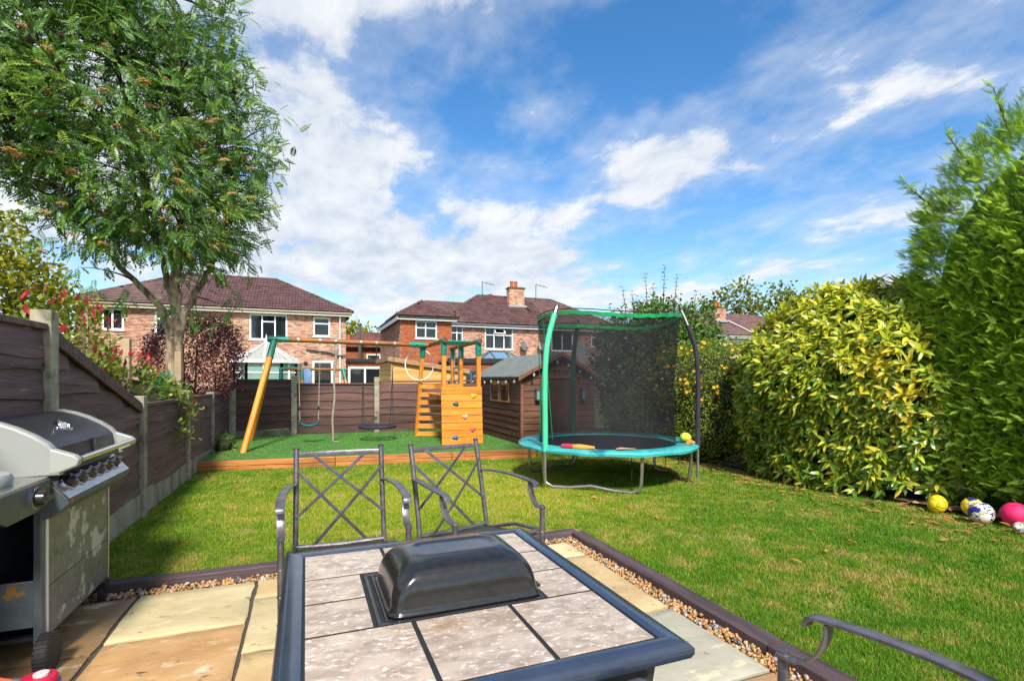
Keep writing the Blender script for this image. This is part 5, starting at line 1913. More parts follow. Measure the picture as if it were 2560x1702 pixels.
# rounded-rectangle sections from the flared lip up to a flat top with a sunken panel: (half-width, half-depth, corner, height)
secs = [(hw + .006, hd + .006, .035, .000), (hw + .008, hd + .008, .036, .006), (hw, hd, .034, .012), (hw - .003, hd - .002, .036, .04), (hw - .012, hd - .006, .042, .075),
        (hw - .032, hd - .020, .05, .105), (hw - .058, hd - .052, .055, .124), (hw - .080, hd - .088, .052, .131), (hw - .092, hd - .104, .045, .131), (hw - .098, hd - .110, .042, .127), (hw - .12, hd - .125, .026, .1265)]
nc = 8
for a, b, rc, h in secs:
    rc = min(rc, a - .002, b - .002)
    for q, (sx, sy) in enumerate(((1, 1), (-1, 1), (-1, -1), (1, -1))):
        for k in range(nc):
            th = PI / 2 * (q + k / (nc - 1))
            m.v.append((lc[0] + sx * (a - rc) + rc * math.cos(th), lc[1] + sy * (b - rc) + rc * math.sin(th), TZ1 + .006 + h))
N_ = nc * 4
for i in range(len(secs) - 1):
    for k in range(N_):
        m.f.append((i * N_ + k, i * N_ + (k + 1) % N_, (i + 1) * N_ + (k + 1) % N_, (i + 1) * N_ + k))
m.f.append(tuple((len(secs) - 1) * N_ + k for k in range(N_)))
lo = m.build('dome', 'lid_enamel', lid, smooth=True, angle=1.2)
sd = lo.modifiers.new('soft', 'SUBSURF')
sd.levels = sd.render_levels = 2
MB().box(lx1 + .01, lx1 + .028, lc[1] - .10, lc[1] + .02, TZ1 + .004, TZ1 + .012).build('side_tab', 'black_metal', lid)

# ------------------------------------------------------------------ chairs
def arc(p0, p1, p2, n=8):
    p0, p1, p2 = Vector(p0), Vector(p1), Vector(p2)
    return [(p0 * (1 - t) ** 2 + p1 * 2 * t * (1 - t) + p2 * t * t) for t in [i / n for i in range(n + 1)]]


def strap(m, pts, w, t, xdir=(1, 0, 0)):
    """flat metal strap along pts, w wide along xdir"""
    P = [Vector(p) for p in pts]
    X = Vector(xdir).normalized()
    base = len(m.v)
    for i, p in enumerate(P):
        tg = (P[min(i + 1, len(P) - 1)] - P[max(i - 1, 0)]).normalized()
        nn = X.cross(tg).normalized()
        for a, b in ((-.5, -.35), (-.38, -.5), (.38, -.5), (.5, -.35), (.5, .35), (.38, .5), (-.38, .5), (-.5, .35)):
            m.v.append(tuple(p + X * (a * w) + nn * (b * t)))
    n = len(P)
    for i in range(n - 1):
        for k in range(8):
            m.f.append((base + i * 8 + k, base + i * 8 + (k + 1) % 8, base + (i + 1) * 8 + (k + 1) % 8, base + (i + 1) * 8 + k))
    m.f.append(tuple(base + k for k in reversed(range(8))))
    m.f.append(tuple(base + (n - 1) * 8 + k for k in range(8)))
    return m


def make_chair(label):
    t = thing('patio_chair', label, 'chair', (0, 0, 0), 'dark metal patio chairs', local=True)
    bw, aw = .262, .325
    zt, zb = .925, .325
    yt, yb = .375, .235
    # back posts, continuing as rear legs
    for s in (-1, 1):
        pts = [(s * bw, yt, zt), (s * bw, yb + .06, .62), (s * (bw + .003), yb + .005, zb + .03), (s * (bw + .01), yb, zb - .06), (s * (bw + .02), yb + .10, .0)]
        q = arc(pts[0], pts[1], pts[2], 8) + [Vector(pts[3]), Vector(pts[3]).lerp(Vector(pts[4]), .5), Vector(pts[4])]
        p = MB().tube(q, .0165, 10).build('back_post', 'chair_metal', t, smooth=True)
        MB().lathe([(.0165, 0), (.019, .003), (.019, .010), (.012, .015)], (s * bw, yt, zt - .002), 10).build('finial', 'chair_metal', p, smooth=True)
    # cross bars of the back follow the lean of the posts
    def bp(u, z):
        f = (z - zb) / (zt - zb)
        return Vector((u * bw, yb + .03 * f + (yt - yb - .03) * f * f, z))
    m = MB()
    strap(m, [Vector((x, yt - .012 + .022 * (1 - (x / bw) ** 2), zt - .035)) for x in [bw * k / 8 for k in range(-8, 9)]], .030, .010, (0, .15, 1))
    m.build('top_rail', 'chair_metal', t, smooth=True)
    m = MB()
    m.tube([bp(-1, zb + .02), bp(0, zb + .01) + Vector((0, .01, 0)), bp(1, zb + .02)], .014, 8)
    m.build('lower_rail', 'chair_metal', t, smooth=True)
    for a, b in (((-1, .80), (.62, zb + .02)), ((-.6, .885), (1, .52)), ((1, .80), (-.62, zb + .02)), ((.6, .885), (-1, .52))):
        pts = [bp(a[0] + (b[0] - a[0]) * k / 8, a[1] + (b[1] - a[1]) * k / 8) + Vector((0, .002 if a[0] < b[0] else -.004, 0)) for k in range(9)]
        m = MB()
        strap(m, pts, .006, .020, (0, 1, .2))
        m.build('lattice_bar', 'chair_metal', t)
    for s in (-1, 1):
        # flat armrest, curled tip, S-curved strap down to the front post
        a = MB()
        top = arc((s * (bw + .012), .30, .715), (s * (aw + .012), .12, .735), (s * (aw + .008), -.20, .700), 9)
        curl = arc((s * (aw + .008), -.20, .700), (s * (aw + .008), -.235, .695), (s * (aw + .008), -.232, .668), 4)[1:]
        strap(a, top + curl, .046, .012)
        ar = a.build('armrest', 'chair_metal', t, smooth=True, angle=.9)
        b = MB()
        strap(b, arc((s * (aw + .006), -.17, .695), (s * (aw + .006), -.175, .59), (s * aw, -.255, .552), 8) + [(s * aw, -.315, .548)], .040, .008)
        b.build('arm_strap', 'chair_metal', ar, smooth=True, angle=.9)
        fp = MB().tube([(s * aw, -.30, .552), (s * aw, -.30, .40), (s * aw, -.295, .2), (s * aw, -.30, .0)], [.0165, .0175, .0165, .014], 10)
        fo = fp.build('front_leg', 'chair_metal', t, smooth=True)
        MB().lathe([(.021, -.008), (.021, .0), (.016, .004), (.016, .010), (.008, .014)], (s * aw, -.30, .556), 12).build('cap', 'chair_metal', fo, smooth=True)
        k = MB()
        for z in (.12, .26, .40):
            k.lathe([(.0175, -.006), (.0205, 0), (.0175, .006)], (s * aw, -.298, z), 12)
        k.lathe([(.014, .012), (.018, .004), (.016, -.004), (.004, -.008)], (s * aw, -.30, .004), 12)
        k.build('leg_rings', 'chair_metal', fo, smooth=True)
    fr_ = MB()
    for s in (-1, 1):
        fr_.tube([(s * (bw + .005), yb, zb - .01), (s * (aw - .03), -.05, .40), (s * (aw - .01), -.285, .41)], .013, 8)
    fr_.tube([(-aw + .01, -.285, .41), (0, -.30, .40), (aw - .01, -.285, .41)], .013, 8)
    fr_.build('seat_frame', 'chair_metal', t, smooth=True)
    se = MB()
    n = 10
    for j in range(n + 1):
        for i in range(n + 1):
            u, v = i / n * 2 - 1, j / n
            y = yb - .01 + (-.29 - yb + .01) * v
            w = bw + (aw - .03 - bw) * v
            se.v.append((u * w, y, 0.325 + .06 * v - .022 * (1 - u * u) * math.sin(PI * v)))
    for j in range(n):
        for i in range(n):
            q = j * (n + 1) + i
            se.f.append((q, q + 1, q + n + 2, q + n + 1))
    so = se.build('seat', 'seat_fabric', t, smooth=True)
    sm = so.modifiers.new('thickness', 'SOLIDIFY')
    sm.thickness = .006
    return t


chair = make_chair('dark metal cross back chair directly behind the table')
chair.location = (.205, 3.20, 0)
chair.rotation_euler = (0, 0, 0)
c2 = copy_tree(chair)
c2['label'] = 'dark metal cross back chair turned aside near the patio corner'
c2.location = (1.01, 3.22, 0)
c2.rotation_euler = (0, 0, math.radians(16))
c3 = copy_tree(chair)
c3['label'] = 'dark metal chair of which one wet armrest shows beside the near table corner'
c3.location = (1.034, .803, 0)
c3.rotation_euler = (0, 0, math.radians(187))

# ------------------------------------------------------------------ gas barbecue
bq = thing('gas_barbecue', 'stainless gas barbecue cart with dark lid and black knobs by the fence', 'barbecue', (-1.3, 3.55, 0))
bx = -1.165
MB().box(-1.47, -1.44, 3.14, 4.0, .14, .86).build('back_panel', 'blue_grey_steel', bq)
MB().box(-1.46, bx - .02, 3.985, 4.005, .12, .84).build('side_panel', 'blue_grey_steel', bq)
MB().box(-1.46, bx - .02, 3.11, 3.128, .20, .42).build('side_panel', 'blue_grey_steel', bq, bevel=.004)
MB().box(-1.465, bx - .012, 3.13, 3.98, .13, .15).build('bottom_shelf', 'black_metal', bq)
MB().box(-1.46, bx - .012, 3.10, 3.99, .80, .86).build('firebox', 'black_metal', bq)
for y0, y1 in ((3.175, 3.585), (3.588, 3.99)):
    d_ = MB().box(bx - .016, bx, y0, y1, .365, .735).box(bx - .016, bx, y0, y1, .125, .361).build('door', 'door_steel', bq, bevel=.003)
MB().box(bx - .03, bx + .002, 3.105, 3.150, .07, .75).build('corner_post', 'blue_grey_steel', bq, bevel=.004)
MB().box(bx - .02, bx + .006, 3.152, 3.172, .10, .75).build('edge_trim', 'upvc', bq, bevel=.002)
MB().box(bx - .02, bx + .006, 3.992, 4.008, .10, .75).build('edge_trim', 'steel', bq, bevel=.002)
MB().box(-1.47, -1.445, 3.105, 3.14, .06, .86).build('corner_post', 'blue_grey_steel', bq)
# slanted control panel
cp = [(-1.165, .905), (-1.148, .905), (-1.058, .800), (-1.052, .778), (-1.075, .755), (-1.11, .72), (-1.165, .70)]
MB().extr([(x, 3.085, z) for x, z in cp], (0, .92, 0)).build('control_housing', 'blue_grey_steel', bq, bevel=.003)
pn = Vector((.105, 0, .09)).normalized()


def on_panel(s, y, d):
    a, b = Vector((-1.148, y, .905)), Vector((-1.058, y, .800))
    return a.lerp(b, s) + pn * d


plate = [on_panel(.04, 3.095, .002), on_panel(.04, 3.995, .002), on_panel(1.02, 3.995, .002), on_panel(1.02, 3.095, .002)]
MB().extr([tuple(p) for p in plate], tuple(pn * .004)).build('control_panel', 'steel', bq)
for k in range(6):
    y = 3.205 + k * .128
    c = on_panel(.48, y, .006)
    q = Vector((0, 0, 1)).rotation_difference(pn).to_matrix()
    kn = MB().lathe([(.040, 0), (.040, .008), (.036, .010), (.030, .011), (.029, .034), (.027, .040), (.003, .041)], (0, 0, 0), 20)
    kn.box(-.009, .009, -.030, .030, .030, .056)
    kn.v = [tuple(q @ Vector(v) + c) for v in kn.v]
    ko = kn.build('knob', 'black_plastic', bq, smooth=True, angle=.6)
    bz = MB().lathe([(.043, -.001), (.043, .006), (.039, .008)], (0, 0, 0), 24)
    bz.v = [tuple(q @ Vector(v) + c) for v in bz.v]
    bz.build('bezel', 'chrome', ko, smooth=True)
# lid: a curved sheet between two grey end castings
lp = [(-1.095, .915), (-1.118, .955), (-1.128, 1.035), (-1.15, 1.062), (-1.20, 1.098), (-1.26, 1.132), (-1.32, 1.158), (-1.385, 1.176), (-1.44, 1.176), (-1.475, 1.145), (-1.49, 1.07), (-1.49, .90)]


def lid_shell(y0, y1, grow, name, mat, drop=0.0):
    m = MB()
    c = Vector((-1.33, .95))
    P = [Vector(p) + (Vector(p) - c).normalized() * grow for p in lp]
    n = len(P)
    for y in (y0, y1):
        m.v += [(p.x, y, p.y - drop) for p in P]
    for k in range(n - 1):
        m.f.append((k, k + 1, n + k + 1, n + k))
    m.f += [tuple(reversed(range(n))), tuple(range(n, 2 * n)), (0, n, 2 * n - 1, n - 1)]
    return m.build(name, mat, bq, smooth=True, angle=.45)


ld = lid_shell(3.145, 3.955, 0, 'lid', 'lid_steel')
ec = lid_shell(3.085, 3.143, .014, 'end_cap', 'grey_cap')
eb = ec.modifiers.new('edge', 'BEVEL')
eb.width = .012
eb.segments = 3
eb.limit_method = 'ANGLE'
ec2 = lid_shell(3.957, 4.0, .012, 'end_cap', 'grey_cap')
MB().box(-1.118, -1.10, 3.16, 3.94, .945, .953).build('lid_slot', 'black_metal', ld)
MB().box(-1.1355, -1.113, 3.60, 3.625, .925, 1.04).build('lid_strap', 'black_metal', ld)
# end castings reach forward to carry the handle
for y0, y1 in ((3.083, 3.135), (3.962, 4.0)):
    MB().extr([(-1.13, y0, 1.045), (-1.03, y0, 1.005), (-1.012, y0, .985), (-1.02, y0, .955), (-1.09, y0, .925), (-1.13, y0, .92)], (0, y1 - y0, 0)).build('handle_bracket', 'grey_cap', bq, bevel=.008)
MB().tube([(-1.026, 3.135, .982), (-1.026, 3.965, .982)], .0165, 14).build('handle', 'chrome', bq, smooth=True)
tg = Vector((-1.225, 3.52, 1.115))
nv = Vector((.62, 0, .78)).normalized()
q = Vector((0, 0, 1)).rotation_difference(nv).to_matrix()
th = MB().lathe([(.045, -.01), (.045, .008), (.041, .013), (.036, .014), (.034, .009), (.002, .009)], (0, 0, 0), 24)
th.v = [tuple(q @ Vector(v) + tg) for v in th.v]
to = th.build('thermometer', 'chrome', ld, smooth=True)
nd_ = MB().box(-.002, .002, -.002, .026, .0095, .011).lathe([(.031, .0092), (.001, .0094)], (0, 0, 0), 20)
nd_.v = [tuple(q @ Vector(v) + tg) for v in nd_.v]
nd_.build('dial', 'dish_pale', to)
# near side shelf with burner knob
MB().box(-1.46, -1.125, 2.62, 3.083, .885, .915).build('side_shelf', 'steel', bq, bevel=.006)
MB().extr([(-1.118, 2.60, .905), (-1.118, 3.08, .905), (-1.118, 3.08, .80), (-1.118, 2.96, .775), (-1.118, 2.70, .775), (-1.118, 2.60, .82)], (-.02, 0, 0)).build('shelf_front', 'blue_grey_steel', bq, bevel=.005)
MB().lathe([(.13, 0), (.135, .03), (.125, .05), (.03, .06), (.001, .06)], (-1.30, 2.84, .916), 24).build('burner_lid', 'grey_cap', bq, smooth=True)
kn = MB().lathe([(.046, .0), (.046, .007), (.034, .009), (.031, .036), (.004, .040)], (-1.117, 2.93, .842), 20, 'x')
kn.box(-1.083, -1.060, 2.90, 2.96, .832, .852)
ko = kn.build('knob', 'black_plastic', bq, smooth=True, angle=.6)
MB().lathe([(.050, -.001), (.050, .006), (.045, .008)], (-1.118, 2.93, .842), 24, 'x').build('bezel', 'chrome', ko, smooth=True)


def cart_wheel(x, y, r, w):
    a = MB()
    pr = [(r * .62, -w / 2), (r * .94, -w / 2), (r, -w * .32), (r, w * .32), (r * .94, w / 2), (r * .62, w / 2)]
    a.lathe([(rr, h) for rr, h in pr], (x, y, r), 28, 'x')
    for k in range(28):
        t = 2 * PI * k / 28
        a.obox((x, y + math.cos(t) * r, r + math.sin(t) * r), w * .92, r * .09, r * .10, Matrix.Rotation(t, 3, 'X'))
    root = a.build('wheel', 'rubber', bq)
    h = MB().lathe([(r * .62, -w * .3), (r * .62, w * .3), (r * .52, w * .32), (r * .50, w * .15), (r * .2, w * .18), (r * .18, w * .36), (.002, w * .38)], (x, y, r), 24, 'x')
    for k in range(6):
        t = 2 * PI * k / 6
        h.obox((x + w * .2, y + math.cos(t) * r * .35, r + math.sin(t) * r * .35), w * .2, r * .1, r * .3, Matrix.Rotation(t - PI / 2, 3, 'X'))
    h.build('hub', 'blue_plastic', root)


cart_wheel(-1.13, 3.075, .088, .055)
cart_wheel(-1.42, 3.075, .088, .055)
for x in (-1.17, -1.42):
    f_ = MB().lathe([(.016, -.018), (.048, -.016), (.050, 0), (.048, .016), (.016, .018)], (x, 3.93, .05), 18, 'x')
    w_ = f_.build('caster', 'rubber', bq, smooth=True)
    MB().extr([(x - .022, 3.90, .06), (x - .022, 3.95, .06), (x - .022, 3.965, .125), (x - .022, 3.89, .125)], (.044, 0, 0)).build('caster_fork', 'black_plastic', w_)

gas = thing('gas_cylinder', 'gas cylinder with magenta regulator and orange hose at the barbecue', 'gas cylinder', (-.83, 2.0, 0))
gx, gy = -.765, 2.02
MB().lathe([(.09, 0), (.095, .02), (.10, .04), (.105, .07), (.105, .27), (.095, .32), (.06, .355), (.025, .365), (.025, .40)], (gx, gy, 0), 24).build('bottle', 'gas_blue', gas, smooth=True)
rg = MB().lathe([(.020, .395), (.024, .41), (.045, .425), (.050, .435), (.050, .45), (.044, .458), (.003, .46)], (gx, gy, 0), 24).build('regulator', 'red_plastic', gas, smooth=True)
MB().lathe([(.020, .459), (.020, .466), (.016, .468), (.002, .468)], (gx + .006, gy + .006, 0), 16).build('dial', 'dish_pale', rg)
MB().lathe([(.052, .405), (.056, .42), (.054, .436)], (gx, gy, 0), 24).build('regulator_base', 'gas_blue', rg, smooth=True)
MB().tube([(gx - .045, gy + .02, .437), (gx - .075, gy + .035, .437)], .013, 10).build('hose_clip', 'galvanised', gas)
hp = [Vector(p) for p in [(gx - .05, gy + .02, .437), (gx - .14, gy + .065, .44), (gx - .24, gy + .14, .47), (gx - .34, gy + .28, .56), (gx - .42, gy + .48, .70), (gx - .46, gy + .66, .80), (gx - .46, gy + .78, .84)]]
for _ in range(2):
    hp = [hp[0]] + [p for a, b in zip(hp, hp[1:]) for p in (a.lerp(b, .25), a.lerp(b, .75))] + [hp[-1]]
MB().tube(hp, .011, 10).build('hose', 'hose_orange', gas, smooth=True)

# ------------------------------------------------------------------ balls under the hedge
for (x, y, r, mt, sc_, lab) in ((5.87, 3.27, .090, 'ball_yellow', (1, 1, .92), 'yellow football under the laurel hedge'),
                                (6.02, 3.05, .090, 'ball_white_yellow', (1, 1, 1), 'white, blue and yellow ball half hidden behind another under the conifer'),
                                (5.78, 2.86, .098, 'ball_white_blue', (1, 1, 1), 'scuffed white football with blue patches in front of the conifer'),
                                (5.95, 2.69, .108, 'pink_rubber', (1, 1, 1), 'bright pink ball under the conifer'),
                                (5.74, 2.56, .048, 'ball_stripe', (1.25, 1, 1), 'small striped ball in front of the pink ball')):
    o = MB().ball((0, 0, 0), r, 28, 18, sc_).build('ball', mt, None, smooth=True)
    o.location = (x, y, LAWN_Z + .012 + r * sc_[2])
    o.rotation_euler = (RD.uniform(0, 3), RD.uniform(0, 3), RD.uniform(0, 3)) if mt != 'pink_rubber' else (0, 0, 0)
    tag(o, lab, 'ball', 'balls under the hedge')
    if mt == 'pink_rubber':
        MB().tube([(r * 1.002 * math.cos(a) * .8 - .02, r * 1.002 * math.sin(a) * .35 - .06, r * .9 * math.sin(a + .6)) for a in [2 * PI * k / 40 for k in range(40)]], .003, 5, closed=True)

stake = thing('stake_light', 'small dark solar stake light leaning under the laurel', 'garden light', (5.95, 4.25, .03))
MB().tube([(5.78, 4.05, .03), (5.86, 4.12, .24)], .009, 6).build('stake', 'gutter_black', stake)
MB().lathe([(.02, 0), (.045, .02), (.05, .05), (.052, .07), (.02, .085)], (5.87, 4.13, .24), 14).build('lamp_head', 'lamp_metal', stake, smooth=True)

# ------------------------------------------------------------------ plants
def se_point(d, c, rad, p):
    """point of a superellipsoid in directions d"""
    r = np.sum(np.abs(d / np.asarray(rad)) ** p, axis=1) ** (-1 / p)
    pos = np.asarray(c) + d * r[:, None]
    g_ = np.sign(d) * np.abs(d / np.asarray(rad)) ** (p - 1) / np.asarray(rad)
    return pos, unit(g_)


def lumps(pos, seed, s, amp):
    rr = np.random.default_rng(seed)
    k = rr.normal(size=(10, 3)) * s
    ph = rr.uniform(0, 6.3, 10)
    return (np.sin(pos @ k.T + ph).sum(1) / 10) * amp * 1.6


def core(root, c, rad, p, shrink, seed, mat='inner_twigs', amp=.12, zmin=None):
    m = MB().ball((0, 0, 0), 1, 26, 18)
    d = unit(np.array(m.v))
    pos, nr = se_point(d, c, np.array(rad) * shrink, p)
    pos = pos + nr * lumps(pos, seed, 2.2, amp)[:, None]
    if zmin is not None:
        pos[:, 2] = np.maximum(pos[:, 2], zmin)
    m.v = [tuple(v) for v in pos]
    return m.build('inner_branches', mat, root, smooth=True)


def clumped(n, c, rad, p, seed, nclump, spread, shell=(.86, 1.04), face=None, amp=.12, zmin=.05):
    """positions gathered in clumps through the outer shell of a crown; returns position, outward normal"""
    rr = np.random.default_rng(seed)
    d = unit(rr.normal(size=(nclump * 4, 3)))
    pos, nr = se_point(d, c, rad, p)
    ok = pos[:, 2] > zmin
    if face is not None:
        ok &= face(pos, nr)
    pos, nr = pos[ok][:nclump], nr[ok][:nclump]
    s = rr.uniform(shell[0], shell[1], len(pos))[:, None]
    ce = np.asarray(c)
    pos = ce + (pos - ce) * s + nr * lumps(pos, seed, 2.2, amp)[:, None]
    k = rr.integers(0, len(pos), n)
    q = pos[k] + rr.normal(size=(n, 3)) * spread
    return q, nr[k], k


def trunk_tube(root, pts, rs, name='trunk', mat='bark', n=12):
    return MB().tube(pts, rs, n).build(name, mat, root, smooth=True, angle=1.5)


# rowan ---------------------------------------------------------------
row = thing('rowan_tree', 'tall rowan tree with feathery leaves and orange berry clusters behind the left fence', 'tree', (-1.93, 9.69, 0))
rng = np.random.default_rng(5)


def wob(pts, n, amp, seed):
    """smooth path through pts with a little waver"""
    rr = random.Random(seed)
    P = [Vector(p) for p in pts]
    out = []
    for i in range(len(P) - 1):
        p0, p1, p2, p3 = P[max(i - 1, 0)], P[i], P[i + 1], P[min(i + 2, len(P) - 1)]
        for k in range(n):
            t = k / n
            v = .5 * ((2 * p1) + (p2 - p0) * t + (2 * p0 - 5 * p1 + 4 * p2 - p3) * t * t + (3 * p1 - p0 - 3 * p2 + p3) * t ** 3)
            out.append(v + Vector((rr.gauss(0, amp), rr.gauss(0, amp), rr.gauss(0, amp) * .4)))
    out.append(P[-1])
    return out


tp_ = wob([(-1.97, 9.72, -.1), (-1.96, 9.70, .8), (-1.95, 9.69, 1.6), (-1.95, 9.69, 2.15)], 5, .008, 1)
rbk = random.Random(77)
for sx, sy, rr_ in ((-.045, 0, .078), (.05, -.02, .075), (.01, .05, .075)):
    q_ = [Vector((p.x + sx + .012 * math.sin(i * 1.3 + sx * 40), p.y + sy, p.z)) for i, p in enumerate(tp_)]
    trunk_tube(row, q_, [rr_ * (1.25 if i == 0 else 1) * rbk.uniform(.93, 1.07) for i in range(len(q_))], n=12)
limbs = [
    ([(-1.98, 9.69, 2.0), (-2.10, 9.66, 2.42), (-2.34, 9.6, 2.75), (-2.75, 9.4, 3.25), (-3.2, 9.0, 4.0), (-3.5, 8.6, 5.0)], .07),
    ([(-1.93, 9.69, 2.0), (-1.92, 9.65, 2.7), (-1.95, 9.57, 3.3), (-2.05, 9.48, 3.7), (-2.3, 9.2, 4.7), (-2.5, 8.9, 6.0), (-2.6, 8.8, 7.2)], .085),
    ([(-1.88, 9.70, 2.1), (-1.75, 9.68, 2.55), (-1.55, 9.66, 3.0), (-1.25, 9.55, 3.6), (-1.05, 9.3, 4.6), (-1.0, 9.1, 5.8)], .062),
    ([(-1.92, 9.62, 2.9), (-1.80, 9.45, 3.6), (-1.75, 9.1, 4.6), (-1.7, 8.9, 5.9), (-1.8, 8.8, 6.9)], .06),
    ([(-1.97, 9.75, 2.4), (-2.15, 10.0, 3.2), (-2.5, 10.1, 4.2), (-2.7, 10.1, 5.4)], .065),
    ([(-2.2, 9.3, 4.4), (-2.9, 8.4, 5.2), (-3.3, 7.9, 6.2)], .045),
]
limb_pts = []
for i, (p, r) in enumerate(limbs):
    q = wob(p, 6, .015, 20 + i)
    trunk_tube(row, q, [r * (1 - .82 * k / (len(q) - 1)) for k in range(len(q))], 'limb', 'bark', 10)
    limb_pts += [(v, r * (1 - .82 * k / (len(q) - 1))) for k, v in enumerate(q) if v.z > 2.7]
LPN = np.array([tuple(v) for v, _ in limb_pts])
LPR = np.array([r for _, r in limb_pts])
# leafy lobes of the crown (centre, radius)
lobes = [((-2.45, 9.0, 5.1), (1.55, 1.35, 1.75)), ((-1.65, 9.1, 4.15), (.95, .9, 1.0)), ((-3.2, 8.9, 5.9), (1.25, 1.2, 1.4)), ((-2.1, 8.9, 6.6), (1.25, 1.2, 1.1)),
         ((-1.35, 9.2, 5.2), (.85, .85, 1.3)), ((-2.9, 9.0, 4.3), (.95, .9, .75)), ((-3.6, 8.4, 4.9), (.9, .9, .9)), ((-1.30, 9.35, 3.5), (.65, .8, .5)), ((-3.3, 8.3, 6.9), (1.1, 1.0, 1.0)), ((-2.85, 9.1, 3.6), (.6, .6, .4))]
tips = []
tn = []
for i, (c, rad) in enumerate(lobes):
    n = int(195 * rad[0] * rad[2] / 1.2)
    d = unit(rng.normal(size=(n, 3)))
    s = rng.uniform(.45, 1.06, n) ** .55
    p = np.array(c) + d * np.array(rad) * s[:, None]
    p = p + d * lumps(p, 40 + i, 2.0, .18)[:, None]
    tips.append(p)
    tn.append(unit(p - np.array((-2.2, 9.2, 4.4))))
# a few shoots straying out of the outline
stray = np.array([(-.62, 9.5, 4.95), (-.50, 9.5, 4.75), (-.45, 9.6, 5.05), (-.95, 9.2, 5.95), (-.8, 9.2, 6.15), (-1.1, 9.1, 6.9), (-2.75, 9.0, 2.72), (-2.5, 9.2, 2.62), (-2.9, 8.8, 2.9), (-1.15, 9.7, 2.75), (-3.9, 8.3, 3.7), (-4.0, 8.2, 3.9), (-3.4, 8.7, 3.3), (-3.2, 8.7, 3.1),
                  (-1.62, 9.55, 2.42), (-1.40, 9.6, 2.30), (-2.0, 9.2, 2.55), (-1.15, 9.6, 2.5)])
tips.append(stray)
tn.append(unit(stray - np.array((-2.2, 9.2, 4.2))))
TP, TN = np.concatenate(tips), np.concatenate(tn)
keepm = TP[:, 2] < 8.0
TP, TN = TP[keepm], TN[keepm]
tw = MB()
for k in range(0, len(TP), 3):
    p = TP[k]
    dd = np.linalg.norm(LPN - p, axis=1) + np.maximum(LPN[:, 2] - p[2], 0) * 1.5
    j = int(np.argmin(dd))
    a, b = Vector(LPN[j]), Vector(p)
    mid = a.lerp(b, .55) + Vector((0, 0, .12 * (b - a).length))
    tw.tube(arc(a, mid, b, 4), [min(.02, LPR[j] * .6), .013, .010, .007, .004], 4, cap=False)
struct(tw.build('twigs', 'bark_dark', row), 'stuff')
# pinnate leaf: paired leaflets on a drooping stalk
lv, lf_ = [], []
for s in range(6):
    y = .22 + s * .125
    z = -.28 * y * y
    L = .27 * (1 - .12 * abs(s - 2.2))
    for sg in (-1, 1):
        o_ = len(lv)
        dx, dy = sg * math.cos(.55), math.sin(.55)
        nx, ny = -dy * sg, abs(dx)
        w = .068
        lv += [(0, y, z), (dx * L * .5 - w * .5 * dy * sg * 0 + 0, y + dy * L * .5 - w, z + .012), (dx * L, y + dy * L, z - .05), (dx * L * .5, y + dy * L * .5 + w, z + .012)]
        lf_.append((o_, o_ + 1, o_ + 2, o_ + 3))
o_ = len(lv)
lv += [(0, .95, -.25), (.06, 1.08, -.30), (0, 1.24, -.40), (-.06, 1.08, -.30)]
lf_.append((o_, o_ + 1, o_ + 2, o_ + 3))
lv += [(-.008, 0, 0), (.008, 0, 0), (.006, .95, -.25), (-.006, .95, -.25)]
lf_.append((o_ + 4, o_ + 5, o_ + 6, o_ + 7))
per = 6
k = np.repeat(np.arange(len(TP)), per)
n = len(k)
pos = TP[k] + rng.normal(size=(n, 3)) * .09
yd = unit(TN[k] * .75 + unit(rng.normal(size=(n, 3))) * .95 + np.array((0, 0, -.12)))
up = unit(np.array((.25, -.75, .75)) + TN[k] * .3 + rng.normal(size=(n, 3)) * .5)
sc_ = rng.uniform(.16, .27, n)
mix = (rng.uniform(size=n) < .72) | (TP[k][:, 2] < 3.2)
V, F = scatter(lv, lf_, pos[mix], yd[mix], up[mix], sc_[mix])
npmesh('crown', V, F, 'leaf_rowan', row, kind='stuff')
V, F = scatter(lv, lf_, pos[~mix], yd[~mix], up[~mix], sc_[~mix])
npmesh('crown_light', V, F, 'leaf_rowan_light', row, kind='stuff')
# berry clusters: each a flat-topped bunch
bt = MB()
rb_ = random.Random(8)
for _ in range(46):
    a, r = rb_.uniform(0, 6.28), .055 * math.sqrt(rb_.random())
    bt.ball((r * math.cos(a), r * math.sin(a), .02 - 3.5 * r * r + rb_.uniform(-.008, .008)), .0075, 5, 3)
bme_ = bt.mesh('berry_cluster')
bme_.materials.append(MATS['berry'])
camp = np.array((0, 0, EYE))
vis = unit(camp - TP)
front = np.where((np.sum(vis * TN, 1) > .15) & (TP[:, 2] > 3.0))[0]
for j in rng.choice(front, min(85, len(front)), replace=False):
    p = TP[j] + TN[j] * .08 + vis[j] * .17
    s = rng.uniform(.8, 1.35)
    piece('berry_cluster', bme_, row, tuple(p), (rng.uniform(-.5, .5), rng.uniform(-.5, .5), rng.uniform(0, 6)), None, (s, s, s))


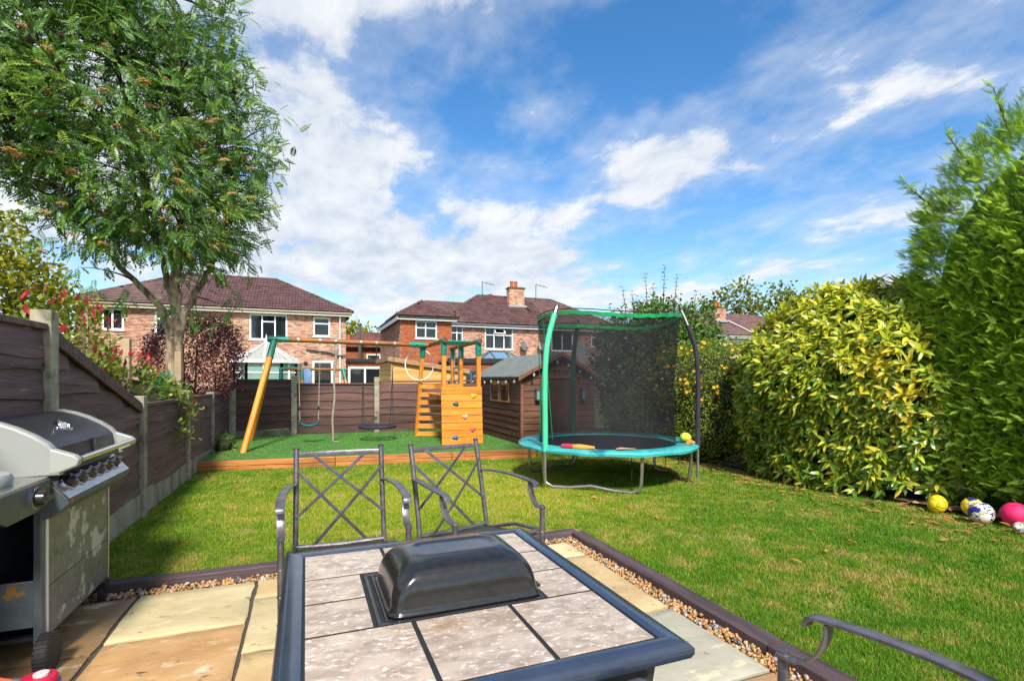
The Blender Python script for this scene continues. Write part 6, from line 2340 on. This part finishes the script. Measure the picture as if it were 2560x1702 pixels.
# broad-leaved shrub builder --------------------------------------------
def shrub(name, label, cat, loc, c, rad, mat, n, leaf, size, seed, p=2.4, nclump=220, spread=.05, face=None, shrink=.82, group=None, inner=True, amp=.14, dirz=.1, wildness=.7, stems=3, stemmat='twig'):
    root = thing(name, label, cat, loc, group)
    if inner:
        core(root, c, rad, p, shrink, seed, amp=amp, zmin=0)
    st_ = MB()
    rr = random.Random(seed)
    for k in range(stems):
        a = rr.uniform(0, 6.28)
        st_.tube([(loc[0] + .08 * math.cos(a), loc[1] + .08 * math.sin(a), loc[2] - .03), (c[0] + .3 * rad[0] * math.cos(a), c[1] + .3 * rad[1] * math.sin(a), c[2] + rad[2] * .3)], [.025, .012], 6)
    st_.build('trunk', stemmat, root)
    q, nr, kk = clumped(n, c, rad, p, seed, nclump, spread, face=face, amp=amp)
    rr = np.random.default_rng(seed + 1)
    yd = unit(nr * .6 + unit(rr.normal(size=q.shape)) * wildness + np.array((0, 0, dirz)))
    up = unit(nr * .6 + np.array((0, 0, .9)) + rr.normal(size=q.shape) * .3)
    tv, tf = leaf
    V, F = scatter(tv, tf, q, yd, up, rr.uniform(size[0], size[1], len(q)))
    npmesh('leaves', V, F, mat, root, kind='stuff')
    return root, q, nr


vis_face = lambda pos, nr: np.sum(nr * unit(np.array((0, 0, EYE)) - pos), 1) > -.35

# conifer hedge -----------------------------------------------------------
con = thing('conifer_hedge', 'tall feathery green conifer hedge at the right edge', 'hedge', (7.0, 2.4, 0))
cc, cr_ = (7.05, 2.35, 1.70), (1.04, 1.70, 2.50)
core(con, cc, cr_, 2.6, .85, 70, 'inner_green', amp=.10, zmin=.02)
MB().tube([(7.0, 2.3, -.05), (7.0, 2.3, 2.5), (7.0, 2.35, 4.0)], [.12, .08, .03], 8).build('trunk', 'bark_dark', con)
sv, sf = [], []
L_ = 9
for i in range(L_):
    y = .08 + i * .1
    z = .10 * math.sin(y * 2.4)
    ln_ = .30 * (1 - .72 * (i / (L_ - 1))) + .05
    for sg in (-1, 1):
        o_ = len(sv)
        a = .62
        ex, ey = sg * math.sin(a) * ln_, math.cos(a) * ln_
        sv += [(0, y - .032, z), (0, y + .042, z), (ex, y + ey, z - .02 * ln_ + .03)]
        sf.append((o_, o_ + 1, o_ + 2))
        if i < 5:                                       # side sprigs fork once
            o_ = len(sv)
            bx_, by_ = ex * .5, y + ey * .5
            sv += [(bx_, by_ - .03, z + .012), (bx_, by_ + .04, z + .012), (bx_ + sg * .10, by_ + .05, z + .02)]
            sf.append((o_, o_ + 1, o_ + 2))
o_ = len(sv)
sv += [(-.012, 0, 0), (.012, 0, 0), (0, 1.08, .12)]
sf.append((o_, o_ + 1, o_ + 2))
q, nr, kk = clumped(38000, cc, cr_, 2.6, 71, 3600, .05, shell=(.90, 1.03), face=lambda pos, nr: (nr[:, 0] < .35) & (np.sum(nr * unit(np.array((0, 0, EYE)) - pos), 1) > -.45), amp=.16, zmin=.12)
rr = np.random.default_rng(72)
hang_ = np.where(rr.uniform(size=len(q)) < .22, -.35, .55)
yd = unit(nr * .85 + rr.normal(size=q.shape) * .34 + np.stack([np.zeros(len(q)), np.full(len(q), .25), hang_], 1))
up = unit(nr * .5 + np.array((0, 0, .8)) + rr.normal(size=q.shape) * .5)
V, F = scatter(sv, sf, q, yd, up, rr.uniform(.065, .145, len(q)))
npmesh('sprays', V, F, 'leaf_conifer', con, kind='stuff')
# leading shoots at the top and a stray one on the flank
sh_p, sh_d, tw = [], [], MB()
for bx0, by0, bz0, dx, dy, dz in ((6.45, 2.95, 3.75, -.05, .12, .55), (6.5, 2.75, 3.9, -.06, -.02, .5), (6.35, 3.2, 3.5, -.1, .2, .45), (6.3, 3.5, 3.15, -.15, .25, .4), (6.4, 2.4, 3.9, 0, .0, .45)):
    a, b = Vector((bx0, by0, bz0)), Vector((bx0 + dx, by0 + dy, bz0 + dz))
    tw.tube([a, a.lerp(b, .5), b], [.012, .008, .003], 5)
    for t in np.linspace(.1, 1, 14):
        for _ in range(2):
            sh_p.append(tuple(a.lerp(b, t)))
            sh_d.append((b - a).normalized() * .8 + Vector((RD.gauss(0, .5), RD.gauss(0, .5), RD.gauss(0, .3))))
struct(tw.build('leading_shoots', 'twig', con), 'stuff')
V, F = scatter(sv, sf, np.array(sh_p), np.array([tuple(v) for v in sh_d]), unit(NR.normal(size=(len(sh_p), 3)) + np.array((0, -.6, .6))), NR.uniform(.09, .16, len(sh_p)))
npmesh('shoot_sprays', V, F, 'leaf_conifer', con, kind='stuff')

# spotted laurel -----------------------------------------------------------
lau = thing('laurel_hedge', 'rounded spotted laurel hedge with big yellow green leaves', 'hedge', (6.5, 4.75, 0))
lcn, lrd = (6.70, 4.70, 1.06), (1.10, 1.55, 1.46)
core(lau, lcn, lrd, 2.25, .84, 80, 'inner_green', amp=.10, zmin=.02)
MB().tube([(6.5, 4.6, -.03), (6.4, 4.7, 1.6)], [.04, .02], 6).tube([(6.6, 4.95, -.03), (6.5, 5.2, 1.5)], [.04, .02], 6).build('trunk', 'twig', lau)
rr = np.random.default_rng(81)
ncl = 1800
fc = lambda pos, nr: (nr[:, 0] < .45) & (np.sum(nr * unit(np.array((0, 0, EYE)) - pos), 1) > -.5)
d = unit(rr.normal(size=(ncl * 5, 3)))
P0, N0 = se_point(d, lcn, lrd, 2.25)
ok = fc(P0, N0) & (P0[:, 2] > .14)
P0, N0 = P0[ok][:ncl], N0[ok][:ncl]
P0 = P0 + N0 * (lumps(P0, 82, 2.4, .16) + rr.uniform(-.13, .05, len(P0)))[:, None]
per = 8
k = np.repeat(np.arange(len(P0)), per)
n = len(k)
ax = unit(N0 * .8 + np.array((-.15, .1, .45)) + rr.normal(size=N0.shape) * .22)
t1 = unit(np.cross(ax, np.array((.3, .2, 1.0))))
t2 = np.cross(ax, t1)
phi = np.tile(np.arange(per) * 2.4, len(P0)) + rr.uniform(0, 6.3, len(P0)).repeat(per)
tier = np.tile(np.linspace(0, 1, per), len(P0))
spread_ = .95 - .55 * tier
yd = unit(ax[k] * (.30 + .55 * tier)[:, None] + (t1[k] * np.cos(phi)[:, None] + t2[k] * np.sin(phi)[:, None]) * spread_[:, None] + rr.normal(size=(n, 3)) * .12 + np.array((-.22, .16, -.28)))
pos = P0[k] + ax[k] * (tier * .05)[:, None]
up = unit(ax[k] + rr.normal(size=(n, 3)) * .12)
siz = rr.uniform(.12, .19, n) * (1.05 - .3 * tier)
tvl, tfl = leaf_tpl(.33, .06, .20)
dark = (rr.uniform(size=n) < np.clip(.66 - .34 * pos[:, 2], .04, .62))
dist = np.linalg.norm(pos - camp, axis=1) - 3.2 * np.sum(N0[k] * unit(camp - P0[k]), 1) - siz * 6
big = np.argsort(dist)[:300]
isbig = np.zeros(n, bool)
isbig[big] = True
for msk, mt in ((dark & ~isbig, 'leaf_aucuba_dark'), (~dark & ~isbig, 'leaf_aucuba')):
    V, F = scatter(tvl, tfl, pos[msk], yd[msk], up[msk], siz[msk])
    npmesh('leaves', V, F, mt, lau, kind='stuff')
lmes = []
for v_, mt in ((0, 'leaf_aucuba'), (1, 'leaf_aucuba'), (2, 'leaf_aucuba_dark')):
    me = MB().add(*leaf_tpl(.30 + .04 * v_, .06, .16 + .06 * v_)).mesh('leaf')
    me.materials.append(MATS[mt])
    lmes.append(me)
xa, ya, za = axes(yd, up)
for i in big:
    M = Matrix((Vector(xa[i]), Vector(ya[i]), Vector(za[i]))).transposed()
    piece('leaf', lmes[2 if dark[i] else RD.randrange(2)], lau, tuple(pos[i]), M.to_euler(), None, (siz[i],) * 3)

# flowering bush, shrubs by the trampoline ---------------------------------
hy, q, nr = shrub('flowering_bush', 'bushy green shrub covered in yellow flowers beside the trampoline', 'bush', (6.45, 7.1, 0), (6.45, 7.05, .92), (.92, 1.15, 1.02), 'leaf_hyper', 15000, small_leaf(.42), (.035, .06), 90, nclump=600, spread=.06, face=vis_face, amp=.2)
fm = MB()
for k in range(5):
    a = 2 * PI * k / 5
    ca, sa = math.cos(a), math.sin(a)
    fm.add([(0, 0, 0), (ca * .6 - sa * .34, sa * .6 + ca * .34, .22), (ca * 1.0, sa * 1.0, .12), (ca * .6 + sa * .34, sa * .6 - ca * .34, .22)], [(0, 1, 2, 3)])
fm.lathe([(.16, .02), (.14, .2), (.02, .26)], (0, 0, 0), 6)
fme = fm.mesh('flower')
fme.materials.append(MATS['flower_yellow'])
rr = np.random.default_rng(91)
wt = np.clip((q[:, 2] - .45) * .9, .05, 1) * np.clip(np.sum(nr * unit(camp - q), 1) + .2, 0, 1)
cl = rr.choice(len(q), 48, replace=False, p=wt / wt.sum())
for c_ in cl:
    for _ in range(rr.integers(2, 6)):
        p = q[c_] + rr.normal(size=3) * .05 + nr[c_] * .05
        dv = Vector(unit(nr[c_] + (camp - q[c_]) * .08 + rr.normal(size=3) * .35))
        s = rr.uniform(.020, .034)
        piece('flower', fme, hy, tuple(p), dv.to_track_quat('Z', 'Y').to_euler(), None, (s, s, s))

sh, q, nr = shrub('tall_shrub', 'tall dark green shrub with upright shoots behind the trampoline net', 'shrub', (6.75, 8.75, 0), (6.75, 8.75, 1.5), (1.18, 1.05, 1.5), 'leaf_shrub', 12500, small_leaf(.62), (.06, .105), 95, nclump=560, spread=.085, face=vis_face, amp=.28)
tw = MB()
sp_, sd_ = [], []
for bx0, by0, bz0, dx, dz in ((5.9, 8.7, 2.75, -.12, .42), (6.3, 8.6, 2.9, -.05, .55), (6.6, 8.5, 2.95, .03, .68), (6.8, 8.45, 2.9, .10, .55), (5.75, 8.8, 2.55, -.2, .28), (6.45, 8.6, 2.9, -.02, .35), (7.1, 8.3, 2.7, .15, .42), (6.1, 8.7, 2.8, -.1, .3)):
    a, b = Vector((bx0, by0, bz0 - .3)), Vector((bx0 + dx, by0, bz0 + dz))
    tw.tube([a, a.lerp(b, .5), b], [.012, .008, .003], 5)
    m_ = int((b - a).length / .075)
    for j in range(m_):
        t = (j + 1) / m_
        for s in (-1, 1):
            aa = j * 1.57 + (0 if s > 0 else PI)
            sp_.append(tuple(a.lerp(b, t)))
            sd_.append((math.cos(aa) * .9, math.sin(aa) * .9, .35))
struct(tw.build('upright_shoots', 'twig', sh), 'stuff')
V, F = scatter(*leaf_tpl(.6, .05, .2), np.array(sp_), np.array(sd_), np.tile(np.array((0, 0, 1.0)), (len(sp_), 1)) + NR.normal(size=(len(sp_), 3)) * .1, NR.uniform(.055, .10, len(sp_)))
npmesh('shoot_leaves', V, F, 'leaf_shrub', sh, kind='stuff')
shrub('small_leaved_bush', 'low small leaved green bush behind the trampoline beside the shed', 'bush', (5.75, 8.05, 0), (5.75, 8.0, .55), (.72, .62, .78), 'leaf_box', 7500, small_leaf(.5), (.028, .05), 99, nclump=400, spread=.05, face=vis_face, amp=.16)

# shrubs beyond the left fence ----------------------------------------------
def photinia(loc, c, rad, seed, label, n, nred):
    root, q, nr = shrub('photinia_shrub', label, 'shrub', loc, c, rad, 'leaf_photinia', n, leaf_tpl(.42, .05, .12), (.05, .085), seed, nclump=int(n / 14), spread=.055, face=vis_face, amp=.22, shrink=.72)
    rr = np.random.default_rng(seed + 7)
    top = np.argsort(-(q[:, 2] + nr[:, 0] * .5 + rr.normal(size=len(q)) * .28))[:nred]
    yd = unit(nr[top] * .4 + np.array((0, 0, .9)) + rr.normal(size=(len(top), 3)) * .5)
    V, F = scatter(*leaf_tpl(.34, .05, .1), q[top] + nr[top] * .04 + np.array((0, 0, .04)), yd, unit(rr.normal(size=(len(top), 3)) + np.array((0, -.5, .6))), rr.uniform(.06, .105, len(top)))
    npmesh('red_young_leaves', V, F, 'leaf_red', root, kind='stuff')


photinia((-2.15, 4.9, 0), (-2.2, 4.9, 1.2), (.55, .75, .72), 101, 'red tipped green shrub above the tall fence post', 2300, 40)
photinia((-2.2, 6.1, 0), (-2.2, 6.2, 1.15), (.55, .85, .75), 103, 'red tipped shrub above the sloping fence panel', 2900, 75)
photinia((-2.15, 7.6, 0), (-2.15, 7.6, .95), (.5, .8, .65), 105, 'green and yellow shrub with a few red tips left of the rowan trunk', 2800, 35)
shrub('ivy_shrub', 'low leafy green shrub at the foot of the rowan trunk', 'shrub', (-2.0, 9.0, 0), (-2.0, 8.9, .85), (.38, .65, .48), 'leaf_shrub', 2600, leaf_tpl(.6, .05, .1), (.04, .07), 107, nclump=160, face=vis_face)
mp_, q, nr = shrub('red_maple', 'purple red leaved maple bush in the far left corner', 'shrub', (-1.95, 11.0, 0), (-1.85, 11.0, 1.75), (.82, .75, .72), 'leaf_maple', 14000, small_leaf(.46), (.035, .07), 109, nclump=520, spread=.07, amp=.3, inner=False, dirz=-.1)
shrub('corner_bush', 'small dark green clump in the turf corner by the left fence', 'bush', (-1.3, 11.4, .18), (-1.28, 9.9, .27), (.12, .22, .15), 'leaf_shrub', 700, small_leaf(.5), (.02, .035), 111, nclump=80, spread=.02, shrink=.7, amp=.04)
for x, y, z1, lab in ((-1.9, 7.1, 1.83, 'weathered wooden post standing among the red tipped shrubs'), (-1.78, 9.1, 1.78, 'weathered wooden stake in front of the rowan trunk')):
    o = thing('wooden_post', lab, 'post', (x, y, 0))
    MB().box(x - .045, x + .045, y - .045, y + .045, 0, z1).build('timber', 'weathered_post', o, bevel=.008)
wn_ = thing('wire_netting', 'green wire netting stretched behind the left fence', 'netting', (-1.85, 8.1, 1.1))
w = MB()
for k in range(-8, 34):
    for s in (1, -1):
        y0 = 7.15 + k * .06
        y1 = y0 + s * .5
        a, b = (y0, 1.0), (y1, 1.5)
        if min(a[0], b[0]) < 7.15 or max(a[0], b[0]) > 9.05:
            continue
        w.tube([(-1.83, a[0], a[1]), (-1.83, b[0], b[1])], .0022, 3, cap=False)
w.build('wire', 'dark_green_sleeve', wn_)


# trees beyond the gardens ----------------------------------------------------
def far_tree(label, x, y, h, crowns, mat, n, size, seed, tr=.25, spread=.35, group='trees beyond the houses'):
    root = thing('broadleaf_tree', label, 'tree', (x, y, -.1), group)
    m = MB().tube([(x, y, -.1), (x, y, h * .5), (x + .2, y, h * .8)], [tr, tr * .7, tr * .25], 8)
    for c, rad in crowns:
        m.tube(arc((x, y, h * .42), (x, y, c[2] - rad[2] * .3), c, 5), [tr * .5, tr * .45, tr * .35, tr * .25, tr * .18, tr * .1], 6)
    m.build('trunk', 'bark_dark', root, smooth=True)
    A = []
    B = []
    for i, (c, rad) in enumerate(crowns):
        q, nr, k = clumped(int(n * rad[0] * rad[2]), c, rad, 2.0, seed + i, int(26 * rad[0] * rad[2]) + 12, spread, shell=(.45, 1.06), amp=.5)
        A.append(q)
        B.append(nr)
    q, nr = np.concatenate(A), np.concatenate(B)
    rr = np.random.default_rng(seed)
    V, F = scatter(*small_leaf(.7), q, unit(nr * .5 + rr.normal(size=q.shape)), unit(rr.normal(size=q.shape) + np.array((0, 0, .8))), rr.uniform(size[0], size[1], len(q)))
    npmesh('crown', V, F, mat, root, kind='stuff')


far_tree('yellow green tree at the left edge behind the rowan', -12.2, 27, 8.5, [((-12.6, 27, 6.4), (2.3, 2.2, 2.1)), ((-10.6, 27, 5.2), (1.5, 1.5, 1.5)), ((-13.8, 26.5, 4.6), (2.2, 2, 2.0)), ((-10.5, 27, 3.6), (1.6, 1.5, 1.4)), ((-9.3, 27.3, 4.2), (.9, .9, .9))], 'leaf_lime', 520, (.16, .30), 201, spread=.26)
far_tree('light green tree in the gap between the two semis', 5.1, 56, 7.5, [((5.0, 56, 5.9), (1.5, 1.5, 1.5)), ((6.0, 56, 4.6), (1.2, 1.2, 1.3)), ((4.1, 56, 4.4), (1.3, 1.3, 1.5))], 'leaf_lime', 300, (.25, .45), 211, spread=.35)
far_tree('open crowned tree above the roof right of the trampoline', 46.3, 46.5, 12, [((46.6, 46.2, 10.4), (3.0, 2.6, 1.7)), ((44.2, 47, 9.4), (1.8, 1.8, 1.4)), ((48.6, 45.5, 9.2), (2.2, 2, 1.8))], 'leaf_far', 95, (.32, .6), 221, spread=.55)
far_tree('open crowned tree beside it nearer the hedge', 51.2, 44.2, 12, [((51.0, 44.3, 10.6), (1.9, 1.8, 1.5)), ((52.2, 43.8, 9.4), (2.0, 2.0, 1.6))], 'leaf_far', 95, (.32, .6), 231, spread=.5)
far_tree('small bushy tree beside the far right roof', 27.5, 30.5, 5, [((27.2, 30.6, 4.0), (1.5, 1.4, 1.5)), ((28.6, 30, 3.2), (1.4, 1.3, 1.4))], 'leaf_shrub', 260, (.18, .3), 241, spread=.25)

# ------------------------------------------------------------------ the neighbour's own swing frame, clothes on a line
nsw = thing('neighbour_swing', 'neighbour small swing frame with green brackets showing above the bottom fence', 'swing frame', (.2, 15, 0))
grain_tube((-.62, 15, 1.645), (1.0, 15, 1.64), .035, 'beam', 'play_beam', nsw)
for x, d_ in ((-.62, .0), (-.1, .0), (.95, .30)):
    for s in (-1, 1):
        a, b = Vector((x + d_, 15 + s * .6, 0)), Vector((x, 15 + s * .03, 1.63))
        grain_tube(a, b, .038, 'leg', 'play_wood', nsw)
        sleeve(a.lerp(b, .83), b, .042, nsw)
sleeve((-.66, 15, 1.645), (-.5, 15, 1.645), .041, nsw)
sleeve((.0, 15, 1.645), (.14, 15, 1.645), .041, nsw)
sleeve((.88, 15, 1.64), (1.06, 15, 1.64), .041, nsw)
MB().tube([(-.55, 14.99, 1.68), (-.1, 14.99, 1.68)], .02, 6).build('bar', 'green_plastic', nsw)
jk = thing('blue_jacket', 'pale blue jacket hung on the neighbour swing frame', 'jacket', (.03, 14.93, 1.2))
jm = MB()
out = [(-.09, .0), (-.13, -.08), (-.10, -.42), (-.02, -.45), (.09, -.42), (.12, -.10), (.08, .0), (.03, .03), (-.03, .03)]
jm.extr([(.03 + a, 14.92 + .02 * math.sin(i * 2), 1.62 + b) for i, (a, b) in enumerate(out)], (0, .06, 0))
jm.build('body', 'cloth_blue', jk, bevel=.015)
shv = thing('hanging_shirt', 'grey striped shirt hanging on a pole beyond the shed', 'shirt', (7.04, 12.6, 1.6))
sm_ = MB()
out = [(-.05, .22), (-.20, .12), (-.24, -.18), (-.15, -.20), (-.13, -.02), (-.12, -.42), (.13, -.40), (.12, -.02), (.17, -.16), (.22, -.12), (.16, .14), (.05, .22)]
sm_.extr([(7.06 + a, 12.58 + .03 * math.sin(i * 1.7), 2.2 + b) for i, (a, b) in enumerate(out)], (0, .07, 0))
sm_.build('body', 'cloth_stripe', shv, bevel=.015)
MB().tube([(7.05, 12.75, 0), (7.05, 12.75, 2.5)], .02, 6).build('line_post', 'galvanised', shv)
gw = thing('brick_wall', 'short stretch of orange brick wall behind the tall shrub', 'wall', (8.4, 9.9, 0))
bricks(gw, 'bricks', (7.6, 10.0), (9.6, 9.3), 0, 1.85, (-.33, -.94), 'brick_orange', (), 'mortar_red')

# ------------------------------------------------------------------ fallen leaves and lawn litter
fl = []
rr = np.random.default_rng(301)
n = 260
px = rr.uniform(5.15, 6.15, n)
py = rr.uniform(2.4, 7.2, n)
k = rr.uniform(size=n) < .16
px[k] = rr.uniform(2.6, 5.6, k.sum())
py[k] = rr.uniform(2.5, 6.5, k.sum())
V, F = scatter(*leaf_tpl(.42, .08, .05), np.stack([px, py, np.full(n, LAWN_Z + .035) + np.clip(px - 5.7, 0, .4) * .1], 1), np.concatenate([rr.normal(size=(n, 2)), rr.normal(0, .12, (n, 1))], 1), np.tile(np.array((0, 0, 1.0)), (n, 1)) + rr.normal(size=(n, 3)) * .2, rr.uniform(.05, .11, n))
o = npmesh('fallen_leaves', V, F, 'dead_leaf', None, kind='stuff')
tag(o, 'scattered brown and yellow fallen leaves along the foot of the hedge', 'leaves')

# leaf litter blown into the corner of the turf
rr = np.random.default_rng(311)
n = 240
px = -1.38 + np.abs(rr.normal(0, .35, n))
py = rr.uniform(8.9, 11.9, n)
V, F = scatter(*leaf_tpl(.5, .1, .05), np.stack([px, py, np.full(n, .20)], 1), np.concatenate([rr.normal(size=(n, 2)), rr.normal(0, .15, (n, 1))], 1), np.tile(np.array((0, 0, 1.0)), (n, 1)) + rr.normal(size=(n, 3)) * .25, rr.uniform(.02, .05, n))
o = npmesh('leaf_litter', V, F, 'dead_leaf', None, kind='stuff')
tag(o, 'brown leaf litter in the left corner of the artificial turf', 'leaves')
# bolts on the play tower joints
for x, y, z in ((-.56, 10.30, 1.98), (-.50, 10.29, 2.10), (FXL, FY - .052, 1.90), (FXR, FY - .052, 1.90), (FXL, FY - .052, 2.0), (FXR, FY - .052, 2.0), (2.05, 10.30, 2.06)):
    MB().lathe([(.011, 0), (.011, -.010), (.003, -.012)], (x, y - .004, z), 8, 'y').build('bolt', 'gutter_black', pf)
